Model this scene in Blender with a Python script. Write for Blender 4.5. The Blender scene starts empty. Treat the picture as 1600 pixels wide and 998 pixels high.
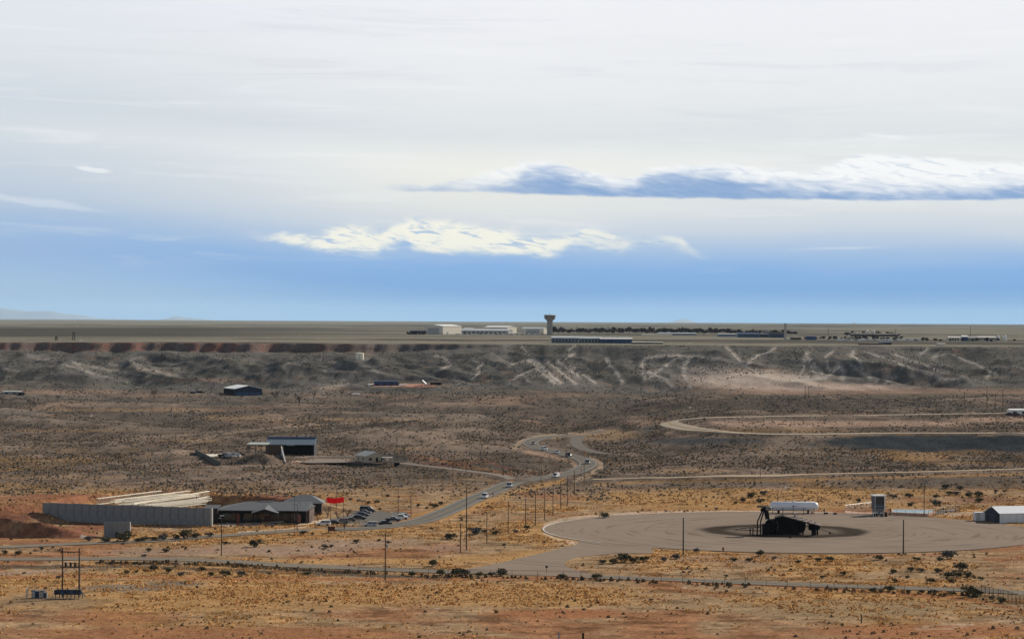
import bpy, bmesh, math, random
import numpy as np
from mathutils import Vector, Matrix, Quaternion

random.seed(7)
rng = np.random.default_rng(11)
SC = bpy.context.scene
COL = SC.collection
PI = math.pi

# ---------------------------------------------------------------- camera
F = 4000.0            # focal length in photograph pixels (1600 wide)
CAMZ = 70.0
ROLL = 0.005
fwd = Vector((0, 1, 2.0 / F)).normalized()
right = Vector((1, 0, ROLL)); right = (right - fwd * right.dot(fwd)).normalized()
up = right.cross(fwd).normalized()
cam_d = bpy.data.cameras.new("camera")
cam = bpy.data.objects.new("camera", cam_d); COL.objects.link(cam)
cam_d.sensor_width = 36; cam_d.lens = 90.0
cam_d.clip_start = 1.0; cam_d.clip_end = 400000
cam.matrix_world = Matrix.Translation((0, 0, CAMZ)) @ Matrix((right, up, -fwd)).transposed().to_4x4()
SC.camera = cam

# ---------------------------------------------------------------- light
SUN_AZ, SUN_EL = math.radians(41), math.radians(28)      # azimuth clockwise from the view direction
sd = Vector((math.sin(SUN_AZ) * math.cos(SUN_EL), math.cos(SUN_AZ) * math.cos(SUN_EL), math.sin(SUN_EL)))
sl = bpy.data.lights.new("sun", 'SUN'); sl.energy = 5.0; sl.angle = math.radians(0.5); sl.color = (1.0, 0.93, 0.83)
so = bpy.data.objects.new("sun", sl); COL.objects.link(so)
so.rotation_euler = (-sd).to_track_quat('-Z', 'Y').to_euler()
SC.view_settings.view_transform = 'Standard'; SC.view_settings.look = 'None'
SC.view_settings.exposure = 0.2; SC.view_settings.gamma = 1.0; SC.view_settings.use_curve_mapping = False

def lin(c, k=1.0):
    out = []
    for v in c[:3]:
        v = v / 255.0
        out.append(k * (v / 12.92 if v <= 0.04045 else ((v + 0.055) / 1.055) ** 2.4))
    return (*out, 1.0)

class NG:
    """small helper for node trees"""
    def __init__(s, tree): s.t = tree; s.n = tree.nodes; s.l = tree.links
    def node(s, typ, **kw):
        n = s.n.new(typ)
        for k, v in kw.items():
            setattr(n, k, v)
        return n
    def put(s, n, i, v):
        if v is None: return
        if isinstance(v, bpy.types.NodeSocket): s.l.new(v, n.inputs[i])
        else: n.inputs[i].default_value = v
    def m(s, op, a, b=None, c=None, clamp=False):
        n = s.node('ShaderNodeMath', operation=op); n.use_clamp = clamp
        s.put(n, 0, a); s.put(n, 1, b); s.put(n, 2, c); return n.outputs[0]
    def sstep(s, x, a, b):
        n = s.node('ShaderNodeMapRange', interpolation_type='SMOOTHSTEP')
        s.put(n, 0, x); s.put(n, 1, a); s.put(n, 2, b); return n.outputs[0]
    def mix(s, f, a, b, bt='MIX'):
        n = s.node('ShaderNodeMix', data_type='RGBA', blend_type=bt)
        s.put(n, 0, f); s.put(n, 6, a); s.put(n, 7, b); return n.outputs[2]
    def xyz(s, x, y, z=0.0):
        n = s.node('ShaderNodeCombineXYZ'); s.put(n, 0, x); s.put(n, 1, y); s.put(n, 2, z); return n.outputs[0]
    def noise(s, vec, scale=1.0, detail=4.0, rough=0.55, dist=0.0, col=False):
        n = s.node('ShaderNodeTexNoise'); s.put(n, 'Vector', vec); s.put(n, 'Scale', scale)
        s.put(n, 'Detail', detail); s.put(n, 'Roughness', rough); s.put(n, 'Distortion', dist)
        return n.outputs[1 if col else 0]
    def ramp(s, f, stops, ip='EASE'):
        n = s.node('ShaderNodeValToRGB'); n.color_ramp.interpolation = ip
        e = n.color_ramp.elements
        while len(e) > 1: e.remove(e[0])
        e[0].position = stops[0][0]; e[0].color = stops[0][1]
        for p, c in stops[1:]:
            q = e.new(p); q.color = c
        s.put(n, 0, f); return n.outputs[0]
    def curve(s, x, pts):
        n = s.node('ShaderNodeFloatCurve'); c = n.mapping.curves[0]
        while len(c.points) > 2: c.points.remove(c.points[1])
        c.points[0].location = pts[0]; c.points[-1].location = pts[-1]
        for p in pts[1:-1]: c.points.new(*p)
        n.mapping.update(); s.put(n, 'Value', x); return n.outputs[0]

# ---------------------------------------------------------------- sky
def make_world():
    w = bpy.data.worlds.new("World"); SC.world = w; w.use_nodes = True
    g = NG(w.node_tree); g.n.clear()
    sky = g.node('ShaderNodeTexSky', sky_type='NISHITA'); sky.sun_disc = False
    sky.sun_elevation = SUN_EL; sky.sun_rotation = SUN_AZ
    sky.air_density = 1.0; sky.dust_density = 1.0; sky.altitude = 1000
    bsky = g.node('ShaderNodeBackground'); g.l.new(sky.outputs[0], bsky.inputs[0]); bsky.inputs[1].default_value = 0.05
    tc = g.node('ShaderNodeTexCoord'); sp = g.node('ShaderNodeSeparateXYZ'); g.l.new(tc.outputs['Generated'], sp.inputs[0])
    az = g.m('ARCTAN2', sp.outputs[0], sp.outputs[1]); el = g.m('ARCSINE', sp.outputs[2])
    A = g.m('MULTIPLY_ADD', az, F, 800.0)          # azimuth in 1/4000 radian
    Y = g.m('MULTIPLY_ADD', el, -F, 501.0)         # depression in the same unit
    # thin overcast veil
    st = g.noise(g.xyz(g.m('MULTIPLY', A, 0.0011), g.m('MULTIPLY', Y, 0.011)), 1.0, 3.0, 0.5, 0.4)
    st2 = g.noise(g.xyz(g.m('MULTIPLY', A, 0.004), g.m('MULTIPLY', Y, 0.02), 7.3), 1.0, 5.0, 0.55, 0.6)
    leftk = g.sstep(A, 800.0, -100.0)
    Yd = g.m('ADD', Y, g.m('MULTIPLY', g.m('SUBTRACT', st, 0.5), 42.0))
    Yd = g.m('ADD', Yd, g.m('MULTIPLY', g.m('SUBTRACT', st2, 0.5), 16.0))
    Yd = g.m('ADD', Yd, g.m('MULTIPLY', leftk, 54.0))
    lowk = g.m('SUBTRACT', 1.0, g.m('MULTIPLY', g.sstep(Y, 440.0, 500.0), 1.0))
    t = g.m('DIVIDE', g.m('SUBTRACT', Yd, -100.0), 640.0, clamp=True)   # -100..540
    def P(y): return (y + 100) / 640.0
    veil = g.ramp(t, [(P(-90), lin((243, 245, 249))), (P(40), lin((241, 242, 246))), (P(130), lin((237, 239, 241))),
                      (P(215), lin((226, 231, 233))), (P(262), lin((242, 243, 240))), (P(325), lin((226, 230, 232))),
                      (P(362), lin((206, 217, 229))), (P(392), lin((170, 197, 230))), (P(420), lin((132, 179, 233))),
                      (P(450), lin((118, 172, 232))), (P(480), lin((134, 187, 240))), (P(510), lin((158, 206, 246)))], 'LINEAR')
    lf = g.m('MULTIPLY', leftk, g.m('ADD', 0.22, g.m('MULTIPLY', g.sstep(Y, 60.0, 300.0), 0.33)))
    veil = g.mix(lf, veil, lin((178, 196, 218)))
    warm = g.m('MULTIPLY', g.sstep(g.m('ABSOLUTE', g.m('SUBTRACT', A, 760.0)), 420.0, 0.0),
               g.sstep(g.m('ABSOLUTE', g.m('SUBTRACT', Y, 290.0)), 95.0, 0.0))
    veil = g.mix(g.m('MULTIPLY', warm, 0.3), veil, lin((250, 246, 226)))
    wisp = g.noise(g.xyz(g.m('MULTIPLY', A, 0.0022), g.m('MULTIPLY', Y, 0.03), 3.0), 1.0, 6.0, 0.6, 1.0)
    veil = g.mix(g.m('MULTIPLY', g.sstep(wisp, 0.52, 0.75), g.m('MULTIPLY', g.sstep(Y, 440.0, 380.0), 0.38)), veil, lin((247, 248, 248)))
    veil = g.mix(g.m('MULTIPLY', g.sstep(wisp, 0.48, 0.30), g.m('MULTIPLY', g.sstep(Y, 400.0, 200.0), 0.42)), veil, lin((216, 220, 226)))
    # --- banks of low cloud: base, crest and shade line as curves over the azimuth
    X0, X1 = 300.0, 2000.0
    an = g.m('DIVIDE', g.m('SUBTRACT', A, X0), X1 - X0, clamp=True)
    def prof(pts):
        q = [((x - X0) / (X1 - X0), (y - ROLL * (x - 800) - 200) / 300.0) for x, y in pts]
        c = g.curve(an, [(0.0, q[0][1])] + q + [(1.0, q[-1][1])])
        return g.m('MULTIPLY_ADD', c, 300.0, 200.0)
    nb = g.noise(g.xyz(g.m('MULTIPLY', A, 0.016), g.m('MULTIPLY', Y, 0.045), 1.0), 1.0, 5.0, 0.55, 0.7)
    nb2 = g.noise(g.xyz(g.m('MULTIPLY_ADD', Y, -0.030, g.m('MULTIPLY', A, 0.022)), g.m('MULTIPLY', Y, 0.075), 4.0), 1.0, 5.0, 0.5, 0.8)
    nb3 = g.noise(g.xyz(g.m('MULTIPLY_ADD', Y, -0.035, g.m('MULTIPLY', A, 0.030)), g.m('MULTIPLY_ADD', Y, 0.11, g.m('MULTIPLY', A, -.012)), 9.0), 1.0, 8.0, 0.58, .8)
    nb = g.m('SUBTRACT', nb, 0.5); nb2 = g.m('SUBTRACT', nb2, 0.5)
    def bank(top, base, shade, topw, basew, amp, ampS, a0, a1, white, blue, soft_white, whitek=.38, basen=9.0):
        T = g.m('ADD', prof(top), g.m('MULTIPLY', nb, amp)); B = g.m('ADD', prof(base), g.m('MULTIPLY', nb, basen))
        S = g.m('ADD', prof(shade), g.m('MULTIPLY', nb2, ampS))
        mk = g.m('MULTIPLY', g.sstep(g.m('SUBTRACT', Y, T), -topw, topw), g.sstep(g.m('SUBTRACT', B, Y), -basew * .3, basew))
        mk = g.m('MULTIPLY', mk, g.m('MULTIPLY', g.sstep(A, a0, a0 + 60.0), g.sstep(A, a1, a1 - 60.0)))
        sh = g.sstep(g.m('SUBTRACT', Y, S), -soft_white, soft_white)
        sh = g.m('MAXIMUM', sh, g.m('MULTIPLY', g.sstep(nb3, .50, .68), whitek))
        sh = g.m('MINIMUM', sh, 1.0)
        colr = g.mix(sh, white, g.mix(g.m('MULTIPLY', g.sstep(nb3, .38, .68), .55), blue, lin((172, 194, 224))))
        return mk, colr
    mk1, c1 = bank([(610, 291), (700, 285), (760, 272), (850, 256), (920, 268), (960, 281), (1010, 268), (1100, 258), (1180, 264), (1260, 270), (1340, 246), (1420, 246), (1500, 256), (1600, 258), (1900, 270)],
                   [(610, 299), (740, 301), (860, 305), (1000, 310), (1100, 312), (1250, 314), (1400, 317), (1600, 317), (1900, 317)],
                   [(610, 286), (700, 288), (780, 286), (850, 266), (920, 282), (980, 292), (1000, 280), (1100, 272), (1180, 284), (1300, 296), (1400, 298), (1480, 300), (1600, 292), (1900, 292)],
                   5.0, 4.5, 26.0, 44.0, 585.0, 2200.0, lin((252, 253, 253)), lin((140, 171, 213)), 19.0)
    k1 = g.m('MULTIPLY', mk1, g.m('ADD', 0.62, g.m('MULTIPLY', 0.38, g.sstep(A, 690.0, 890.0))))
    mk2, c2 = bank([(393, 371), (460, 371), (500, 366), (540, 354), (590, 360), (640, 344), (700, 348), (740, 354), (800, 364), (880, 373), (900, 368), (925, 360), (970, 372), (1000, 380), (1030, 373), (1060, 376), (1105, 403), (1300, 410)],
                   [(393, 376), (470, 392), (597, 402), (640, 398), (740, 404), (800, 405), (870, 403), (900, 392), (968, 397), (1000, 392), (1050, 392), (1105, 408), (1300, 410)],
                   [(393, 396), (470, 395), (560, 398), (600, 392), (630, 376), (650, 394), (740, 398), (870, 398), (900, 382), (968, 392), (1010, 378), (1060, 388), (1105, 404), (1300, 410)],
                   8.5, 13.0, 44.0, 52.0, 370.0, 1130.0, lin((255, 252, 236)), lin((152, 190, 232)), 13.0, .85, basen=38.0)
    k2 = g.m('MULTIPLY', mk2, g.m('SUBTRACT', 0.95, g.m('MULTIPLY', 0.22, g.sstep(A, 860.0, 920.0))))
    # blue shade spreading under the lower bank
    # small stray wisps
    def wispy(ax, ay, rx, ry, k):
        dx = g.m('DIVIDE', g.m('SUBTRACT', A, ax), rx)
        dy = g.m('DIVIDE', g.m('ADD', g.m('SUBTRACT', Y, ay), g.m('ADD', g.m('MULTIPLY', nb2, 14.0), g.m('MULTIPLY', g.m('SUBTRACT', A, ax), -0.12))), ry)
        d = g.m('ADD', g.m('MULTIPLY', dx, dx), g.m('MULTIPLY', dy, dy))
        return g.m('MULTIPLY', g.sstep(d, 1.0, 0.1), k)
    c = g.mix(k2, veil, c2)
    c = g.mix(k1, c, c1)
    for a_ in ((150, 271, 34, 6, 0.75), (1378, 214, 42, 6, 0.7), (60, 322, 130, 8, 0.3)):
        c = g.mix(wispy(*a_), c, lin((244, 246, 248)))
    bv = g.node('ShaderNodeBackground'); g.l.new(c, bv.inputs[0]); bv.inputs[1].default_value = 0.87
    hi = g.noise(g.xyz(g.m('MULTIPLY', sp.outputs[0], 2.2), g.m('MULTIPLY', sp.outputs[1], 2.2), g.m('MULTIPLY', sp.outputs[2], 4.0)), 1.0, 4.0, 0.55, 0.3)
    fac = g.sstep(el, math.radians(20), math.radians(8))
    fac = g.m('ADD', fac, g.m('MULTIPLY', g.m('SUBTRACT', 1.0, fac), g.m('MULTIPLY', g.sstep(hi, 0.45, 0.75), 0.35)))
    ms = g.node('ShaderNodeMixShader'); g.l.new(fac, ms.inputs[0]); g.l.new(bsky.outputs[0], ms.inputs[1]); g.l.new(bv.outputs[0], ms.inputs[2])
    out = g.node('ShaderNodeOutputWorld'); g.l.new(ms.outputs[0], out.inputs[0])
make_world()
try:
    SC.cycles.use_denoising = True
except Exception:
    pass
SC.cycles.max_bounces = 4; SC.cycles.volume_bounces = 0; SC.cycles.diffuse_bounces = 2

# ---------------------------------------------------------------- noise on arrays
def _hash(ix, iy, seed):
    h = (ix.astype(np.int64) * 374761393 + iy.astype(np.int64) * 668265263 + seed * 974634777) & 0xffffffff
    h = ((h ^ (h >> 13)) * 1274126177) & 0xffffffff
    return ((h ^ (h >> 16)) & 0xffff) / 65535.0
def perlin(x, y, seed=0):
    x = np.asarray(x, float); y = np.asarray(y, float)
    ix = np.floor(x); iy = np.floor(y); fx = x - ix; fy = y - iy
    u = fx * fx * fx * (fx * (fx * 6 - 15) + 10); v = fy * fy * fy * (fy * (fy * 6 - 15) + 10)
    def gr(dx, dy):
        a = _hash(ix + dx, iy + dy, seed) * 2 * PI
        return np.cos(a) * (fx - dx) + np.sin(a) * (fy - dy)
    a = gr(0, 0) * (1 - u) + gr(1, 0) * u; b = gr(0, 1) * (1 - u) + gr(1, 1) * u
    return (a * (1 - v) + b * v) * 1.5
def fbm(x, y, seed=0, octv=4, gain=0.5):
    s = 0; a = 1.0; f = 1.0
    for i in range(octv):
        s = s + a * perlin(x * f, y * f, seed + i * 13); a *= gain; f *= 2.03
    return s
def ss(x, a=0.0, b=1.0):
    t = np.clip((np.asarray(x, float) - a) / (b - a), 0, 1); return t * t * (3 - 2 * t)

# ---------------------------------------------------------------- the lie of the land
def rim(x): return 2610 + 45 * fbm(x / 170.0, x * 0 + 3.1, 5, 4) + 13 * perlin(x / 30.0, x * 0 + .5, 9) + 6 * perlin(x / 12.0, x * 0 + .5, 19)
PLATEAU = 46.0
mounds = []       # (x, y, rx, ry, h)
ridges = []       # (pts[(x,y,h)], near half width, far half width)
def Hs(x, y):
    x = np.asarray(x, float); y = np.asarray(y, float)
    zl = np.interp(y, [0, 1100, 1400, 1700, 2000, 2150], [0, 0, 1, 3, 6, 9])
    zr = np.interp(y, [0, 1072, 1100, 1335, 1367, 1650, 2000, 2150], [0, 0, 3.5, 3.5, 8.5, 10, 9.5, 9])
    w = ss((x - 0.0385 * y) / 60.0)
    z = zl * (1 - w) + zr * w
    r = rim(x)
    t = np.clip((y - 2190) / (r - 2190), 0, 1.0)
    ck = 1 - ss(x / np.maximum(y, 1) * F + 800, 560, 900); cl = 7.5 * ck
    face = (PLATEAU - 9 - cl) * t ** (1.2) + cl * ss(t, 0.968, 1.0)
    return z + face
def seg_dist(x, y, pts):
    """distance to a polyline, and the parameter's interpolated third value"""
    best = np.full(x.shape, 1e9); val = np.zeros(x.shape); side = np.zeros(x.shape)
    for a, b in zip(pts[:-1], pts[1:]):
        dx, dy = b[0] - a[0], b[1] - a[1]; L = dx * dx + dy * dy + 1e-9
        t = np.clip(((x - a[0]) * dx + (y - a[1]) * dy) / L, 0, 1)
        ex = x - a[0] - t * dx; ey = y - a[1] - t * dy
        d = np.sqrt(ex * ex + ey * ey); k = d < best
        best = np.where(k, d, best)
        if len(a) > 2: val = np.where(k, a[2] + t * (b[2] - a[2]), val)
        side = np.where(k, ey, side)
    return best, val, side
raised = []       # (pts, half width, slope width, height)
flats = []        # (pts, half width, feather)
def flatmask(x, y):
    m = np.zeros(x.shape)
    for pts, hw, fe, bb in flats:
        k = (x > bb[0]) & (x < bb[1]) & (y > bb[2]) & (y < bb[3])
        if not k.any(): continue
        if len(pts) == 1: d = np.hypot(x[k] - pts[0][0], y[k] - pts[0][1])
        else: d = seg_dist(x[k], y[k], [p[:2] for p in pts])[0]
        m[k] = np.maximum(m[k], 1 - ss(d, hw, hw + fe))
    return m
def add_flat(pts, hw, fe):
    xs = [p[0] for p in pts]; ys = [p[1] for p in pts]; r = hw + fe
    flats.append((pts, hw, fe, (min(xs) - r, max(xs) + r, min(ys) - r, max(ys) + r)))
def H(x, y):
    x = np.atleast_1d(np.asarray(x, float)); y = np.atleast_1d(np.asarray(y, float))
    z = Hs(x, y)
    amp = np.interp(y, [0, 900, 1100, 1300, 1600, 2000, 2150, 2250], [.25, .35, .9, 2.8, 4.6, 3.8, 2.6, 1.0])
    amp = np.where(y > rim(x) - 5, 0.35, amp)
    n = amp * (fbm(x / 95.0, y / 130.0, 2, 4, .5)) + np.minimum(amp, 1.2) * 0.5 * fbm(x / 21.0, y / 26.0, 31, 3)
    r = rim(x); t = np.clip((y - 2190) / (r - 2190), 0, 1)
    env = np.sin(np.clip(t / 0.96, 0, 1) * PI) ** 0.7 * (t < .96)
    xw = x + 0.55 * (y - 2190) + 25 * perlin(x / 120., y / 120., 77)
    rd = (1 - 2.0 * np.abs(perlin(xw / 120.0, y / 300.0, 41))) * 11 + 5 * perlin(x / 60., y / 70., 43) + (1 - 2 * np.abs(perlin(xw / 30.0, y / 110.0, 47))) * 1.8 * (1 - .5 * ss(x, -100, 150)) + fbm(x / 14., y / 22., 51, 3) * 1.1
    px_ = x / np.maximum(y, 1) * F + 800; env = env * (1 - .72 * np.exp(-((px_ - 1190) / 130) ** 2) * (1 - ss(t, .45, .8)))
    n = n + env * rd - 6.0 * env
    n = n + np.where(y < 1700, 0, ss((y - 6000) / 30000.) * 4 * perlin(x / 2500., y / 4000., 8))
    m = flatmask(x, y)
    z = z + n * (1 - m)
    for pts, hw, sw, e, bb in raised:
        k = (x > bb[0]) & (x < bb[1]) & (y > bb[2]) & (y < bb[3])
        if k.any(): z[k] = z[k] + e * (1 - ss(seg_dist(x[k], y[k], pts)[0], hw, hw + sw))
    for mx, my, rx, ry, h in mounds:
        d2 = ((x - mx) / rx) ** 2 + ((y - my) / ry) ** 2
        z = z + h * np.exp(-d2 * 1.6) * (d2 < 6)
    for pts, wn, wf in ridges:
        d, hh, sdv = seg_dist(x, y, pts)
        wv = np.where(sdv < 0, wn, wf)
        q = np.clip(1 - d / wv, 0, 1); q = np.where(sdv < 0, q, q * (1.35 - 0.35 * q))
        z = z + hh * q * (1 + .08 * perlin(x / 5., y / 5., 60))
    return z
def ray(px, py):
    return fwd * F + right * (px - 800) - up * (py - 499)
def march(px, py, f, dmax=58000):
    d = ray(px, py); d = d / d.y
    D = np.concatenate([np.arange(400, 3000, 2.0), np.geomspace(3000, dmax, 800)])
    z = CAMZ + d.z * D; h = f(d.x * D, D)
    k = np.nonzero(z <= h)[0]
    if len(k) == 0: i = len(D) - 1; return Vector((d.x * D[i], D[i], float(h[i])))
    i = k[0]
    if i == 0: return Vector((d.x * D[0], D[0], float(h[0])))
    a = (z[i - 1] - h[i - 1]); b = (h[i] - z[i]); tt = a / (a + b + 1e-9)
    Dd = D[i - 1] + tt * (D[i] - D[i - 1])
    return Vector((d.x * Dd, Dd, float(f(np.array([d.x * Dd]), np.array([Dd]))[0])))
def ats(px, py): return march(px, py, Hs)          # on the smooth land (where roads run)
def at(px, py): return march(px, py, H)            # on the finished land
def atD(px, py, D):
    d = ray(px, py); d = d / d.y; return Vector((d.x * D, D, CAMZ + d.z * D))
def hgt(x, y): return float(H(np.array([x]), np.array([y]))[0])
def project(x, y, z):
    v = np.stack([x, y, z - CAMZ], -1)
    r = v @ np.array(right); u = v @ np.array(up); w = np.maximum(v @ np.array(fwd), 1.0)
    return 800 + F * r / w, 499 - F * u / w

def spline(pts, n=8):
    out = []
    P = [pts[0]] + list(pts) + [pts[-1]]
    for i in range(1, len(P) - 2):
        for k in range(n):
            t = k / n; p0, p1, p2, p3 = P[i - 1], P[i], P[i + 1], P[i + 2]
            out.append(tuple(0.5 * ((2 * p1[j]) + (-p0[j] + p2[j]) * t + (2 * p0[j] - 5 * p1[j] + 4 * p2[j] - p3[j]) * t * t + (-p0[j] + 3 * p1[j] - 3 * p2[j] + p3[j]) * t ** 3) for j in range(2)))
    out.append(tuple(pts[-1][:2])); return out
def resample(pts, step):
    out = [pts[0]]; acc = 0
    for a, b in zip(pts[:-1], pts[1:]):
        L = math.hypot(b[0] - a[0], b[1] - a[1])
        if L < 1e-6: continue
        n = max(1, int(L / step))
        for k in range(1, n + 1): out.append((a[0] + (b[0] - a[0]) * k / n, a[1] + (b[1] - a[1]) * k / n))
    return out
def road_pts(px_list):
    w = [ats(*p) for p in px_list]
    return resample(spline([(p.x, p.y) for p in w], 8), 4.0)

# ---------------------------------------------------------------- roads (centre lines read on the ground)
MAIN = road_pts([(520, 829), (560, 827.5), (600, 824), (656, 815), (701, 798.4), (735, 782.6), (775.5, 765.8), (802.5, 754.5), (836, 748.9), (870, 744), (899, 737.6), (915, 729.8), (919.5, 725), (910.5, 718.5), (888, 711.5), (865.5, 706), (843, 701), (831, 696), (829, 691), (838, 686.5), (858, 683), (888, 680.7), (915, 679.0)])
FRONT = road_pts([(-330, 862), (-120, 868), (0, 873), (157, 872.2), (247, 873), (360, 877), (450, 883), (600, 889), (700, 893), (800, 894.5), (880, 897), (940, 901), (1060, 905), (1200, 911), (1400, 918), (1530, 922), (1700, 932), (1950, 950)])
BACKL = road_pts([(-320, 864), (-100, 858), (0, 855), (90, 851), (160, 848), (240, 845), (330, 838), (420, 832), (500, 827), (560, 826)])
HAIR = road_pts([(1980, 677), (1720, 679), (1600, 680), (1400, 680), (1250, 682), (1150, 679.5), (1090, 674), (1058, 668.5), (1046, 664.5), (1052, 660.5), (1080, 657.5), (1130, 655), (1240, 653), (1400, 651), (1600, 648), (1720, 646), (1980, 644)])
GRAVEL = road_pts([(925, 752), (1000, 750), (1080, 748.5), (1200, 746.5), (1320, 743), (1450, 740), (1600, 735.5), (1720, 731), (1980, 724)])
SIDE = road_pts([(806, 752), (780, 744), (730, 737), (680, 731), (630, 725), (590, 718), (550, 715), (500, 715)])
BRANCH = road_pts([(950, 710), (925, 706), (908, 700), (900, 692), (903, 684), (915, 679), (945, 673), (975, 667)])
for r_, hw, fe in ((MAIN, 7, 14), (FRONT, 5, 10), (BACKL, 5, 8), (HAIR, 6, 12), (GRAVEL, 4, 9), (SIDE, 5, 10), (BRANCH, 5, 10)):
    add_flat(r_[::3] + [r_[-1]], hw, fe)
RAISE = {id(MAIN): .35, id(FRONT): .0, id(BACKL): .1, id(HAIR): 1.3, id(GRAVEL): 1.0, id(SIDE): .5, id(BRANCH): .3}
for r_, hw in ((MAIN, 5.5), (FRONT, 5.4), (BACKL, 4.6), (HAIR, 5.5), (GRAVEL, 3.4), (SIDE, 3.6), (BRANCH, 4.2)):
    xs = [p[0] for p in r_]; ys = [p[1] for p in r_]
    raised.append(([p[:2] for p in r_[::2] + [r_[-1]]], hw, 5.0, RAISE[id(r_)], (min(xs) - 12, max(xs) + 12, min(ys) - 12, max(ys) + 12)))
PADC = (94.5, 859.0); PADR = 83.5
add_flat([PADC], PADR + 4, 14)
def flat_at(px, py, hw, fe=12):
    p = ats(px, py); add_flat([(p.x, p.y)], hw, fe); return p
flat_at(200, 800, 38, 10); flat_at(270, 800, 38, 10); flat_at(410, 808, 36, 10); flat_at(560, 808, 26, 8); flat_at(610, 806, 18, 8)
flat_at(455, 709, 26, 10); flat_at(590, 719, 18, 8); flat_at(340, 712, 16, 8); flat_at(515, 714, 16, 8)
flat_at(375, 616, 30, 15); flat_at(605, 601, 30, 14); flat_at(655, 600, 20, 12)
# earthworks
def wp(px, D): return (px - 800) / F * D
ridges.append(([(wp(-60, 822), 824, 5.9), (wp(20, 822), 823, 5.9), (wp(70, 821), 821, 4.4), (wp(105, 818), 818, 2.6), (wp(150, 815), 815, .2)], 4.0, 16.0))
ridges.append(([(wp(-80, 880), 880, 4.5), (wp(0, 893), 893, 4.8), (wp(67, 911), 911, 5.0), (wp(135, 950), 948, 5), (wp(198, 963), 963, 5), (wp(330, 955), 965, 4.6), (wp(420, 948), 958, 4.0), (wp(500, 942), 950, 2.6), (wp(530, 942), 950, .1)], 4.6, 12.0))
ridges.append(([(wp(-20, 882), 880, 2.0), (wp(45, 884), 882, 3.4), (wp(75, 884), 883, 3.0), (wp(104, 882), 882, 0.1)], 10.0, 8.0))
_p = ats(398, 724); mounds.append((_p.x, _p.y, 13, 8, 4.6)); mounds.append((_p.x + 8, _p.y + 1, 8, 8, 1.5))
_p = ats(562, 574); mounds.append((_p.x, _p.y - 6, 42, 24, 8)); TANKP = (_p.x, _p.y)
add_flat([TANKP], 10, 10)
_p = ats(110, 598); mounds.append((_p.x, _p.y, 34, 22, 10)); mounds.append((_p.x + 36, _p.y + 6, 26, 18, 4))
_p = ats(800, 728); mounds.append((_p.x, _p.y, 22, 14, 3.2))
_p = ats(850, 724); mounds.append((_p.x, _p.y, 16, 12, 1.6))
_p = ats(700, 722); mounds.append((_p.x, _p.y, 34, 12, 1.8))
_p = ats(680, 632); mounds.append((_p.x, _p.y, 50, 40, 6))
_p = ats(820, 628); mounds.append((_p.x, _p.y, 45, 36, 6))
_p = ats(1100, 634); mounds.append((_p.x, _p.y, 120, 40, 4))
for q in ((980, 663), (990, 668)):
    _p = ats(*q); mounds.append((_p.x, _p.y, 22, 26, 3.0))
# ---------------------------------------------------------------- materials
_m = {}
def mat(name, c, rough=0.8, metal=0.0, var=0.18, scale=2.0, spec=0.3, stretch=None, bump=0.0):
    if name in _m: return _m[name]
    m = bpy.data.materials.new(name); m.use_nodes = True; g = NG(m.node_tree)
    b = g.n['Principled BSDF']; b.inputs['Roughness'].default_value = rough; b.inputs['Metallic'].default_value = metal
    b.inputs['Specular IOR Level'].default_value = spec
    tc = g.node('ShaderNodeTexCoord'); v = tc.outputs['Object']
    if stretch:
        mp = g.node('ShaderNodeMapping'); g.l.new(v, mp.inputs[0]); mp.inputs['Scale'].default_value = stretch; v = mp.outputs[0]
    n = g.noise(v, scale, 5.0, 0.6)
    k = g.m('MULTIPLY_ADD', n, 2 * var, 1 - var)
    cc = g.mix(1.0, (*c[:3], 1), g.xyz(k, k, k), 'MULTIPLY')
    g.l.new(cc, b.inputs['Base Color'])
    if bump:
        bp = g.node('ShaderNodeBump'); bp.inputs['Strength'].default_value = bump; bp.inputs['Distance'].default_value = 0.05
        g.l.new(n, bp.inputs['Height']); g.l.new(bp.outputs[0], b.inputs['Normal'])
    _m[name] = m; return m
def glass(name='dark_glass', c=(0.02, 0.025, 0.03)): return mat(name, c, 0.12, 0, 0.05, 1, 0.6)

def attr_mat(name, fine=0.35, sc=0.5, bump=0.4, rough=1.0, trans=0.0):
    m = bpy.data.materials.new(name); m.use_nodes = True; g = NG(m.node_tree)
    b = g.n['Principled BSDF']; b.inputs['Roughness'].default_value = rough; b.inputs['Specular IOR Level'].default_value = 0.0
    at_ = g.node('ShaderNodeAttribute', attribute_name='tint')
    tc = g.node('ShaderNodeTexCoord')
    n = g.noise(tc.outputs['Object'], sc, 6.0, 0.7)
    n2 = g.noise(tc.outputs['Object'], sc * 0.13, 4.0, 0.6)
    k = g.m('MULTIPLY', g.m('MULTIPLY_ADD', g.sstep(n, 0.25, 0.75), 2 * fine, 1 - fine), g.m('MULTIPLY_ADD', n2, 0.5, 0.75))
    cc = g.mix(1.0, at_.outputs['Color'], g.xyz(k, k, k), 'MULTIPLY')
    g.l.new(cc, b.inputs['Base Color'])
    if bump:
        bp = g.node('ShaderNodeBump'); bp.inputs['Strength'].default_value = bump; bp.inputs['Distance'].default_value = 0.35
        g.l.new(n, bp.inputs['Height']); g.l.new(bp.outputs[0], b.inputs['Normal'])
    if trans:      # dry blades let the low sun through
        tb = g.node('ShaderNodeBsdfTranslucent'); g.l.new(cc, tb.inputs[0]); mx = g.node('ShaderNodeMixShader'); mx.inputs[0].default_value = trans
        g.l.new(b.outputs[0], mx.inputs[1]); g.l.new(tb.outputs[0], mx.inputs[2]); g.l.new(mx.outputs[0], g.n['Material Output'].inputs[0])
    return m

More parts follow.
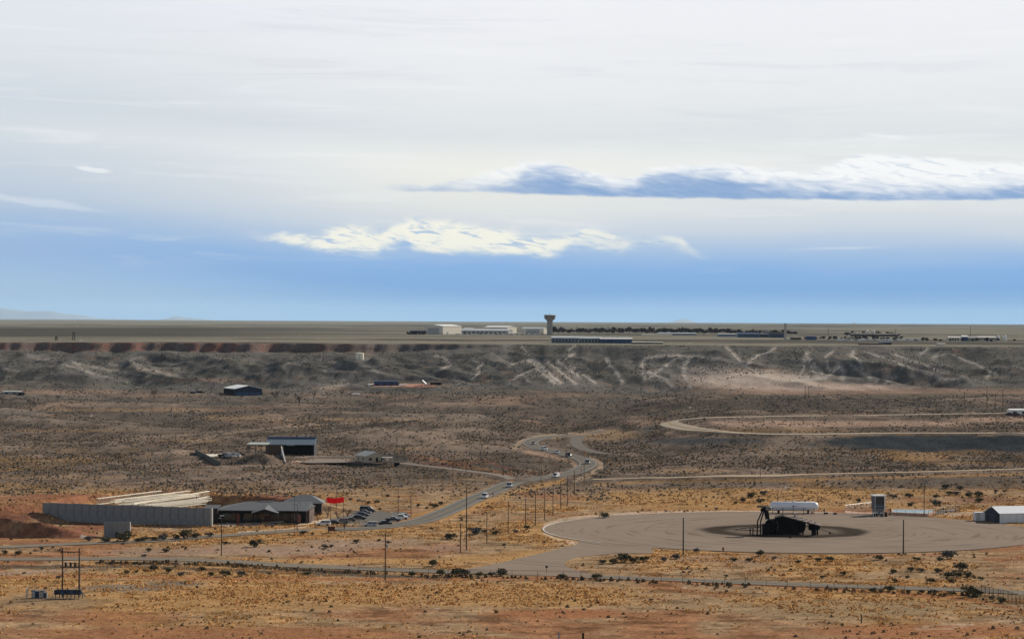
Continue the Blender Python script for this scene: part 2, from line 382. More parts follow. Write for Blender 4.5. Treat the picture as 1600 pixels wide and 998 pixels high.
# ---------------------------------------------------------------- mesh helpers
def link(o, parent=None):
    COL.objects.link(o)
    if parent is not None: o.parent = parent
    return o
def tag(o, label=None, cat=None, group=None, kind=None):
    if label: o['label'] = label
    if cat: o['category'] = cat
    if group: o['group'] = group
    if kind: o['kind'] = kind
    return o
def empty(name, loc, rz=0.0):
    o = bpy.data.objects.new(name, None); COL.objects.link(o); o.location = loc; o.rotation_euler = (0, 0, rz)
    o.empty_display_size = 0.5; return o
def copy_tree(o, parent=None):
    c = o.copy(); COL.objects.link(c)
    if parent is not None: c.parent = parent
    for ch in list(o.children):
        copy_tree(ch, c)
    return c
KIDS = {}
class MB:
    def __init__(s): s.v = []; s.f = []
    def poly(s, vs, fs):
        o = len(s.v); s.v += [tuple(v) for v in vs]; s.f += [tuple(i + o for i in f) for f in fs]; return s
    def box(s, x0, x1, y0, y1, z0, z1):
        return s.poly([(x0, y0, z0), (x1, y0, z0), (x1, y1, z0), (x0, y1, z0), (x0, y0, z1), (x1, y0, z1), (x1, y1, z1), (x0, y1, z1)],
                      [(3, 2, 1, 0), (4, 5, 6, 7), (0, 1, 5, 4), (1, 2, 6, 5), (2, 3, 7, 6), (3, 0, 4, 7)])
    def cbox(s, c, sz): 
        return s.box(c[0] - sz[0] / 2, c[0] + sz[0] / 2, c[1] - sz[1] / 2, c[1] + sz[1] / 2, c[2] - sz[2] / 2, c[2] + sz[2] / 2)
    def tube(s, a, b, r0, r1=None, n=8, cap=True):
        r1 = r0 if r1 is None else r1
        a = Vector(a); b = Vector(b); d = (b - a).normalized()
        q = Vector((0, 0, 1)) if abs(d.z) < .9 else Vector((1, 0, 0))
        u = d.cross(q).normalized(); w = d.cross(u).normalized()
        vs = []
        for c, r in ((a, r0), (b, r1)):
            for i in range(n):
                t = 2 * PI * i / n; vs.append(c + u * (r * math.cos(t)) + w * (r * math.sin(t)))
        fs = [(i, (i + 1) % n, n + (i + 1) % n, n + i) for i in range(n)]
        if cap: fs += [tuple(range(n))[::-1], tuple(range(n, 2 * n))]
        return s.poly(vs, fs)
    def lathe(s, prof, axis_o=(0, 0, 0), n=20, axis='z', cap=True):
        vs = []; m = len(prof)
        for r, h in prof:
            for i in range(n):
                t = 2 * PI * i / n; p = (r * math.cos(t), r * math.sin(t), h)
                if axis == 'x': p = (p[2], p[0], p[1])
                if axis == 'y': p = (p[0], p[2], p[1])
                vs.append((p[0] + axis_o[0], p[1] + axis_o[1], p[2] + axis_o[2]))
        fs = []
        for k in range(m - 1):
            for i in range(n):
                fs.append((k * n + i, k * n + (i + 1) % n, (k + 1) * n + (i + 1) % n, (k + 1) * n + i))
        if cap: fs += [tuple(range(n))[::-1], tuple(range((m - 1) * n, m * n))]
        return s.poly(vs, fs)
    def extr(s, prof, w0, w1, plane='xz'):
        """closed profile in x,z extruded along y (plane xz), or in y,z extruded along x (plane yz)"""
        n = len(prof); vs = []
        for w in (w0, w1):
            for a, b in prof: vs.append((a, w, b) if plane == 'xz' else (w, a, b))
        fs = [(i, (i + 1) % n, n + (i + 1) % n, n + i) for i in range(n)] + [tuple(range(n))[::-1], tuple(range(n, 2 * n))]
        return s.poly(vs, fs)
    def slab(s, quad, th):
        """a flat panel through four points, thickened downwards"""
        q = [Vector(p) for p in quad]; nn = (q[1] - q[0]).cross(q[3] - q[0]).normalized()
        if nn.z < 0: nn = -nn
        lo = [p - nn * th for p in q]
        return s.poly(q + lo, [(0, 1, 2, 3), (7, 6, 5, 4), (0, 4, 5, 1), (1, 5, 6, 2), (2, 6, 7, 3), (3, 7, 4, 0)])
    def build(s, name, m, parent=None, smooth=False):
        me = bpy.data.meshes.new(name); me.from_pydata(s.v, [], s.f); me.materials.append(m)
        bm = bmesh.new(); bm.from_mesh(me); bmesh.ops.recalc_face_normals(bm, faces=bm.faces); bm.to_mesh(me); bm.free()
        if smooth: me.polygons.foreach_set('use_smooth', [True] * len(me.polygons))
        o = bpy.data.objects.new(name, me); link(o, parent)
        if parent is not None: KIDS.setdefault(parent.name, []).append(o)
        return o
def np_mesh(name, V, Fc, m, tint=None, smooth=False, kind=None):
    """fast mesh; Fc is an (n,k) array of faces"""
    me = bpy.data.meshes.new(name); n, k = Fc.shape
    me.vertices.add(len(V)); me.vertices.foreach_set('co', V.astype(np.float32).ravel())
    me.loops.add(n * k); me.loops.foreach_set('vertex_index', Fc.astype(np.int32).ravel())
    me.polygons.add(n); me.polygons.foreach_set('loop_start', np.arange(0, n * k, k, dtype=np.int32))
    me.polygons.foreach_set('use_smooth', np.full(n, smooth))
    me.update(calc_edges=True)
    if tint is not None:
        a = me.attributes.new('tint', 'FLOAT_COLOR', 'POINT')
        c = np.ones((len(V), 4), np.float32); c[:, :3] = tint; a.data.foreach_set('color', c.ravel())
    me.materials.append(m); o = bpy.data.objects.new(name, me); COL.objects.link(o)
    if kind: o['kind'] = kind
    return o

DRIVE = [(925, 838), (906, 846), (900, 851), (872, 858), (815, 871), (765, 883), (712, 891.5), (790, 898), (880, 900), (945, 904), (905, 892), (882, 884), (884, 876), (905, 870), (960, 864.5), (1020, 864), (1020, 850)]
def inpoly(px, py, poly):
    c = np.zeros(px.shape, bool); n = len(poly)
    for i in range(n):
        (x0, y0), (x1, y1) = poly[i], poly[i - 1]
        if y0 == y1: continue
        k = ((y0 > py) != (y1 > py)) & (px < (x1 - x0) * (py - y0) / (y1 - y0) + x0); c ^= k
    return c
NOSHRUB = len(flats)
add_flat([(p.x, p.y) for p in (ats(985, 856), ats(915, 866), ats(850, 880), ats(740, 893))], 24, 14)
add_flat([(p.x, p.y) for p in (ats(925, 878), ats(870, 888), ats(780, 894))], 16, 12)
# ---------------------------------------------------------------- ground sheet
Ds = np.concatenate([np.array([-3000, -1500, -600, -200, 0.]), np.linspace(60, 520, 20), np.linspace(538, 1000, 205), np.linspace(1003, 1700, 225),
                     np.linspace(1706, 2185, 85), np.linspace(2190, 2480, 85), np.linspace(2483, 2720, 90), np.linspace(2730, 5000, 60), np.geomspace(5100, 58000, 44)])
Us = np.concatenate([-np.geomspace(8000, 1030, 22), np.linspace(-1000, 1000, 700), np.geomspace(1030, 8000, 22)])
UU, DD = np.meshgrid(Us, Ds)
GX = UU * np.maximum(DD, 500) / F; GY = DD
gx = GX.ravel(); gy = GY.ravel()
gz = np.concatenate([H(gx[i:i + 60000], gy[i:i + 60000]) for i in range(0, len(gx), 60000)])
# the roadbeds are let in a little so that the road sheets lie proud of them
bed = np.zeros(len(gx))
def bedmask(pts, hw):
    xs = [p[0] for p in pts]; ys = [p[1] for p in pts]
    k = (gx > min(xs) - 10) & (gx < max(xs) + 10) & (gy > min(ys) - 10) & (gy < max(ys) + 10)
    if k.any():
        d = seg_dist(gx[k], gy[k], [p[:2] for p in pts])[0]; bed[k] = np.maximum(bed[k], 1 - ss(d, hw, hw + 1.0))
for r_, hw in ((MAIN, 4.6), (FRONT, 4.6), (BACKL, 3.9), (HAIR, 5.6), (GRAVEL, 2.4), (SIDE, 3.0), (BRANCH, 3.4)): bedmask(r_[::2] + [r_[-1]], hw)
bed = np.maximum(bed, 1 - ss(np.hypot(gx - PADC[0], gy - PADC[1]), PADR - 1, PADR))
gz = gz - 0.14 * bed

def zone_colour(x, y, z):
    """the colour of soil and cover at points of the land"""
    px, py = project(x, y, z)
    n1 = fbm(x / 60., y / 90., 101, 4); n2 = fbm(x / 17., y / 26., 111, 4); n3 = fbm(x / 150., y / 220., 121, 3); n4 = fbm(x / 7., y / 10., 131, 3)
    red = np.array([.27, .12, .058]); tan = np.array([.30, .20, .115]); gold = np.array([.37, .212, .088]); sage = np.array([.128, .104, .083])
    pale = np.array([.44, .33, .235]); pink = np.array([.30, .205, .148]); rimred = np.array([.21, .105, .08]); grey = np.array([.125, .115, .10])
    olive = np.array([.15, .138, .122]); plat = np.array([.205, .19, .148]); platd = np.array([.075, .07, .062])
    def L(a, b, k): return a + (b - a) * np.clip(k, 0, 1)[:, None]
    N = len(x); c = np.tile(tan, (N, 1))
    c = L(c, np.tile(gold, (N, 1)), ss(n1 + .45 * n2, -.25, .55) * .85)
    c = L(c, np.tile(red, (N, 1)), ss(-n1 + .5 * n2 - .2, .0, .7) * .75)
    # brush country behind the pad and in the middle distance
    bk = ss(y, 985, 1130) * (1 - .45 * ss(-(px - 960), -30, 40) * 0) 
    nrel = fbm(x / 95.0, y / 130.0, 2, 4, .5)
    brush = L(np.tile(np.array([.20, .147, .113]), (N, 1)), np.tile(np.array([.115, .093, .075]), (N, 1)), ss(n2 + .6 * n1, -.6, .5))
    brush = L(brush, np.tile(gold * .85, (N, 1)), ss(n3 + .3 * n2, .35, .8) * .6 * (y < 1500))
    bk = np.where((px > 940) & (y < 1072), 0.25 * bk, bk)
    c = L(c, brush, bk)
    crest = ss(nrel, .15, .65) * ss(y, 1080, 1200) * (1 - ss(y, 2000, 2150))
    mid = L(np.tile(sage * .95, (N, 1)), np.tile(pink * .8, (N, 1)), ss(n1 + .6 * n2 + .25 * n3, -.1, .8) * .85)
    mid = L(mid, np.tile(olive, (N, 1)), ss(n3, .1, .6) * .5)
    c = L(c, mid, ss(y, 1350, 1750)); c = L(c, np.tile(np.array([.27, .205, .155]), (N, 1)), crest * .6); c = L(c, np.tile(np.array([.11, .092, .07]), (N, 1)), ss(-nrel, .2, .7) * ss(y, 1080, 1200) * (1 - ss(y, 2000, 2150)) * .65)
    face = L(np.tile(olive * .95, (N, 1)), np.tile(np.array([.115, .108, .092]), (N, 1)), ss(n1, -.3, .5))
    face = L(face, np.tile(pink * .75, (N, 1)), ss(n2 + n3 * .4, .45, 1.0) * .6)
    c = L(c, face, ss(y, 2090, 2260))
    r = rim(x)
    wall = ss(y, r - 20, r - 12) * (y < r + 2)
    c = L(c, np.tile(rimred, (N, 1)), wall * (.0 + .95 * ss(-px, -800, -380)) * (.35 + .65 * ss(perlin(x / 11., y * 0, 71) * .6 + perlin(x / 47., y * 0, 73) + n4 * .6, -.2, .6)))
    up_ = (y > r + 1)
    bands = fbm(x / 900., y / 420., 141, 4)
    pc = L(np.tile(plat, (N, 1)), np.tile(platd, (N, 1)), ss(bands, .0, .25) * .85)
    pc = L(pc, np.tile(platd * .9, (N, 1)), ss(-px, -700, -250) * ss(py, 508, 514) * (1 - ss(py, 524, 529)) * .85)
    pc = L(pc, np.tile(plat * 1.1, (N, 1)), (1 - ss(py, 505, 508)) * .8)
    pc = L(pc, np.tile(pale * .62, (N, 1)), ss(n1, .2, .6) * .35 * (y < 3300))
    c = np.where(up_[:, None], pc, c)
    # ---- painted patches of ground, found by where they lie in the photograph
    def ell(cx, cy, rx, ry, colr, k=1.0, soft=.5, rag=.5):
        d = np.sqrt(((px - cx) / rx) ** 2 + ((py - cy) / ry) ** 2) + rag * .35 * n2 + rag * .25 * n4
        return L(c, np.tile(np.array(colr), (N, 1)), (1 - ss(d, 1 - soft, 1 + soft * .3)) * k)
    def line(pts, w, colr, k=1.0, rag=.6):
        d, _, _ = seg_dist(px, py * 1.0, pts)
        wv = w * (1 + rag * n4 * .6)
        return L(c, np.tile(np.array(colr), (N, 1)), (1 - ss(d, wv * .45, wv)) * k)
    # foreground: small light and dark mottling of bare crust, litter and straw
    sk = fbm(x / 12., y / 5.5, 151, 4); near = (1 - ss(y, 950, 1250))
    c = L(c, c * .48, ss(sk + .4 * n4, .12, .55) * near * .8); c = L(c, np.minimum(c * 1.45, .6), ss(-sk + .4 * n4, .15, .6) * near * .7)
    sk2 = fbm(x / 16., y / 30., 153, 4); midk = ss(y, 1000, 1200) * (1 - ss(y, 2500, 2620)); c = L(c, c * .6, ss(sk2, .1, .6) * midk * .7)
    c = ell(880, 958, 130, 9, red * 1.15, .95); c = ell(170, 965, 120, 16, red * 1.05, .7); c = ell(330, 990, 420, 14, red * 1.05, .8)
    c = ell(900, 1005, 700, 14, red * .95, .6); c = ell(1450, 985, 240, 14, red * 1.15, .85); c = ell(60, 940, 120, 9, tan * .9, .8)
    c = ell(1330, 950, 230, 16, np.array([.27, .19, .11]), .75); c = ell(200, 918, 80, 7, grey * 1.3, .75); c = ell(280, 912, 60, 5, grey * 1.4, .7)
    c = ell(640, 925, 420, 14, gold * 1.08, .8); c = ell(400, 940, 260, 18, gold * 1.02, .65); c = ell(760, 940, 250, 10, gold * 1.05, .6)
    c = line([(-50, 904), (120, 899), (300, 903), (600, 905), (900, 902), (1100, 910), (1300, 919), (1430, 929), (1500, 934), (1560, 945), (1640, 962)], 3.2, red * 1.25, .85)
    c = line([(0, 897), (60, 893), (170, 884), (240, 880)], 3.0, pink * 1.15, .8)
    c = line([(0, 886), (200, 884), (420, 893), (700, 903)], 3.5, sage * .6, .8); c = line([(150, 879), (260, 880), (360, 883), (470, 890), (560, 894)], 3.2, sage * .3, .95, .3)
    c = ell(430, 858, 150, 10, pink * 1.08, .8); c = ell(560, 848, 100, 9, pink * 1.05, .75); c = ell(250, 862, 120, 7, pink * .98, .7); c = ell(690, 855, 50, 8, pink, .6)
    c = ell(560, 876, 200, 4, gold * 1.15, .9); c = ell(790, 872, 110, 8, gold * 1.1, .8)
    c = line([(1440, 979), (1470, 974), (1520, 975), (1490, 981), (1430, 982)], 2.2, pale * 1.0, .5); c = line([(1545, 966), (1580, 971), (1620, 970)], 2.0, pale * 1.0, .4)
    # round the pad and the berms
    for (a, b, d_, e) in ((20, 800, 110, 20), (110, 778, 120, 9), (60, 838, 110, 16), (150, 824, 60, 10), (400, 778, 130, 6), (260, 770, 90, 5)): c = ell(a, b, d_, e, np.array([.235, .10, .06]), .85, .5, .9)
    c = line([(-20, 845), (70, 842), (150, 846), (260, 844)], 3, gold, .6)
    c = ell(1130, 873, 130, 10, pink * .95, .5); c = ell(1560, 850, 60, 14, red * 1.05, .7); c = ell(1390, 811, 180, 5, red * 1.0, .4)
    c = ell(1290, 789, 200, 8, gold * 1.05, .6); c = ell(1080, 790, 140, 11, gold, .65); c = ell(1050, 776, 120, 9, gold * 1.05, .6)
    c = line([(850, 827), (852, 819), (880, 810), (950, 803), (1050, 799), (1200, 799), (1300, 801)], 2.6, pale * 1.15, .75)
    c = ell(1500, 803, 45, 4, pale * .95, .7); c = ell(1545, 781, 60, 6, rimred * .9, .7)
    c = line([(850, 832), (870, 842), (900, 848)], 2.2, pale * 1.25, .8); c = line([(905, 852), (860, 864), (800, 878), (750, 888)], 3.0, gold * 1.15, .8)
    c = ell(1480, 752, 170, 9, sage * 1.0, .7); c = ell(1130, 756, 180, 7, sage * 1.35, .5)
    c = line([(930, 757), (1000, 753), (1200, 750.5), (1400, 745.5), (1600, 740)], 2.6, gold * .95, .6)
    # roadsides
    c = line([(635, 808), (700, 791), (760, 767), (800, 752)], 4, gold * 1.05, .6); c = line([(690, 812), (760, 786), (820, 764), (880, 751)], 5, gold * 1.1, .7)
    c = line([(800, 702), (812, 690), (830, 684), (870, 680), (940, 672)], 4.5, pale * .78, .8); c = line([(820, 706), (860, 712), (893, 722), (903, 730), (890, 738), (860, 743)], 3.6, pink * 1.1, .8)
    c = line([(925, 716), (938, 724), (938, 732), (920, 742), (900, 750)], 5, pale * .75, .8)
    c = ell(800, 722, 75, 8, sage * .85, .85); c = line([(640, 716), (690, 727), (720, 724), (760, 719), (790, 731), (840, 740)], 2.6, rimred * .8, .8)
    c = line([(650, 712), (700, 722), (740, 731), (800, 741)], 3, red * 1.1, .6)
    c = line([(1035, 664), (1000, 674), (985, 690)], 8, grey * .9, .8); c = ell(1090, 690, 90, 6, grey * .85, .8); c = ell(1160, 692, 60, 5, sage * .8, .6)
    c = ell(1440, 692, 185, 14, np.array([.045, .05, .053]), 1, .25, .3); c = ell(1590, 691, 100, 15, np.array([.045, .05, .053]), 1, .3); c = ell(1100, 688, 110, 5, np.array([.075, .075, .075]), .85, .4); c = ell(1300, 697, 60, 4, grey * .8, .7)
    c = ell(1300, 662, 260, 6, pink * 1.2, .85, .5, .4); c = ell(1560, 655, 90, 5, pink * 1.15, .8); c = ell(1200, 672, 150, 4, gold * .6, .5)
    c = ell(950, 680, 60, 10, tan * .95, .7); c = ell(1080, 735, 70, 5, tan * 1.1, .6); c = ell(1010, 660, 50, 5, pink, .6)
    c = ell(1260, 632, 330, 11, sage * .72, .85, .4, .3); c = ell(900, 640, 200, 12, sage * .85, .7)
    c = ell(780, 625, 60, 8, pink * 1.0, .7); c = ell(230, 660, 200, 20, sage * 1.0, .5)
    for a, b, d_, e in ((560, 655, 140, 3), (360, 652, 60, 5), (300, 688, 60, 3.5), (100, 672, 140, 3), (420, 700, 40, 3), (200, 640, 180, 3), (90, 745, 120, 4), (640, 700, 60, 3)): c = ell(a, b, d_, e, tan * .95, .6)
    c = line([(300, 690), (350, 678), (420, 668), (520, 662), (650, 655)], 1.6, pale * .7, .7); c = line([(380, 682), (480, 673), (560, 666), (650, 657)], 1.8, sage * .6, .8)
    c = line([(0, 697), (150, 690), (300, 678)], 1.8, pale * .55, .6)
    c = line([(700, 745), (780, 752), (700, 735)], 2, tan, .4)
    # the flats below the mesa
    c = ell(1400, 612, 330, 7, pink * .85, .9, .4, .3); c = ell(1250, 604, 110, 10, pink * 1.05, .9); c = ell(1130, 598, 90, 12, pink * .95, .75); c = ell(1080, 575, 50, 10, grey * 1.5, .6); c = ell(1180, 582, 60, 10, pink * 1.0, .6); c = ell(1175, 592, 130, 15, np.array([.46, .37, .30]), 1.0, .6, .4); c = ell(1280, 604, 170, 7, np.array([.42, .32, .26]), .95); c = ell(1105, 578, 50, 12, np.array([.25, .215, .185]), .8, .6)
    c = ell(1450, 617, 260, 3, sage * 1.0, .8); c = ell(110, 612, 120, 5, pink * .85, .75); c = ell(250, 618, 90, 4, pink * .8, .6); c = ell(330, 594, 110, 4, pink * .75, .6)
    c = ell(640, 602, 50, 3, np.array([.40, .20, .14]), .9, .3); c = ell(520, 605, 45, 3, pink, .7); c = ell(440, 634, 130, 3, pink * .8, .5)
    c = ell(350, 630, 90, 4, olive * .6, .7); c = ell(110, 596, 60, 12, olive * .55, .7)
    tr = np.array([.42, .37, .315])
    for w_, k_, pts in (
        (1.6, .9, [(680, 556), (694, 559), (705, 570), (681, 579)]), (1.5, .9, [(754, 570), (747, 573), (749, 582), (739, 591)]), (1.5, .7, [(815, 541), (822, 550)]),
        (3.4, .9, [(828, 562), (840, 566)]), (1.4, .7, [(833, 561), (815, 565), (796, 571)]), (2.2, 1, [(834, 561), (840, 576), (854, 588), (868, 599)]), (2.2, 1, [(835, 561), (850, 577), (862, 587), (876, 597)]),
        (1.5, .8, [(837, 577), (816, 584), (803, 592)]), (1.4, .7, [(816, 584), (826, 596)]), (1.8, .9, [(898, 541), (889, 547)]), (1.9, .9, [(900, 551), (882, 560), (871, 564), (884, 573), (905, 588)]),
        (1.6, .7, [(851, 561), (875, 580), (900, 600)]), (2.4, .9, [(948, 560), (953, 570), (965, 583), (972, 598)]), (1.6, .8, [(890, 570), (905, 580), (930, 598)]), (2.2, .9, [(1012, 558), (1004, 566), (1003, 580), (1008, 592)]),
        (2.0, .8, [(1008, 558), (1060, 555), (1125, 560), (1165, 572), (1205, 592)]), (2.6, .9, [(1076, 562), (1069, 572), (1069, 586), (1078, 603)]), (1.6, .8, [(1012, 580), (1040, 592), (1052, 606)]), (1.6, .7, [(1055, 560), (1035, 575), (1015, 590)]),
        (1.8, .9, [(1212, 543), (1196, 552), (1180, 557), (1167, 570)]), (1.6, .7, [(1135, 542), (1150, 557), (1162, 570)]), (1.8, .9, [(1259, 552), (1256, 575), (1250, 590)]), (1.8, .9, [(1261, 552), (1274, 572), (1290, 590)]),
        (1.4, .8, [(1262, 555), (1270, 580), (1282, 592)]), (1.6, .8, [(1302, 549), (1291, 556), (1294, 575), (1300, 584)]), (2.6, .9, [(1333, 550), (1330, 556)]), (1.5, .9, [(1334, 556), (1344, 565), (1347, 577)]), (3.5, .6, [(1310, 568), (1318, 580), (1316, 592)]),
        (2.6, .8, [(1240, 595), (1290, 590), (1310, 575)]), (1.4, .7, [(1350, 549), (1390, 562), (1430, 578), (1470, 588)]), (1.4, .6, [(1395, 553), (1440, 568), (1475, 583)]), (1.6, .9, [(1470, 548), (1458, 558), (1478, 553)]), (1.6, .8, [(1449, 546), (1438, 553)]),
        (1.4, .7, [(1480, 551), (1520, 567), (1555, 583)]), (1.8, .8, [(1546, 580), (1543, 591)]), (2.2, .8, [(1382, 598), (1398, 590), (1380, 590)]), (2.0, .7, [(1465, 592), (1500, 592)]), (2.2, .8, [(1330, 570), (1350, 585), (1370, 595)]),
        (1.3, .7, [(60, 560), (110, 572), (150, 585), (200, 597)]), (1.3, .7, [(115, 567), (185, 580), (235, 588)]), (1.2, .6, [(160, 567), (230, 577), (285, 588)]), (1.2, .6, [(250, 565), (290, 572)]), (1.4, .8, [(236, 596), (222, 601)]), (1.4, .7, [(0, 573), (30, 580)]),
        (1.5, .8, [(505, 561), (535, 570), (508, 580)]), (1.2, .7, [(480, 564), (448, 567), (443, 574)]), (1.3, .7, [(410, 587), (425, 584)]), (1.6, .8, [(535, 592), (543, 600), (500, 607)]), (1.2, .6, [(570, 572), (600, 583), (630, 590)]), (1.2, .7, [(187, 563), (195, 566), (222, 557)])):
        c = line(pts, w_ * (1.1 if pts[0][0] > 700 else .8), tr, k_ * (.88 if pts[0][0] > 650 else .3), 1.3)
        c = line(pts, w_ * 2.6, tr, .22, 1.5)
    c = line([(700, 615), (712, 609), (722, 606)], 1.6, pale * .5, .7)
    return c
tints = np.concatenate([zone_colour(gx[i:i + 80000], gy[i:i + 80000], gz[i:i + 80000]) for i in range(0, len(gx), 80000)])
nr, nc = GX.shape
ii = np.arange(nr * nc).reshape(nr, nc)
FQ = np.stack([ii[:-1, :-1], ii[:-1, 1:], ii[1:, 1:], ii[1:, :-1]], -1).reshape(-1, 4)
ground = np_mesh('ground', np.stack([gx, gy, gz], -1), FQ, attr_mat('soil', .42, .6, .9), tints, True, 'structure')

# ---------------------------------------------------------------- roads and hardstandings
asph = mat('asphalt', (.155, .145, .128), .9, 0, .22, .25, 0); asph2 = mat('worn_asphalt', (.20, .175, .15), .9, 0, .2, .25, .15)
gravel = mat('gravel_road', (.44, .34, .24), 1, 0, .22, .4, 0); concm = mat('concrete', (.42, .38, .33), .9, 0, .15, .6, 0)
white_p = mat('road_paint_white', (.46, .44, .40), .8, 0, .2, 1, 0); yellow_p = mat('road_paint_yellow', (.30, .23, .12), .8, 0, .2, 1, 0)
def offset(pts, d):
    out = []
    for i, p in enumerate(pts):
        a = pts[max(0, i - 1)]; b = pts[min(len(pts) - 1, i + 1)]; L = math.hypot(b[0] - a[0], b[1] - a[1]) + 1e-9
        out.append((p[0] - (b[1] - a[1]) / L * d, p[1] + (b[0] - a[0]) / L * d))
    return out
def strip(name, pts, o0, o1, m, lift, parent=None, kind=None, dash=None):
    a = offset(pts, o0); b = offset(pts, o1); mid = offset(pts, (o0 + o1) / 2)
    e_ = RAISE.get(id(pts), 0); lift = lift + e_
    ax = np.array(a); bx = np.array(b); za = Hs(ax[:, 0], ax[:, 1]) + lift; zb = Hs(bx[:, 0], bx[:, 1]) + lift
    mb = MB(); n = len(pts)
    vs = [(a[i][0], a[i][1], za[i]) for i in range(n)] + [(b[i][0], b[i][1], zb[i]) for i in range(n)]
    fs = [(i, i + 1, n + i + 1, n + i) for i in range(n - 1) if not dash or i % dash[1] < dash[0]]
    if not dash:      # side faces down into the bed
        vs += [(a[i][0], a[i][1], za[i] - .3) for i in range(n)] + [(b[i][0], b[i][1], zb[i] - .3) for i in range(n)]
        fs += [(2 * n + i, 2 * n + i + 1, i + 1, i) for i in range(n - 1)] + [(n + i, n + i + 1, 3 * n + i + 1, 3 * n + i) for i in range(n - 1)]
    me = bpy.data.meshes.new(name); me.from_pydata(vs, [], fs); me.materials.append(m)
    o = link(bpy.data.objects.new(name, me), parent)
    if kind: o['kind'] = kind
    return o
def road(name, pts, w, m, lift, edge=None, centre=None):
    o = strip(name, pts, -w / 2, w / 2, m, lift, None, 'structure')
    if edge:
        for s_ in (-1, 1):
            strip('edge_line', pts, s_ * (w / 2 - edge[0]) - edge[1] / 3, s_ * (w / 2 - edge[0]) + edge[1] / 3, white_p, lift + .012, o)
    if centre:
        for s_ in (-1, 1): strip('centre_line', pts, s_ * .18 - .07, s_ * .18 + .07, yellow_p, lift + .014, o)
    return o
road('winding_road', MAIN, 9.0, asph, .08, (.7, .26), True)
road('front_road', FRONT, 9.0, mat('dusty_asphalt', (.205, .175, .14), .92, 0, .2, .25, 0), .086)
road('back_road', BACKL, 7.5, mat('dusty_asphalt', (.205, .175, .14)), .092)
road('hairpin_road', HAIR, 11.0, gravel if False else mat('sun_bleached_asphalt', (.40, .325, .245), .9, 0, .15, .3, 0), .08, (.6, .3), True)
road('gravel_road', GRAVEL, 5.0, gravel, .08)
road('side_road', SIDE, 5.5, mat('old_asphalt', (.24, .20, .165), .95, 0, .2, .3, 0), .074)
road('track', BRANCH, 7.0, mat('rutted_track', (.17, .15, .13), .95, 0, .25, .4, 0), .070)
def pad(name, pxs, m, lift, kind='structure', n=0, world=False):
    w = [Vector((p[0], p[1], 0)) for p in pxs] if world else [ats(*p) for p in pxs]
    pts = [(p.x, p.y) for p in w]
    if n: pts = spline(pts + [pts[0]], n)[:-1]
    arr = np.array(pts); z = Hs(arr[:, 0], arr[:, 1])
    vs = [(x, y, zz + lift) for (x, y), zz in zip(pts, z)]; k = len(vs)
    vs += [(x, y, zz + lift - .3) for (x, y), zz in zip(pts, z)]
    fs = [tuple(range(k))] + [(i, (i + 1) % k, k + (i + 1) % k, k + i) for i in range(k)]
    me = bpy.data.meshes.new(name); me.from_pydata(vs, [], fs); me.materials.append(m)
    bm = bmesh.new(); bm.from_mesh(me); bmesh.ops.recalc_face_normals(bm, faces=bm.faces); bmesh.ops.triangulate(bm, faces=[f for f in bm.faces if len(f.verts) > 4]); bm.to_mesh(me); bm.free()
    o = link(bpy.data.objects.new(name, me)); o['kind'] = kind; return o
def disc(name, c, r, m, z, n=120, r_in=0.0, wob=0.0):
    mb = MB(); vs = []; 
    for i in range(n):
        t = 2 * PI * i / n; rr = r * (1 + wob * math.sin(3 * t + 1) + wob * .6 * math.sin(7 * t))
        vs.append((c[0] + rr * math.cos(t), c[1] + rr * math.sin(t), z))
    if r_in:
        vs += [(c[0] + r_in * math.cos(2 * PI * i / n), c[1] + r_in * math.sin(2 * PI * i / n), z) for i in range(n)]
        fs = [(i, (i + 1) % n, n + (i + 1) % n, n + i) for i in range(n)]
    else: fs = [tuple(range(n))]
    me = bpy.data.meshes.new(name); me.from_pydata(vs, [], fs); me.materials.append(m)
    return link(bpy.data.objects.new(name, me))
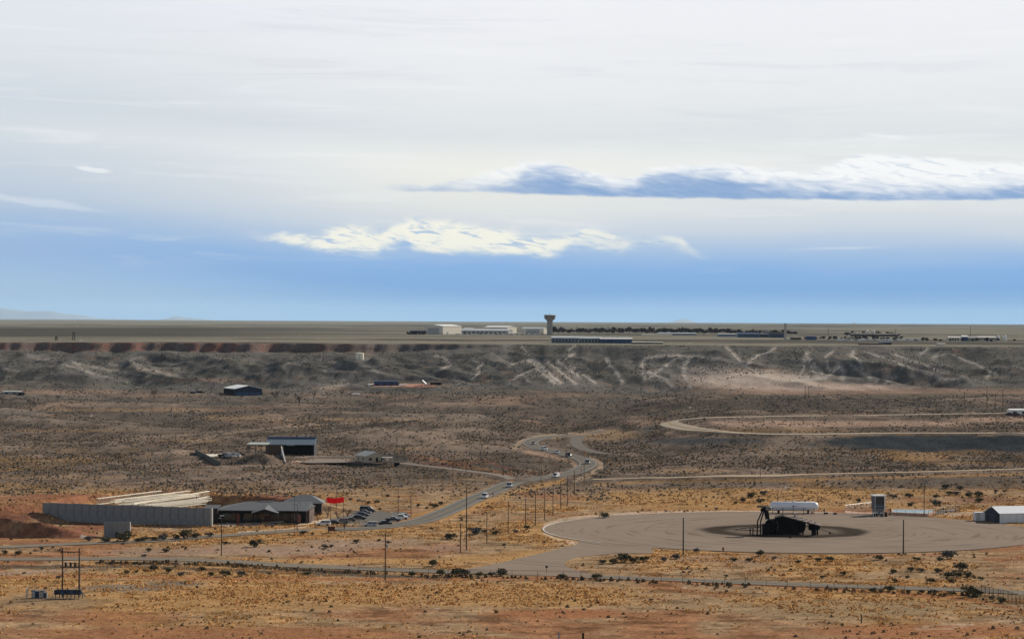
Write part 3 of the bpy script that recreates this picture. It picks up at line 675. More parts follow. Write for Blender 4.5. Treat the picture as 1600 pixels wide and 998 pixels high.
# tyre-marked surface of the training pad
BURN = ats(1226, 829.5); BURN = (BURN.x, BURN.y)
def pad_mat():
    m = bpy.data.materials.new('pad_asphalt'); m.use_nodes = True; g = NG(m.node_tree); b = g.n['Principled BSDF']
    b.inputs['Roughness'].default_value = .92; b.inputs['Specular IOR Level'].default_value = 0
    ge = g.node('ShaderNodeNewGeometry'); sp = g.node('ShaderNodeSeparateXYZ'); g.l.new(ge.outputs['Position'], sp.inputs[0])
    dx = g.m('SUBTRACT', sp.outputs[0], PADC[0] + 8); dy = g.m('SUBTRACT', sp.outputs[1], PADC[1] - 4)
    r = g.m('SQRT', g.m('ADD', g.m('MULTIPLY', dx, dx), g.m('MULTIPLY', dy, dy))); th = g.m('ARCTAN2', dy, dx)
    n1 = g.noise(g.xyz(g.m('MULTIPLY', g.m('SINE', th), 2.0), g.m('MULTIPLY', g.m('COSINE', th), 2.0), g.m('MULTIPLY', r, .35)), 1.0, 5.0, .65, .3)
    n2 = g.noise(ge.outputs['Position'], .08, 5.0, .6)
    k = g.m('SUBTRACT', 1.08, g.m('MULTIPLY', g.sstep(n1, .52, .66), .34)); k = g.m('MULTIPLY', k, g.m('MULTIPLY_ADD', n2, .3, .85))
    n3 = g.noise(ge.outputs['Position'], 1.1, 5.0, .7); k = g.m('MULTIPLY', k, g.m('MULTIPLY_ADD', n3, .16, .92))
    bx = g.m('SUBTRACT', sp.outputs[0], BURN[0]); by = g.m('SUBTRACT', sp.outputs[1], BURN[1]); br = g.m('SQRT', g.m('ADD', g.m('MULTIPLY', bx, bx), g.m('MULTIPLY', by, by)))
    w1 = g.noise(ge.outputs['Position'], .12, 6.0, .65); w2 = g.noise(ge.outputs['Position'], .6, 6.0, .7)
    br = g.m('ADD', br, g.m('MULTIPLY', g.m('SUBTRACT', w1, .5), 7.0))
    soot = g.m('MULTIPLY', g.sstep(br, 30.0, 25.5), g.m('SUBTRACT', .68, g.m('MULTIPLY', g.sstep(br, 22.0, 16.0), g.m('MULTIPLY_ADD', w2, .75, .0))))
    soot = g.m('ADD', soot, g.m('MULTIPLY', g.sstep(br, 48.0, 26.0), .10)); soot = g.m('ADD', soot, g.m('MULTIPLY', g.sstep(br, 10.0, 2.0), .08))
    k = g.m('MULTIPLY', k, g.m('SUBTRACT', 1.0, soot, clamp=True))
    g.l.new(g.mix(1.0, (.24, .19, .148, 1), g.xyz(k, k, k), 'MULTIPLY'), b.inputs[0]); return m
PM = pad_mat()
pad_o = disc('training_pad', PADC, PADR, PM, .10, 160); pad_o['kind'] = 'structure'
dw = pad('driveway', list(DRIVE), PM, .105)
def ringpart(r0, r1, a0, a1, n, m, z0, z1, name):
    mb = MB()
    for i in range(n):
        t0 = math.radians(a0 + (a1 - a0) * i / n); t1 = math.radians(a0 + (a1 - a0) * (i + 1) / n)
        q = [(r0, t0), (r1, t0), (r1, t1), (r0, t1)]
        vs = [(PADC[0] + r * math.cos(t), PADC[1] + r * math.sin(t), z) for z in (z0, z1) for r, t in q]
        mb.poly(vs, [(4, 5, 6, 7), (0, 1, 5, 4), (1, 2, 6, 5), (2, 3, 7, 6), (3, 0, 4, 7)])
    o = mb.build(name, m); o['kind'] = 'structure'; return o
ringpart(PADR - .1, PADR + .45, 62, 218, 90, mat('kerb_concrete', (.50, .44, .36), .9, 0, .12, 1), -.1, .24, 'kerb')
ringpart(PADR - .1, PADR + .3, 246, 345, 60, mat('kerb_dark', (.16, .12, .09), .9), -.1, .2, 'kerb')
pad('parking_lot', [(497, 823), (492, 815), (515, 811), (545, 805), (556, 797), (566, 793.5), (602, 795), (632, 797), (640, 806), (622, 815), (590, 821), (560, 823.5), (540, 825)], asph, .098)
pad('pavement', [(373, 832.5), (430, 828), (470, 825), (494, 822.5), (494, 820.8), (462, 823), (420, 826), (373, 830.6)], mat('pale_concrete', (.60, .50, .38), .9, 0, .1, 1, 0), .11)
pad('pavement', [(462, 821.5), (497, 816.5), (515, 810.5), (497, 812.5), (470, 817.5)], mat('pale_concrete', (.60, .50, .38)), .11)
pad('forecourt', [(340, 823), (400, 821), (470, 817), (480, 814), (345, 817)], concm, .06)
pad('apron', [(441, 712), (445, 722), (490, 723), (545, 722), (600, 724), (640, 727), (640, 722), (590, 719), (555, 714), (492, 711.5)], mat('apron_asphalt', (.25, .205, .17), .95, 0, .15, .3, 0), .09)
pad('slab', [(318, 709), (350, 709), (352, 713), (346, 718.5), (337, 718.5)], mat('bleached_slab', (.72, .66, .55), .9, 0, .08, 1, 0), .10)
pad('apron', [(445, 717), (462, 716.5), (470, 722.5), (446, 723)], mat('sandy_concrete', (.50, .36, .25), .95, 0, .15, .3, 0), .11)
pad('slab', [(1320, 801.5), (1364, 802.0), (1364, 798), (1320, 797.5)], mat('pink_concrete', (.60, .38, .27), .9, 0, .1, .5, 0), .05)
pad('slab', [(1393, 803.5), (1450, 805.5), (1472, 803), (1472, 800.5), (1393, 799.5)], mat('pink_concrete', (.60, .38, .27)), .05)
pad('yard', [(578, 604), (690, 604), (690, 600.5), (578, 599.5)], mat('yard_dirt', (.42, .24, .17), 1, 0, .2, .1, 0), .15)

# ---------------------------------------------------------------- ground cover
def scatter(name, N, D0, D1, u0, u1, size, height, spiky, colfn, prob, m, seed, world=True):
    r = np.random.default_rng(seed)
    k = r.random(N); y = np.sqrt(D0 ** 2 + k * (D1 ** 2 - D0 ** 2)) if world else 1 / (1 / D0 + k * (1 / D1 - 1 / D0))
    x = (u0 + r.random(N) * (u1 - u0)) * y / F
    keep = r.random(N) < prob(x, y); x = x[keep]; y = y[keep]
    # clear of roads and yards
    clr = np.ones(len(x), bool)
    qx, qy = project(x, y, Hs(x, y)); clr &= ~(inpoly(qx, qy, DRIVE) | inpoly(qx, qy - 2.5, DRIVE))
    for pts, hw, fe, bb in flats[:NOSHRUB] + flats[NOSHRUB + 2:]:
        kk = (x > bb[0]) & (x < bb[1]) & (y > bb[2]) & (y < bb[3])
        if kk.any():
            d = np.hypot(x[kk] - pts[0][0], y[kk] - pts[0][1]) if len(pts) == 1 else seg_dist(x[kk], y[kk], [p[:2] for p in pts])[0]
            lim = (hw + .5) if (len(pts) > 1 or hw > 80) else 0
            q = np.ones(len(x), bool); q[kk] = d > lim; clr &= q
    x = x[clr]; y = y[clr]
    if len(NOGO):
        clr = np.ones(len(x), bool)
        for a0, a1, b0, b1 in NOGO: clr &= ~((x > a0) & (x < a1) & (y > b0) & (y < b1))
        x = x[clr]; y = y[clr]
    z = np.concatenate([H(x[i:i + 60000], y[i:i + 60000]) for i in range(0, len(x), 60000)]) if len(x) else x
    n = len(x); s = size(x, y, r) ; h = height(x, y, r) * s
    col = colfn(x, y, r)
    if spiky:      # tussock: a low five-sided tuft with an off-centre tip
        k1 = 5; nv = 6; V = np.zeros((n, nv, 3)); a0 = r.random(n) * 2 * PI
        for j in range(k1):
            rr = s * .5 * (.55 + .9 * r.random(n)); t = a0 + 2 * PI * j / k1
            V[:, j] = np.stack([x + rr * np.cos(t), y + rr * np.sin(t), z - .05], -1)
        V[:, 5] = np.stack([x + s * .5 * (r.random(n) - .5), y + s * .5 * (r.random(n) - .5), z + h * (.7 + .6 * r.random(n))], -1)
        fs = [(0, 1, 5), (1, 2, 5), (2, 3, 5), (3, 4, 5), (4, 0, 5)]
        Fc = (np.arange(n)[:, None, None] * nv + np.array(fs)[None]).reshape(-1, 3); Vf = V.reshape(-1, 3); tint = np.repeat(col, nv, 0)
        tint = tint * (0.85 + .3 * r.random((len(tint), 1)))
    else:          # low uneven bush: a ring, a smaller ring of three, a flat crown
        k1, k2 = 6, 3; nv = k1 + k2; V = np.zeros((n, nv, 3)); a0 = r.random(n) * 2 * PI
        for j in range(k1):
            rr = s * .5 * (.75 + .5 * r.random(n)); t = a0 + 2 * PI * j / k1
            V[:, j] = np.stack([x + rr * np.cos(t), y + rr * np.sin(t), z - .06 + .1 * h * r.random(n)], -1)
        for j in range(k2):
            rr = s * .26 * (.5 + .9 * r.random(n)); t = a0 + .5 + 2 * PI * j / k2
            V[:, k1 + j] = np.stack([x + rr * np.cos(t), y + rr * np.sin(t), z + h * (.65 + .5 * r.random(n))], -1)
        fs = [(0, 1, 6), (1, 2, 7), (1, 7, 6), (2, 3, 7), (3, 4, 8), (3, 8, 7), (4, 5, 8), (5, 0, 6), (5, 6, 8), (6, 7, 8)]
        Fc = (np.arange(n)[:, None, None] * nv + np.array(fs)[None]).reshape(-1, 3); Vf = V.reshape(-1, 3); tint = np.repeat(col, nv, 0)
        tint = tint * (0.8 + .4 * r.random((len(tint), 1)))
    o = np_mesh(name, Vf, Fc, m, tint, False, 'stuff'); return o
leaf = attr_mat('leaf', .2, 3.0, 0, 1.0); straw = attr_mat('straw', .2, 3.0, 0, 1.0, .45)
NOGO = []
def box_px(px, py, hw, hd, dy=0):
    p = ats(px, py); NOGO.append((p.x - hw, p.x + hw, p.y + dy - hd, p.y + dy + hd))
box_px(200, 812, 31, 30, 28); box_px(410, 815, 17, 14, 12); box_px(470, 800, 14, 14, 12); box_px(465, 700, 14, 14, 12); box_px(585, 718, 9, 7, 4); box_px(565, 808, 12, 18, 0); box_px(605, 808, 9, 14, 0)
box_px(1240, 800, 14, 4); box_px(1425, 802, 26, 4); box_px(1345, 799, 6, 4); box_px(1375, 802, 4, 4); box_px(1575, 805, 13, 12, 4); box_px(345, 713, 12, 12); box_px(375, 610, 20, 14, 5); box_px(605, 600, 14, 10); box_px(85, 927, 12, 4)
def lerp(a, b, t): return np.array(a)[None] * (1 - t[:, None]) + np.array(b)[None] * t[:, None]
def px_of(x, y): return project(x, y, Hs(x, y))
def densA(x, y):
    n = fbm(x / 38., y / 60., 301, 3); px, py = px_of(x, y); k = np.clip(.62 + .9 * n, .08, 1) * (1 - .75 * ss(fbm(x / 95.0, y / 130.0, 2, 4, .5), .1, .6))
    for cx, cy, rx, ry, q in ((1440, 692, 180, 13, .05), (1590, 691, 100, 14, .05), (1320, 658, 300, 8, .15), (1090, 690, 80, 5, .3), (950, 680, 60, 10, .4), (980, 750, 400, 5, .2), (1430, 610, 330, 9, .1), (1200, 600, 150, 14, .15), (520, 606, 120, 4, .2), (300, 616, 120, 4, .3), (860, 712, 50, 24, .5)):
        k = k * (q + (1 - q) * ss(np.hypot((px - cx) / rx, (py - cy) / ry), .7, 1.1))
    k = np.maximum(k, 1.0 * (1 - ss(np.hypot((px - 1250) / 340, (py - 632) / 11), .7, 1.0)))
    return k
def sage_col(x, y, r):
    t = r.random(len(x)); c = lerp((.085, .073, .054), (.19, .15, .11), t); w = (r.random(len(x)) < .2)[:, None]
    return np.where(w, lerp((.30, .20, .10), (.24, .13, .075), r.random(len(x))), c)
scatter('sagebrush', 110000, 1010, 1720, -860, 860, lambda x, y, r: .45 + 1.15 * r.random(len(x)) ** 2.4, lambda x, y, r: .34 + .2 * r.random(len(x)), 0, sage_col, lambda x, y: densA(x, y) * np.where((x > .0385 * y) & (y < 1075), .12, 1), leaf, 21)
scatter('far_sagebrush', 62000, 1700, 2620, -860, 860, lambda x, y, r: .6 + 1.4 * r.random(len(x)) ** 3, lambda x, y, r: .34 + .2 * r.random(len(x)), 0, lambda x, y, r: lerp((.085, .08, .068), (.16, .14, .115), r.random(len(x))), lambda x, y: np.clip(densA(x, y) * (y < rim(x) - 4), 0, 1), leaf, 22)
scatter('low_brush', 13000, 560, 1010, -900, 900, lambda x, y, r: .35 + 1.0 * r.random(len(x)) ** 3.5, lambda x, y, r: .4 + .2 * r.random(len(x)), 0, lambda x, y, r: lerp((.09, .07, .042), (.26, .15, .075), r.random(len(x))), lambda x, y: .03 + .97 * ss(fbm(x / 22., y / 40., 311, 3), .0, .7), leaf, 23)
def dens_g(x, y):
    a = fbm(x / 60., y / 90., 101, 4) + .45 * fbm(x / 17., y / 26., 111, 4)
    px, py = px_of(x, y)
    k = ss(a, -.45, .5) * (.12 + 1.1 * ss(fbm(x / 6., y / 9., 131, 3), -.15, .35))
    k = np.maximum(k, .9 * (1 - ss(np.hypot((px - 640) / 480, (py - 926) / 20), .6, 1)) * (.3 + .8 * ss(fbm(x / 5., y / 8., 137, 3), -.3, .3)))
    for cx, cy, rx, ry in ((880, 958, 120, 10), (170, 965, 120, 16), (330, 990, 420, 12), (1450, 985, 240, 12), (430, 858, 150, 10), (560, 848, 100, 9), (70, 940, 130, 12), (20, 830, 120, 18), (830, 872, 120, 16)):
        k = k * (.1 + .9 * ss(np.hypot((px - cx) / rx, (py - cy) / ry), .75, 1.1))
    return np.clip(k, .03, 1)
scatter('dry_grass', 260000, 556, 1000, -900, 900, lambda x, y, r: .25 + .75 * r.random(len(x)) ** 2.2, lambda x, y, r: .35 + .3 * r.random(len(x)), 5, lambda x, y, r: lerp((.90, .57, .23), (.40, .21, .09), r.random(len(x)) ** 1.1), dens_g, straw, 24, True)
scatter('dry_grass_beyond', 50000, 985, 1330, -860, 860, lambda x, y, r: .5 + .8 * r.random(len(x)), lambda x, y, r: .3 + .2 * r.random(len(x)), 5, lambda x, y, r: lerp((.66, .42, .18), (.30, .17, .09), r.random(len(x))), lambda x, y: np.clip(dens_g(x, y) * np.where((x > .0385 * y) & (y < 1075), 1, .45), 0, 1), straw, 25)
VERGE = [([(660, 901), (750, 902), (850, 903.5), (930, 906), (1050, 911), (1200, 917), (1350, 924.5), (1450, 928), (1530, 931.5)], 2.2, .8), ([(150, 880), (260, 880), (360, 883.5), (470, 890.5), (570, 896), (640, 899)], 2.4, .9), ([(1500, 930), (1560, 940), (1600, 952)], 3, .7), ([(1000, 772), (1200, 770), (1400, 768), (1600, 762)], 1.6, .5), ([(160, 848), (330, 841)], 2.0, .7), ([(340, 790), (500, 792)], 2, .4)]
def pv(x, y):
    px, py = px_of(x, y); k = np.zeros(len(x)); nn = fbm(x / 9., y / 12., 401, 3)
    for pts, w, q in VERGE: k = np.maximum(k, (1 - ss(seg_dist(px, py, pts)[0], w * .5, w * 1.2)) * q * ss(nn, -.5, .2))
    return k
scatter('verge_weeds', 42000, 640, 1010, -880, 880, lambda x, y, r: .5 + .9 * r.random(len(x)), lambda x, y, r: .5 + .4 * r.random(len(x)), 0, lambda x, y, r: lerp((.06, .048, .03), (.20, .13, .07), r.random(len(x))), pv, leaf, 31)
# ---------------------------------------------------------------- common builders
steel = mat('dark_steel', (.05, .048, .045), .6, .5, .3, 2); wood = mat('creosoted_wood', (.07, .05, .035), .9, 0, .35, 3, .2, (6, 6, .6))
galv = mat('galvanised', (.30, .31, .31), .5, .6, .2, 3); conc = mat('cast_concrete', (.205, .215, .215), .9, 0, .6, .45, .2, (1, 1, .45), .3)
whitem = mat('white_paint', (.78, .77, .73), .55, 0, .07, 1.5); offw = mat('off_white_sheet', (.55, .53, .47), .6, 0, .1, 1, .3); cream = mat('cream_sheet', (.60, .53, .40), .6, 0, .08, .3)
greyw = mat('grey_sheet', (.34, .34, .33), .6, .1, .12, .3); black = mat('blackened_steel', (.007, .006, .006), .9, 0, .5, 1.2, .08); rust = mat('rusty_plate', (.085, .05, .038), .8, .2, .4, 1.0)
bluer = mat('blue_sheet', (.035, .075, .16), .5, .2, .2, .3); navy = mat('navy_sheet', (.018, .028, .055), .6, .1, .2, .3); slate = mat('slate_grey_roof', (.115, .12, .125), .75, .1, .22, .6)
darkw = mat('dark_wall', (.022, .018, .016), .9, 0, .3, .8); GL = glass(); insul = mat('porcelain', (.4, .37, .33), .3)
redp = mat('red_cloth', (.92, .008, .012), .8, 0, .05, 2); brown = mat('brown_board', (.09, .035, .025), .8, 0, .2, 2); orange = mat('orange_sign', (.75, .20, .03), .6, 0, .1, 2); redsign = mat('red_sign', (.22, .04, .03), .6)
earth = mat('earth', (.25, .17, .11), 1, 0, .3, .8, .05, None, .6)
def posl(i, n): return (ORD[i] + ' from the left') if i < (n + 1) // 2 else (ORD[n - 1 - i] + ' from the right')
ORD = ['first', 'second', 'third', 'fourth', 'fifth', 'sixth', 'seventh', 'eighth', 'ninth', 'tenth', 'eleventh', 'twelfth', 'thirteenth', 'fourteenth', 'fifteenth', 'sixteenth', 'seventeenth', 'eighteenth', 'nineteenth', 'twentieth', 'twenty-first', 'twenty-second', 'twenty-third', 'twenty-fourth', 'twenty-fifth', 'twenty-sixth', 'twenty-seventh', 'twenty-eighth', 'twenty-ninth', 'thirtieth', 'thirty-first', 'thirty-second', 'thirty-third', 'thirty-fourth']

def pole(px, top, base, label, kind='bare', group='utility poles', r=.17, cat='utility pole', name='utility_pole', far=None):
    p = at(px, base) if far is None else atD(px, base, far)
    if far is not None: p.z = hgt(p.x, p.y)
    s = p.y / F; h = (base - top) * s
    t = empty(name, p); tag(t, label, cat, group)
    r = max(r, s * .42)
    MB().tube((0, 0, -.4), (0, 0, h), r, r * .7, 8).build('pole', steel if kind in ('light', 'tee', 'mast') else wood, t)
    if kind == 'arm':
        MB().cbox((0, -r, h - .5), (2.6, .14, .16)).build('crossarm', wood, t)
        for q in (-1.15, -.4, .4, 1.15): MB().tube((q, -r, h - .42), (q, -r, h - .1), .06, .05, 6).build('insulator', insul, t)
    if kind == 'arm2':
        for dz, wd in ((.4, 3.2), (1.9, 2.0)):
            MB().cbox((0, -r, h - dz), (wd, .14, .18)).build('crossarm', wood, t)
        for q in (-1.4, -.6, .6, 1.4): MB().tube((q, -r, h - .3), (q, -r, h + .05), .07, .06, 6).build('insulator', insul, t)
        MB().lathe([(.28, 0), (.3, .1), (.3, .9), (.2, 1.0)], (.45, -.25, h - 3.6), 12).build('transformer_can', galv, t)
    if kind == 'light':
        MB().tube((0, 0, h - .1), (1.5, 0, h + .1), .08, .06, 6).build('arm', steel, t)
        MB().cbox((1.7, 0, h + .1), (.8, .35, .18)).build('lamp_head', galv, t)
    if kind == 'tee':
        MB().cbox((0, 0, h), (2.6, .2, .18)).build('crossarm', steel, t)
        for q in (-1.1, -.35, .35, 1.1): MB().cbox((q, -.15, h + .25), (.5, .35, .35)).build('floodlight', galv, t)
    if kind == 'lamp':
        MB().cbox((0, 0, h + .15), (1.3, .7, .25)).build('lamp_head', galv, t)
        MB().cbox((-.5, 0, h - .6), (.8, .3, .2)).build('bracket', galv, t)
    return t

def fence(pxs, h, label, step=3.0, wires=5, name='chain_link_fence', mt=None, far=False, wr=.02, pr=.05, diag=True, cat='fence'):
    w = [at(*p) for p in pxs]; pts = resample([(p.x, p.y) for p in w], step)
    o = empty(name, (pts[0][0], pts[0][1], hgt(*pts[0]))); tag(o, label, cat); o0 = o.location
    mt = mt or steel; me = None
    P = [(x - o0.x, y - o0.y, hgt(x, y) - o0.z) for x, y in pts]
    for i, p in enumerate(P):
        if me is None: q = MB().tube((0, 0, -.2), (0, 0, h + .05), pr, pr, 6).build('post', mt, o); me = q.data
        else: q = bpy.data.objects.new('post', me); link(q, o)
        q.location = p
    mb = MB(); m2 = MB()
    for a, b in zip(P[:-1], P[1:]):
        mb.tube((a[0], a[1], a[2] + h), (b[0], b[1], b[2] + h), wr * 1.6, None, 4, False)
        for k in range(wires):
            z = h * (k + .5) / wires
            m2.tube((a[0], a[1], a[2] + z), (b[0], b[1], b[2] + z), wr, None, 3, False)
        if diag:
            n = 5
            for k in range(n):
                t0 = k / n; t1 = (k + 1) / n
                def L(t, z): return (a[0] + (b[0] - a[0]) * t, a[1] + (b[1] - a[1]) * t, a[2] + (b[2] - a[2]) * t + z)
                m2.tube(L(t0, .05), L(t1, h), wr * .8, None, 3, False); m2.tube(L(t0, h), L(t1, .05), wr * .8, None, 3, False)
    mb.build('top_rail', mt, o); m2.build('mesh_panel', mt, o)['kind'] = 'stuff'
    return o

def gable_parts(t, L, W, he, hr, wm, rm, over=.5, x0=0, th=.18, name='', wall=True, z0=0, open_front=False):
    """walls and a two-slope roof, ridge along x, front at y=0"""
    a, b = x0 - L / 2, x0 + L / 2
    if wall:
        mb = MB()
        if open_front:
            mb.box(a, a + .25, 0, W, z0 - .5, he); mb.box(b - .25, b, 0, W, z0 - .5, he); mb.box(a + .25, b - .25, W - .25, W, z0 - .5, he)
            mb.extr([(0, he), (W, he), (W / 2, hr)], a, a + .25, 'yz'); mb.extr([(0, he), (W, he), (W / 2, hr)], b - .25, b, 'yz')
        else: mb.extr([(0, z0 - .5), (W, z0 - .5), (W, he), (W / 2, hr), (0, he)], a, b, 'yz')
        mb.build('wall', wm, t)
    k = (hr - he) / (W / 2)
    MB().slab([(a - over, -over, he - k * over + th + .02), (b + over, -over, he - k * over + th + .02), (b + over, W / 2, hr + th + .02), (a - over, W / 2, hr + th + .02)], th).build('roof_slope', rm, t)
    MB().slab([(b + over, W + over, he - k * over + th + .02), (a - over, W + over, he - k * over + th + .02), (a - over, W / 2, hr + th + .02), (b + over, W / 2, hr + th + .02)], th).build('roof_slope', rm, t)
def hip_roof(t, a, b, y0, y1, he, hr, inl, inr, rm, th=.16):
    ym = (y0 + y1) / 2; e = th + .02
    P = [(a, y0, he + e), (b, y0, he + e), (b, y1, he + e), (a, y1, he + e), (a + inl, ym, hr + e), (b - inr, ym, hr + e)]
    for q in ((0, 1, 5, 4), (2, 3, 4, 5)): MB().slab([P[i] for i in q], th).build('roof_slope', rm, t)
    for q, k in (((3, 0, 4), inl), ((1, 2, 5), inr)):
        if k > .1: MB().poly([P[i] for i in q] + [(P[i][0], P[i][1], P[i][2] - th) for i in q], [(0, 1, 2), (5, 4, 3), (0, 3, 4, 1), (1, 4, 5, 2), (2, 5, 3, 0)]).build('hip_slope', rm, t)
def corner_shed(name, px, py, theta, Ll, Lr, he, hr, label, wm, rm, cat='building', ridge='l', extras=None, D=None):
    """a shed seen on its corner; the near corner stands at the given point"""
    p = at(px, py) if D is None else atD(px, py, D)
    t = empty(name, p, math.radians(theta)); tag(t, label, cat)
    # local: right face along +x, left face along +y
    if ridge == 'l':
        MB().extr([(0, -1), (Lr, -1), (Lr, he), (Lr / 2, hr), (0, he)], 0, Ll, 'xz').build('wall', wm, t)
        for q in ([(-.4, -.4, he + .15), (-.4, Ll + .4, he + .15), (Lr / 2, Ll + .4, hr + .2), (Lr / 2, -.4, hr + .2)], [(Lr + .4, -.4, he + .15), (Lr + .4, Ll + .4, he + .15), (Lr / 2, Ll + .4, hr + .2), (Lr / 2, -.4, hr + .2)]):
            MB().slab(q, .25).build('roof_slope', rm, t)
    else:
        MB().extr([(0, -1), (Ll, -1), (Ll, he), (Ll / 2, hr), (0, he)], 0, Lr, 'yz').build('wall', wm, t)
        for q in ([(-.4, -.4, he + .15), (Lr + .4, -.4, he + .15), (Lr + .4, Ll / 2, hr + .2), (-.4, Ll / 2, hr + .2)], [(-.4, Ll + .4, he + .15), (Lr + .4, Ll + .4, he + .15), (Lr + .4, Ll / 2, hr + .2), (-.4, Ll / 2, hr + .2)]):
            MB().slab(q, .25).build('roof_slope', rm, t)
    for e in extras or []:
        face, u0, u1, z0, z1, nm, m_ = e
        if face == 'r': MB().box(u0, u1, -.08, 0, z0, z1).build(nm, m_, t)
        else: MB().box(-.08, 0, u0, u1, z0, z1).build(nm, m_, t)
    return t

# ---------------------------------------------------------------- cars
CARS = {}
def car_proto(kind, pm):
    t = empty('car', (0, 0, 0)); W = {'suv': 1.95, 'van': 2.0, 'pickup': 1.98, 'sedan': 1.82}[kind]
    hw = W / 2
    if kind == 'sedan':
        low = [(-2.3, .3), (-2.34, .7), (-2.2, .93), (-1.3, .98), (1.0, .95), (2.0, .82), (2.32, .62), (2.34, .3)]; cab = [(-1.75, .95), (-1.05, 1.40), (.25, 1.44), (1.15, .94)]; rf = (-1.05, .25, 1.44); wx = 1.42; wr = .33
    elif kind == 'suv':
        low = [(-2.4, .36), (-2.45, .8), (-2.4, 1.1), (1.0, 1.1), (2.1, 1.0), (2.4, .78), (2.42, .36)]; cab = [(-2.35, 1.08), (-2.15, 1.76), (.45, 1.78), (1.2, 1.08)]; rf = (-2.15, .45, 1.78); wx = 1.45; wr = .38
    elif kind == 'van':
        low = [(-2.7, .4), (-2.75, 1.25), (1.6, 1.2), (2.3, .95), (2.6, .75), (2.62, .4)]; cab = [(-2.72, 1.2), (-2.68, 2.15), (.9, 2.15), (1.85, 1.18)]; rf = (-2.68, .9, 2.15); wx = 1.7; wr = .38
    else:
        low = [(-2.8, .45), (-2.82, .72), (-2.82, 1.12), (-.75, 1.12), (1.25, 1.12), (2.45, 1.06), (2.75, .85), (2.78, .45)]; cab = [(-.75, 1.1), (-.62, 1.82), (.75, 1.84), (1.45, 1.1)]; rf = (-.62, .75, 1.84); wx = 1.75; wr = .42
    mb = MB(); n = len(low)      # body with tumblehome: three stations across each side
    vs = []
    for y, k in ((-hw, .97), (-hw * .9, 1.0), (hw * .9, 1.0), (hw, .97)):
        for x, z in low: vs.append((x * k, y, z if k == 1.0 or z < .5 else z - .04))
    fs = []
    for j in range(3):
        for i in range(n): fs.append((j * n + i, j * n + (i + 1) % n, (j + 1) * n + (i + 1) % n, (j + 1) * n + i))
    fs += [tuple(range(n))[::-1], tuple(range(3 * n, 4 * n))]
    mb.poly(vs, fs)
    for s_ in (-1, 1):            # pillars
        for a, b in ((cab[0], cab[1]), (cab[3], cab[2])):
            mb.tube((a[0], s_ * hw * .88, a[1]), (b[0], s_ * hw * .78, b[1]), .055, None, 5)
        mb.tube(((cab[0][0] + cab[3][0]) / 2, s_ * hw * .9, 1.0), ((cab[1][0] + cab[2][0]) / 2, s_ * hw * .79, cab[1][1]), .05, None, 5)
    if kind == 'pickup':
        mb2 = MB(); mb2.box(-2.7, -.85, -hw * .8, hw * .8, 1.121, 1.13).build('bed', darkw, t)
        mb.box(-2.8, -.8, -hw, -hw * .86, 1.0, 1.22); mb.box(-2.8, -.8, hw * .86, hw, 1.0, 1.22); mb.box(-2.82, -2.72, -hw * .86, hw * .86, 1.0, 1.22)
    if kind == 'van': mb.box(cab[0][0] + .05, .0, -hw * .93, hw * .93, 1.15, 2.12)
    mb.build('body', pm, t)
    MB().box(rf[0] - .05, rf[1] + .08, -hw * .8, hw * .8, rf[2] - .03, rf[2] + .05).build('roof', pm, t)
    vs = []
    for y, k in ((-hw, 0), (hw, 0)):
        for i, (x, z) in enumerate(cab): vs.append((x, y * (.9 if i in (0, 3) else .79), z))
    MB().poly(vs, [(0, 1, 5, 4), (1, 2, 6, 5), (2, 3, 7, 6), (3, 0, 4, 7), (3, 2, 1, 0), (4, 5, 6, 7)]).build('windows', GL, t)
    tyre = mat('tyre', (.02, .02, .02), .9); 
    w0 = MB().lathe([(wr * .55, -.11), (wr * .95, -.11), (wr, -.06), (wr, .06), (wr * .95, .11), (wr * .55, .11)], (0, 0, 0), 14, 'y')
    me = None
    for x in (-wx, wx):
        for y in (-hw + .1, hw - .1):
            if me is None: o = w0.build('wheel', tyre, t); me = o.data
            else: o = bpy.data.objects.new('wheel', me); link(o, t); KIDS.setdefault(t.name, []).append(o)
            o.location = (x, y, wr)
    xf = low[-2][0]; xr = low[1][0]
    for s_ in (-1, 1):
        MB().cbox((xf * .975, s_ * hw * .68, low[-2][1] + .05), (.14, .36, .14)).build('headlight', mat('lamp_lens', (.7, .7, .68), .2), t)
        MB().cbox((xr * .985, s_ * hw * .74, .85), (.1, .26, .2)).build('tail_light', mat('tail_lens', (.35, .02, .02), .3), t)
    return t
def paint(c): return mat('paint_%d_%d_%d' % tuple(int(v * 100) for v in c), c, .25, .1, .03, 1, .5)
PC = {'white': (.72, .72, .70), 'silver': (.42, .43, .44), 'grey': (.16, .16, .16), 'black': (.012, .012, .014), 'darkblue': (.02, .03, .06), 'brown': (.14, .10, .07), 'maroon': (.08, .02, .02)}
def car(kind, colour, px, py, deg, label, cat, group, sc=1.0, on=None):
    p = at(px, py)
    if on is not None: p.z = float(Hs(np.array([p.x]), np.array([p.y]))[0]) + on
    key = (kind, colour)
    if key in CARS: t = copy_tree(CARS[key])
    else: t = car_proto(kind, paint(PC[colour])); CARS[key] = t
    t.location = p; t.rotation_euler = (0, 0, math.radians(deg)); t.scale = (sc, sc, sc)
    t.name = {'suv': 'parked_suv', 'van': 'parked_van', 'pickup': 'parked_pickup', 'sedan': 'parked_car'}[kind] if group.startswith('veh') else {'suv': 'moving_suv', 'van': 'moving_van', 'pickup': 'moving_pickup', 'sedan': 'moving_car'}[kind]
    tag(t, label, cat, group); return t
G = 'vehicles in the parking lot'; z = .11
car('suv', 'white', 505.5, 820.5, 176, 'white SUV parked side-on beside the pavement, behind the flagpole', 'suv', G, 1.0, z)
car('sedan', 'black', 520, 818.5, 178, 'black sedan parked just right of the white SUV near the flagpole', 'car', G, 1, z)
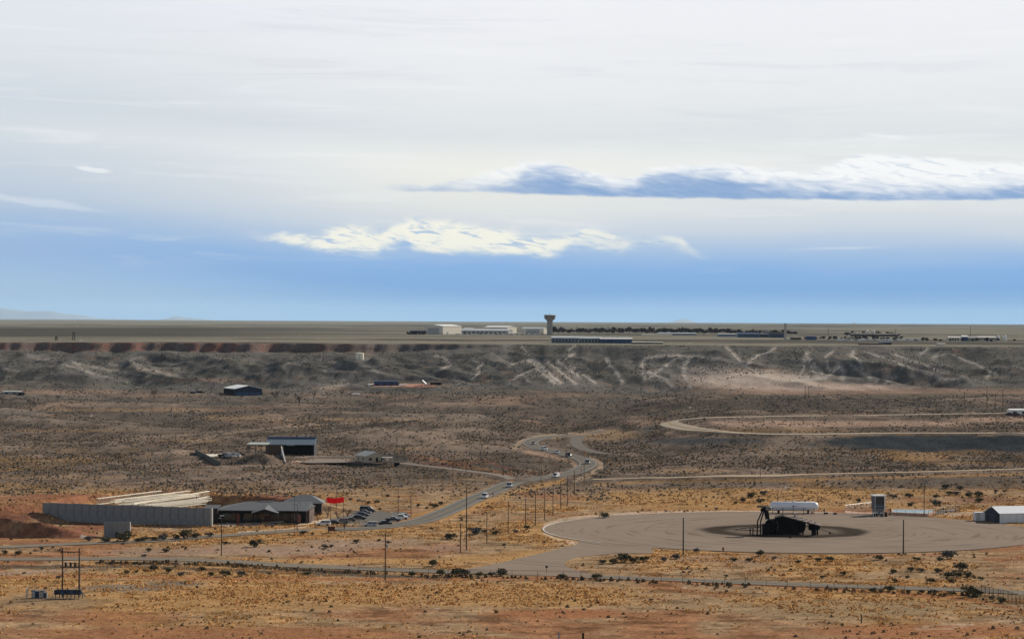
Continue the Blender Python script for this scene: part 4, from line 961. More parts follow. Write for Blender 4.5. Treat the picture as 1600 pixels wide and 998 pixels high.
car('suv', 'grey', 535, 817, 182, 'grey SUV parked between the flagpoles and the dark car row', 'suv', G, .95, z)
car('sedan', 'brown', 546, 814.5, 185, 'brown sedan nose-in right of the grey SUV by the bare trees', 'car', G, .95, z)
car('sedan', 'black', 561, 811.5, 0, 'glossy black sedan, nearest of the dark row in the lot', 'car', G, 1.12, z)
car('sedan', 'darkblue', 566.5, 806.5, -4, 'dark blue sedan behind the nearest black one in the row', 'car', G, 1.05, z)
car('sedan', 'grey', 570, 803, -6, 'dark grey sedan third back in the row, below the black van', 'car', G, 1.05, z)
car('van', 'black', 574.5, 800.5, 2, 'tall black van at the back end of the dark row', 'van', G, 1.05, z)
car('suv', 'silver', 578.5, 821.3, 180, 'silver SUV parked at the near edge of the lot beside the road', 'suv', G, .98, z)
car('sedan', 'black', 601.5, 818.5, 12, 'black sedan with bright windscreen between silver SUV and dark pickup', 'car', G, 1.05, z)
car('pickup', 'darkblue', 614, 814.5, 10, 'dark pickup parked against the white pickup', 'pickup', G, .95, z)
car('pickup', 'white', 625.5, 811.5, 8, 'white pickup with long bed at the right end of the lot', 'pickup', G, 1.05, z)
car('sedan', 'silver', 632, 808, 8, 'silver sedan half hidden behind the white pickup', 'car', G, .95, z)
G2 = 'cars driving on the winding road'
def road_dir(px, py):
    p = ats(px, py); best = min(range(len(MAIN) - 1), key=lambda i: (MAIN[i][0] - p.x) ** 2 + (MAIN[i][1] - p.y) ** 2); a, b = MAIN[max(0, best - 1)], MAIN[min(len(MAIN) - 1, best + 2)]
    return math.degrees(math.atan2(b[1] - a[1], b[0] - a[0]))
for kind, colr, px, py, lab, rv in (
    ('suv', 'white', 757.5, 778.4, 'white SUV with dark windows driving on the road, nearest the parking lot', 1), ('suv', 'silver', 796, 761.3, 'pale silver SUV on the straight below the side road junction', 1),
    ('van', 'white', 868.5, 745.5, 'white van entering the lower end of the bend', 1), ('suv', 'grey', 917.5, 724.5, 'grey SUV with pale roof on the outermost point of the bend', 1),
    ('suv', 'black', 887.5, 713, 'black SUV between two pale cars above the bend', 1), ('sedan', 'silver', 869.5, 708.5, 'silver sedan just behind the black SUV', 1),
    ('suv', 'white', 850.5, 703.3, 'white SUV third from the top of the climbing queue', 1), ('sedan', 'grey', 833, 694.3, 'dark grey sedan rounding the uppermost curve', 1)):
    d = road_dir(px, py) + (180 if rv else 0)
    car(kind, colr, px, py, d, lab, 'van' if kind == 'van' else ('suv' if kind == 'suv' else 'car'), G2, .88 if kind == 'van' else 1.12, .44)

# ---------------------------------------------------------------- power poles and lamp posts
pole(602, 834, 907, 'wooden pole with double crossarms and transformer can, foreground beside the front road', 'arm2', r=.19)
pole(719.3, 817, 863.5, 'short wooden pole with crossarm just left of the tallest pole', 'arm', r=.18)
pole(728.8, 760, 859, 'tallest pole, dark and slender, between the road and the driveway', 'mast', r=.2)
row = [(760.6, 799.5, 848), (794, 784, 834), (821, 778, 822.5), (836.5, 769, 821), (851, 763.5, 812.5), (864, 757, 804.5), (876, 751, 795), (887, 742, 789), (897.5, 734, 772), (912.6, 723, 759)]
for i, (x, a, b) in enumerate(row):
    pole(x, a, b, f'{ORD[i]} from the left of the bare poles rising toward the road bend', 'arm' if i == 9 else 'bare', 'bare poles between the road and the round pad', .16)
for x, a, b, lab, k in ((845.4, 712, 752, 'pole in front of the small hill inside the road bend', 'arm'), (786, 708, 743, 'pole on the verge left of the hill inside the bend', 'arm'), (728.5, 702, 738, 'pole between the side road and the dark wash', 'bare'),
    (707.7, 725, 753, 'short thin pole below the side road', 'bare'), (678.5, 696, 727.5, 'pole right of the small house, against dark brush', 'bare'), (632.5, 689, 718, 'pole close behind the dumpster of the small house', 'bare'),
    (590.5, 687, 703, 'thin pole rising behind the small gabled house', 'bare'), (1188, 712, 744, 'lone thin pole beside the gravel road', 'bare'), (975, 714, 742, 'thin pole right of the bend with brush behind', 'bare'),
    (526, 760, 792, 'dark pole behind the red flag', 'mast'), (416.5, 763, 781, 'thin pole on the red bank behind the dark-roofed building', 'mast')):
    pole(x, a, b, lab, k, r=.12)
pole(346, 806, 868, 'dark post with two lamp heads left of the low brown building', 'lamp', 'lamp posts', .17, 'lamp post', 'lamp_post')
pole(465, 788, 829, 'black lamp post with side arm in front of the low building', 'light', 'lamp posts', .1, 'lamp post', 'lamp_post').scale.x = -1
pole(460, 776, 826, 'pale slender pole just left of the armed lamp post', 'mast', 'lamp posts', .08, 'lamp post', 'lamp_post')
pole(622, 759, 806, 'lamp post standing behind the white pickup', 'tee', 'lamp posts', .13, 'lamp post', 'lamp_post')
pole(642, 770, 808, 'lamp post at the right end of the parking lot', 'light', 'lamp posts', .12, 'lamp post', 'lamp_post')
pole(566, 782, 797, 'short lamp post behind the black van', 'tee', 'lamp posts', .1, 'lamp post', 'lamp_post')
pole(1067.5, 808, 867, 'bare post in front of the left half of the round pad', 'mast', 'posts round the pad', .24, 'post', 'pad_post')
pole(1411.5, 811.5, 865.5, 'bare post in front of the right half of the round pad', 'mast', 'posts round the pad', .24, 'post', 'pad_post')
pole(1444, 754, 807, 'floodlight mast with a T-shaped head at the basin fence', 'tee', 'posts round the pad', .16, 'floodlight mast', 'floodlight_mast')
pole(1215, 769.5, 790, 'short pole behind the white gas tank', 'mast', 'posts round the pad', .14, 'post', 'pad_post')
for x, a, b, lab in ((253, 536, 566, 'tall pole on the mesa slope above the leftmost gully'), (505, 539, 566, 'tall pole on the mesa slope left of the cream water tank'), (1507, 612, 634, 'leftmost of the poles on the flats near the right edge'),
    (1542, 603, 640, 'tallest of the poles near the right edge flats'), (1555, 617, 640, 'shortest of the poles near the right edge flats'), (1567, 608, 640, 'rightmost of the poles near the right edge flats'), (800, 590, 608, 'thin pole at the foot of the mesa, centre'), (1258, 603, 622, 'left pole of a thin pair on the pink flats'), (1263, 603, 622, 'right pole of a thin pair on the pink flats')):
    pole(x, a, b, lab, 'arm', 'far poles below the mesa', .2)
for x, a, b, lab in ((902, 508, 521, 'plateau pole right of the control tower'), (950, 508, 524, 'plateau pole above the blue factory'), (1022, 512, 524, 'plateau pole beside the long blue roof'), (1100, 514, 524, 'plateau pole left of the navy block'), (1177, 512, 526, 'plateau pole in front of the navy block'), (1294, 512, 524, 'dark plateau pole right of the tall slab tower'), (1399, 514, 530, 'plateau pole at the end of the brown terrace'), (1516, 509, 528, 'plateau pole at the cream works')):
    pole(x, a, b, lab, 'bare', 'poles on the plateau', .3)
for i, (x, a, b) in enumerate(((88, 526, 531.5), (115, 519.5, 531.5))):
    p = at(x, b); s = p.y / F; t = empty('lattice_tower', p); tag(t, ['short dark lattice tower on the plateau at far left', 'taller dark lattice tower on the plateau at far left'][i], 'tower', 'lattice towers on the plateau')
    h = (b - a) * s; mb = MB()
    for sx in (-1, 1):
        for sy in (-1, 1): mb.tube((sx * 1.5, sy * 1.5, -.3), (sx * .8, sy * .8, h), .16, None, 4)
    mb.build('legs', steel, t)['kind'] = 'stuff'
    m2 = MB(); m2.tube((-1.4, -1.4, 0), (-1.4, 1.4, 0), .1, None, 4)
    for k in range(3):
        z0 = h * k / 3; z1 = h * (k + 1) / 3
        for sy in (-1.2, 1.2): m2.tube((-1.4, sy, z0), (1.2, sy * .8, z1), .1, None, 4); m2.tube((1.4, sy, z0), (-1.2, sy * .8, z1), .1, None, 4)
    m2.build('bracing', steel, t)['kind'] = 'stuff'; MB().box(-1, 1, -1, 1, h - .2, h + .5).build('head', darkw, t)

# ---------------------------------------------------------------- foreground switching frame
def h_frame():
    p = at(110.5, 932); t = empty('transformer_frame', p); tag(t, 'two-legged pole frame carrying transformers at lower left foreground', 'pole frame'); s = p.y / F
    h = 77 * s; w = 26 * s / 2
    for q in (-w, w): MB().tube((q, 0, -.4), (q, 0, h), .21, .16, 10).build('pole', wood, t)
    for z_, nm in ((h - 6.5 * s, 'upper_crossarm'), (h - 30.5 * s, 'platform_beam')): MB().cbox((0, -.25, z_), (2 * w + 1.0, .2, .22)).build(nm, wood, t)
    MB().cbox((0, 0, h - 24 * s), (2 * w, .12, .14)).build('rail', wood, t)
    for q in (-.62, -.02, .5):
        tc_ = MB().lathe([(.26, 0), (.3, .05), (.3, 1.0), (.26, 1.1), (.1, 1.15)], (q * w, 0, h - 30 * s), 12).build('transformer_can', steel, t)
    for q in (-.35, .15, .8): MB().lathe([(.16, 0), (.2, .1), (.12, .28), (.18, .35), (.05, .5)], (q * w, -.2, h - 30 * s), 8).build('insulator', insul, t)
    for q in (-1.15, -.3, .0, .4): MB().lathe([(.1, 0), (.17, -.1), (.1, -.2), (.17, -.3), (.04, -.4)], (q * w, -.3, h - 7.3 * s), 8).build('hanging_insulator', steel, t)
    for q in (-1.05, 1.0):
        MB().tube((q * w, -.3, h - 1.2 * s), (q * w + 1.0 * (1 if q > 0 else -.8), -.3, h - .8 * s), .07, .05, 6).build('top_insulator', insul, t)
    mb = MB()
    for q in (-1, 1): mb.tube((q * w, 0, h - 40 * s), (q * w * .25, 0, h - 31 * s), .06, None, 5)
    mb.build('brace', wood, t)
    MB().tube((w + .3, -.2, 1), (w + .3, -.2, h - 18 * s), .05, None, 5).build('conduit', galv, t)
    # raised rack in front
    p2 = at(109, 934.5); r = empty('equipment_rack', p2, -.02); tag(r, 'long dark steel rack on short legs at the foot of the pole frame', 'rack')
    L = 48 * s; MB().box(-L / 2, L / 2 - 1.1, -.5, .5, 1.0, 2.15).build('cabinet_row', navy, r)
    for k in range(8): 
        x = -L / 2 + .35 + k * (L - 1.0) / 7; MB().box(x - .06, x + .06, -.45, .45, -.2, 1.0 if x < L / 2 - 1.1 else 1.2).build('leg', steel, r)
    for k in range(9):
        x = -L / 2 + .25 + k * .78; MB().box(x, x + .52, -.56, -.5, 1.15 + .12 * (k % 2), 1.95).build('door', [navy, steel, bluer][k % 3], r)
    MB().tube((L / 2 - 1.1, 0, 1.7), (L / 2, 0, .9), .1, None, 6).build('end_stay', steel, r)
    MB().cbox((0, 0, 2.2), (L - 1.2, 1.2, .1)).build('top_plate', steel, r)
    for i, (x, hh, c_) in enumerate(((52.5, 1.9, navy), (58.5, 1.7, bluer), (66, 1.8, navy), (71, 1.4, galv))):
        p3 = at(x, 933.5); b = empty('pad_transformer', p3); tag(b, ['dark cabinet nearest the left end inside the small wire cage', 'blue-grey cabinet, second in the wire cage', 'tall dark cabinet, third in the wire cage', 'low grey cabinet at the right end of the wire cage'][i], 'electrical cabinet', 'cabinets in the wire cage')
        MB().box(-.45, .45, -.4, .4, -.1, hh).build('cabinet', c_, b); MB().box(-.5, .5, -.45, .45, hh, hh + .08).build('lid', galv, b)
        for q in (-.25, .25): MB().tube((q, 0, hh), (q, 0, hh + .35), .06, .05, 6).build('bushing', insul, b)
        MB().box(-.38, .38, -.44, -.4, .1, hh - .2).build('door', galv if c_ is navy else navy, b)
    fence([(41, 935), (83, 936), (83, 930.5), (44, 930), (41, 935)], 2.3, 'small wire cage round the cabinets left of the pole frame', 1.7, 4, 'wire_cage', galv, diag=False)
h_frame()

# ---------------------------------------------------------------- concrete walls of the range
def wall_run():
    a = Vector((wp(68, 886), 886, 0)); b = Vector((wp(332.5, 864), 864, 0)); n = 21; d = b - a; L = d.length; ang = math.atan2(d.y, d.x)
    t = empty('range_wall', a, ang); tag(t, 'long grey precast concrete wall of tall panels beside the red bank', 'wall')
    me = None; pw = L / n
    for i in range(n):
        if me is None: o = MB().box(.05, pw - .05, -.16, .14, -.6, 6.35).build('concrete_panel', conc, t); me = o.data
        else: o = bpy.data.objects.new('concrete_panel', me); link(o, t)
        o.location = (i * pw, .03 * ((i * 7) % 3 - 1), .06 * ((i * 5) % 3 - 1))
    MB().box(L - .35, L + .25, -.35, .35, -.4, 6.3).build('sunlit_end_post', mat('pale_cast_concrete', (.42, .41, .38), .9), t)  # sunlit end of the wall, its light put in as paler concrete
    mb = MB()
    for i in range(n + 1): mb.box(i * pw - .12, i * pw + .12, .2, .5, -.5, 6.2)
    mb.build('buttress', conc, t)['kind'] = 'stuff'; MB().box(0, L, .0, .1, -.5, 6.1).build('backing_strip', steel, t)
    p = at(182.5, 838.5); s = p.y / F; t = empty('small_concrete_wall', p, -.03); tag(t, 'short free-standing grey concrete wall in front of the long one', 'wall')
    w = 40.5 * s / 2; h = 23.5 * s
    for i in range(3):
        MB().box(-w + i * 2 * w / 3 + .02, -w + (i + 1) * 2 * w / 3 - .02, -.15, .15, -.5, h - .05 * (i % 2)).build('concrete_panel', conc, t)
    MB().box(w, w + .25, -.4, .4, -.4, h + .05).build('sunlit_end_post', mat('pale_cast_concrete', (.42, .41, .38)), t)  # paler concrete again paints this end as sunlit
    MB().box(-w * .12, w * .12, -.22, -.15, 0, h * .33).build('hatch', steel, t)
    p = at(83, 821); 
wall_run()
def truss(a, b, dep, lab, wide=.7, web=2.6, mt=None):
    a = Vector(a); b = Vector(b); d = b - a; L = math.hypot(d.x, d.y); ang = math.atan2(d.y, d.x)
    t = empty('roof_truss', (a.x, a.y, 0), ang); tag(t, lab, 'truss', 'white roof trusses over the range'); z = a.z; mt = mt or mat('ivory_paint', (.84, .76, .60), .6, 0, .08, 1)
    for y in (-wide / 2, wide / 2):
        MB().box(0, L, y - .09, y + .09, z - .12, z + .1).build('top_chord', mt, t)
        MB().box(0, L, y - .1, y + .1, z - dep - .1, z - dep + .1).build('bottom_chord', mt, t)
    mb = MB(); n = int(L / web); 
    for k in range(n):
        x0 = L * k / n; x1 = L * (k + 1) / n; xm = (x0 + x1) / 2
        for y in (-wide / 2, wide / 2):
            mb.tube((x0, y, z - dep), (xm, y, z - .2), .07, None, 4, False); mb.tube((xm, y, z - .2), (x1, y, z - dep), .07, None, 4, False)
        mb.tube((x0, -wide / 2, z), (x0, wide / 2, z), .06, None, 4, False); mb.tube((x0, -wide / 2, z), (x1, wide / 2, z), .05, None, 4, False)
    o = mb.build('web', mt, t); o['kind'] = 'stuff'
    for x in (.3, L * .5, L - .3):
        MB().tube((x, 0, -.3), (x, 0, z - dep), .16, None, 8).build('column', steel, t)
def T(x0, y0, z0, x1, y1): # end points from the photograph at a given height
    d0 = ray(x0, y0); d0 = d0 / d0.y; D0 = (z0 - CAMZ) / d0.z; d1 = ray(x1, y1); d1 = d1 / d1.y; D1 = (z0 - CAMZ) / d1.z
    return (d0.x * D0, D0, z0), (d1.x * D1, D1, z0)
a, b = T(152, 778.5, 7.6, 251.5, 766.3); truss(a, b, 2.0, 'white lattice truss, farthest back on the left, over the range')
a, b = T(180, 780.5, 7.6, 296.5, 766.3); truss(a, b, 2.0, 'second white lattice truss from the left')
a, b = T(190, 783.5, 7.0, 290.0, 771.0); truss(a, b, 1.0, 'low flat truss between the second and third lattice rows', 2.4, 1.6)
a, b = T(209, 787, 6.6, 326, 766.8); truss(a, b, 2.0, 'third white lattice truss with its far end highest at right')
a, b = T(222, 788.5, 6.2, 327, 777.5); truss(a, b, .8, 'flat white truss running just above the wall top', 2.2, 1.6)
a, b = T(176, 782.5, 7.2, 270, 770.0); truss(a, b, .6, 'thin flat truss beneath the second lattice row', 1.8, 1.6)
a, b = T(205, 785.5, 6.7, 308, 771.5); truss(a, b, .6, 'thin flat truss just behind the third lattice row', 1.8, 1.6)
a, b = T(235, 789.2, 6.0, 322, 780.5); truss(a, b, .6, 'thin flat truss between the two nearest flat ones', 1.6, 1.6)
a, b = T(250, 790.3, 5.9, 318, 783.0); truss(a, b, .8, 'nearest flat white truss with dark openings beneath', 2.2, 1.6)

# ---------------------------------------------------------------- low dark-roofed building
def main_building():
    p = at(409, 817.5); t = empty('training_building', p, math.radians(-2)); tag(t, 'long low building with grey gabled roofs and black shaded front', 'building')
    s = p.y / F
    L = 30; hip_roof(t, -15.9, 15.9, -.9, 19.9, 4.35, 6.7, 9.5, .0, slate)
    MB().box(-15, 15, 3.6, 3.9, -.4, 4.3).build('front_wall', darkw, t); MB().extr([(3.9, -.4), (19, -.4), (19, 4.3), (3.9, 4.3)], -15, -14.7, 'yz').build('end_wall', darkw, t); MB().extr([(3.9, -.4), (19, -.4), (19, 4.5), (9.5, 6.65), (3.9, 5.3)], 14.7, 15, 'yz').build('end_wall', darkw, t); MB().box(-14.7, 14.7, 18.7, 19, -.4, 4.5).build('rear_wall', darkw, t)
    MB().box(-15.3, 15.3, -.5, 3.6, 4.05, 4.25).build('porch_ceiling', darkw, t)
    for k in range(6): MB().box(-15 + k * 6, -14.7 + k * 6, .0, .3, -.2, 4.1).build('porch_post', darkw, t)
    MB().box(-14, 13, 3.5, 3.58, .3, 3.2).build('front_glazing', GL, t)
    for x in (-8, 13): MB().box(x - .5, x + .5, -1.6, -.9, -.2, 3.4).build('pillar', mat('red_brick', (.16, .055, .04), .9, 0, .2, 2), t)
    # porch gable reaching forward
    x0 = 1.5; g_ = 4.6
    MB().slab([(x0 - g_, -4.0, 3.9), (x0, -4.6, 5.35), (x0, 6.6, 6.15), (x0 - g_, .4, 4.5)], .18).build('porch_roof', slate, t)
    MB().slab([(x0 + g_, -3.4, 3.9), (x0, -4.6, 5.35), (x0, 6.6, 6.15), (x0 + g_, 1.0, 4.5)], .18).build('porch_roof', slate, t)
    MB().poly([(x0 - g_ + .3, -3.9, 3.8), (x0 + g_ - .3, -3.7, 3.8), (x0, -4.4, 5.2), (x0 - g_ + .3, -3.6, 3.8), (x0 + g_ - .3, -3.4, 3.8), (x0, -4.1, 5.2)], [(0, 1, 2), (5, 4, 3), (0, 3, 4, 1), (1, 4, 5, 2), (2, 5, 3, 0)]).build('porch_gable', darkw, t)
    for x in (x0 - g_ + .6, x0 + g_ - .6): MB().box(x - .25, x + .25, -3.9, -3.4, -.2, 3.8).build('porch_post', darkw, t)
    for k in range(6): MB().box(-13 + k * 4.4, -11 + k * 4.4, 3.42, 3.48, .2, 2.6).build('window', GL, t)
    MB().box(x0 - 1, x0 + 1, 3.3, 3.4, 0, 2.4).build('door', brown, t)
    # right gable bay with sloping roof
    MB().slab([(14.5, -1.2, 4.45), (17.8, 6.5, 5.7), (15.0, 10, 6.95), (11.8, 9.5, 6.95)], .18).build('side_roof', slate, t)
    MB().box(15, 16.2, 2, 17, -.3, 4.4).build('side_wall', mat('brown_stucco', (.09, .055, .04), .9, 0, .15, 1), t)
    MB().box(-2, 2.5, 9.2, 9.8, 6.85, 7.1).build('ridge_vent', galv, t)
    p = at(474, 803.5); t = empty('rear_building', p, math.radians(3)); tag(t, 'second grey-roofed block standing behind and right of the long one', 'building')
    MB().box(-6.5, 6.5, 0, 13, -.5, 3.9).build('wall', darkw, t); hip_roof(t, -7.4, 7.4, -.8, 13.8, 3.9, 6.6, 6.0, 5.0, slate)
    MB().box(-5.5, 3, -1.6, -1.0, 4.35, 4.55).build('pale_fascia', whitem, t)
    for k in range(3): MB().box(-4.5 + 3 * k, -3 + 3 * k, -.08, 0, 1, 2.4).build('window', GL, t)
    p = at(333, 818); t = empty('range_hut', p, 0); tag(t, 'small grey-roofed hut peeping over the right end of the wall', 'hut')
    gable_parts(t, 4.0, 7, 5.3, 6.1, darkw, slate, .5, x0=-.5); MB().box(-1, 0, -.08, 0, .2, 2.2).build('door', greyw, t)
main_building()
fence([(336, 826), (380, 824), (420, 822), (455, 818.5)], 1.3, 'low wire fence before the black building front', 3, 3, diag=False)
fence([(375, 836), (430, 832)], 1.1, 'short post fence beside the pale pavement', 4, 2, 'post_fence', diag=False)
# flagpoles and the red flag
p = at(509.7, 828); s = p.y / F; t = empty('flagpole', p); tag(t, 'pale flagpole at left carrying the red flag', 'flagpole', 'flagpoles'); hF = 52 * s
MB().tube((0, 0, -.3), (0, 0, hF), .09, .06, 8).build('pole', galv, t); MB().lathe([(.02, 0), (.12, .1), (.02, .22)], (0, 0, hF), 8).build('finial', galv, t)
fx, fy = p.x, p.y
nx, nz = 14, 6; vs = []; z1 = p.z + hF - .05
for side in (0, .03):
    for j in range(nz + 1):
        for i in range(nx + 1):
            u = i / nx; vs.append((fx + .1 + u * 27 * s, fy + side + .35 * math.sin(u * 7) * u, z1 - j / nz * 8.3 * s - .12 * math.sin(u * 5) - .35 * u * (1 - j / nz) * 0 - .25 * math.sin(u * 3)))
fs = []; k = (nx + 1) * (nz + 1)
for j in range(nz):
    for i in range(nx):
        a_ = j * (nx + 1) + i; fs.append((a_, a_ + 1, a_ + nx + 2, a_ + nx + 1)); fs.append((k + a_, k + a_ + nx + 1, k + a_ + nx + 2, k + a_ + 1))
o = MB().poly(vs, fs).build('flag', redp); tag(o, 'bright red flag flying from the pale pole beside the parking lot', 'flag')
for x, a_, b_, lab in ((516.7, 786, 812, 'dark short flagpole under the red flag'), (536.3, 776.5, 808.5, 'dark flagpole at the free end of the red flag')):
    p = at(x, b_); t = empty('flagpole', p); tag(t, lab, 'flagpole', 'flagpoles'); MB().tube((0, 0, -.3), (0, 0, (b_ - a_) * s), .09, .07, 8).build('pole', steel, t); MB().lathe([(.02, 0), (.12, .1), (.02, .22)], (0, 0, (b_ - a_) * s), 8).build('finial', steel, t)
p = at(517.7, 831); s = p.y / F; t = empty('notice_board', p); tag(t, 'dark brown notice board on two posts beside the lot entrance', 'sign')
MB().box(-5.6 * s, 5.6 * s, -.1, .1, 1.6 * s, 8.3 * s).build('board', brown, t)
for q in (-4.8, 4.8): MB().box(q * s - .1, q * s + .1, -.08, .08, -.2, 1.6 * s).build('post', brown, t)
MB().box(-5.9 * s, 5.9 * s, -.16, .16, 8.3 * s, 8.9 * s).build('cap', darkw, t)

# ---------------------------------------------------------------- the round pad and its training aircraft
def prop():
    p = Vector((BURN[0], BURN[1], .13)); q0 = ats(1235, 836.5); o0 = Vector((q0.x, q0.y + 1.0, .12)); sc = q0.y / F
    t = empty('training_aircraft', o0); tag(t, 'burnt black steel mock-up aircraft with tilted wing and tail on the round pad', 'fire trainer')
    X = lambda a: (a / 10 + 1150 - 1235) * sc
    Z = lambda a: (836.5 - (770 + a / 10)) * sc
    # fuselage: barrel with rounded nose, axis to the right and back
    ang = math.radians(22); c = Vector((X(545), 2.6, Z(540))); ax = Vector((math.cos(ang), math.sin(ang), 0)); side = Vector((-math.sin(ang), math.cos(ang), 0))
    prof = [(0.05, -1.7), (1.1, -1.5), (1.9, -1.0), (2.35, -.3), (2.5, .4), (2.5, 11.5), (2.2, 12.2)]
    vs = []; n = 20
    for r, h in prof:
        for i in range(n):
            a_ = 2 * PI * i / n; v = c + ax * h + side * (r * math.cos(a_)) + Vector((0, 0, r * math.sin(a_))); v.z = max(v.z, .02); vs.append(v)
    fs = [(k * n + i, k * n + (i + 1) % n, (k + 1) * n + (i + 1) % n, (k + 1) * n + i) for k in range(len(prof) - 1) for i in range(n)] + [tuple(range(n)), tuple(range((len(prof) - 1) * n, len(prof) * n))]
    MB().poly(vs, fs).build('fuselage', black, t)
    MB().lathe([(2.56, -.12), (2.62, -.12), (2.62, .12), (2.56, .12)], (0, 0, 0), 24, 'x', False).build('hoop', rust, t)
    h_ = KIDS[t.name][-1]; h_.location = c + ax * 1.6; h_.rotation_euler = (0, 0, ang)
    MB().box(X(430), X(560), .2, 4.2, -.1, Z(500)).build('nose_skirt', black, t)
    # upper body under the wing
    MB().extr([(X(640), 0), (X(1000), 0), (X(1010), Z(540)), (X(1110), Z(495)), (X(1100), Z(450)), (X(760), Z(368)), (X(640), Z(400))], 1.6, 6.5, 'xz').build('body', black, t)
    MB().slab([(X(745), .8, Z(368)), (X(1330), -.6, Z(515)), (X(1365), 5.0, Z(500)), (X(975), 8.8, Z(355) - 1.0)], .28).build('wing', rust, t)
    for k in range(5): 
        u = .12 + .17 * k; MB().slab([(X(745 + 585 * u), .8 - 1.4 * u, Z(368 + 147 * u) + .06), (X(765 + 585 * u), .8 - 1.4 * u, Z(372 + 147 * u) + .06), (X(985 + 385 * u), 8.5 - 3.6 * u, Z(358 + 142 * u) - 1.0 + .2 + u * .9), (X(970 + 385 * u), 8.5 - 3.6 * u, Z(355 + 142 * u) - 1.0 + .2 + u * .9)], .05).build('wing_rib', black, t)
    # nacelle on its stand
    MB().lathe([(.3, -1.9), (.9, -1.8), (1.0, -1.2), (1.0, 1.1), (.75, 1.8), (.3, 1.9)], (X(1232), 1.2, Z(545)), 16, 'x').build('nacelle', black, t)
    MB().box(X(1195), X(1262), .6, 2.0, -.05, Z(575)).build('nacelle_stand', black, t); MB().box(X(1272), X(1295), .9, 1.5, -.05, Z(560)).build('leg', black, t)
    MB().box(X(1120), X(1180), .6, 1.4, Z(500), Z(478)).build('pylon', rust, t)
    for x in (1012, 1052): MB().box(X(x), X(x + (22 if x > 1040 else 12)), 1.8, 2.4, -.05, Z(500)).build('leg', black, t)
    MB().box(X(1000), X(1060), 2.0, 2.2, Z(585), Z(575)).build('leg_brace', black, t)
    # tail: fin, tailplane and centre engine
    MB().poly([(X(455), 3, Z(280)), (X(520), 3, Z(270)), (X(545), 3, Z(430)), (X(478), 3, Z(430)), (X(455), 3.7, Z(280)), (X(520), 3.7, Z(270)), (X(545), 3.7, Z(430)), (X(478), 3.7, Z(430))], [(0, 1, 2, 3), (7, 6, 5, 4), (0, 4, 5, 1), (1, 5, 6, 2), (2, 6, 7, 3), (3, 7, 4, 0)]).build('fin', black, t)
    MB().slab([(X(338), 2.0, Z(228)), (X(560), 1.6, Z(240)), (X(575), 4.8, Z(228)), (X(360), 5.0, Z(216))], .3).build('tailplane', black, t)
    MB().box(X(432), X(478), 2.8, 3.9, Z(300), Z(232)).build('tail_bracket', black, t)
    MB().lathe([(.5, -.95), (.75, -.7), (.72, .6), (.5, .95)], (X(522), 2.4, Z(262)), 14, 'x').build('tail_engine', mat('scorched_aluminium', (.33, .29, .25), .6, .5, .4, 1.5), t)
    MB().lathe([(.5, -.4), (.6, .4)], (X(418), 2.6, Z(282)), 12, 'x').build('intake', black, t)
    for (x0, x1, x2, y) in ((345, 415, 340, 1.0), (402, 452, 400, 2.6)):
        m_ = MB(); m_.tube((X(x1), y, Z(300)), (X(x0), y, Z(455)), .22, None, 8); m_.tube((X(x0), y, Z(450)), (X(x2), y, -.05), .22, None, 8); m_.build('support_pipe', black, t)
    m_ = MB(); m_.tube((X(80), 1.0, Z(566)), (X(400), 1.6, Z(548)), .13, None, 6); m_.tube((X(0), .5, Z(582)), (X(400), .6, Z(606)), .12, None, 6)
    for x in (222, 265): m_.box(X(x), X(x + 16), .7, .95, -.02, Z(560))
    m_.build('fuel_pipe', black, t)
    m_ = MB(); m_.tube((X(1310), 3, Z(565)), (X(1570), 3.6, .15), .09, None, 6); m_.build('fuel_pipe', black, t)
    m_ = MB()
    for x in (625, 665, 705): m_.tube((X(x), 2.2, Z(385)), (X(x), 2.2, Z(360)), .05, None, 4)
    m_.tube((X(620), 2.2, Z(362)), (X(720), 2.2, Z(364)), .06, None, 4); m_.build('roof_rail', galv, t)
    MB().box(X(930), X(960), 4, 4.8, Z(365) - .6, Z(330) - .2).build('roof_vent', galv, t)
    # loose debris
    for i, (x, y, k, lab) in enumerate(((1235, 840.5, .5, 'dark scrap lump at the near edge of the ash bed'), (1297, 834, .45, 'black scrap lump right of the mock-up engine'), (1262, 838.5, .35, 'small black scrap lump beneath the tilted wing'))):
        pp = ats(x, y); o = MB().lathe([(k * .6, 0), (k, .15), (k * .7, .4), (k * .2, .5)], (0, 0, 0), 7).build('scrap', black); o.location = (pp.x, pp.y, .13); tag(o, lab, 'scrap')
prop()
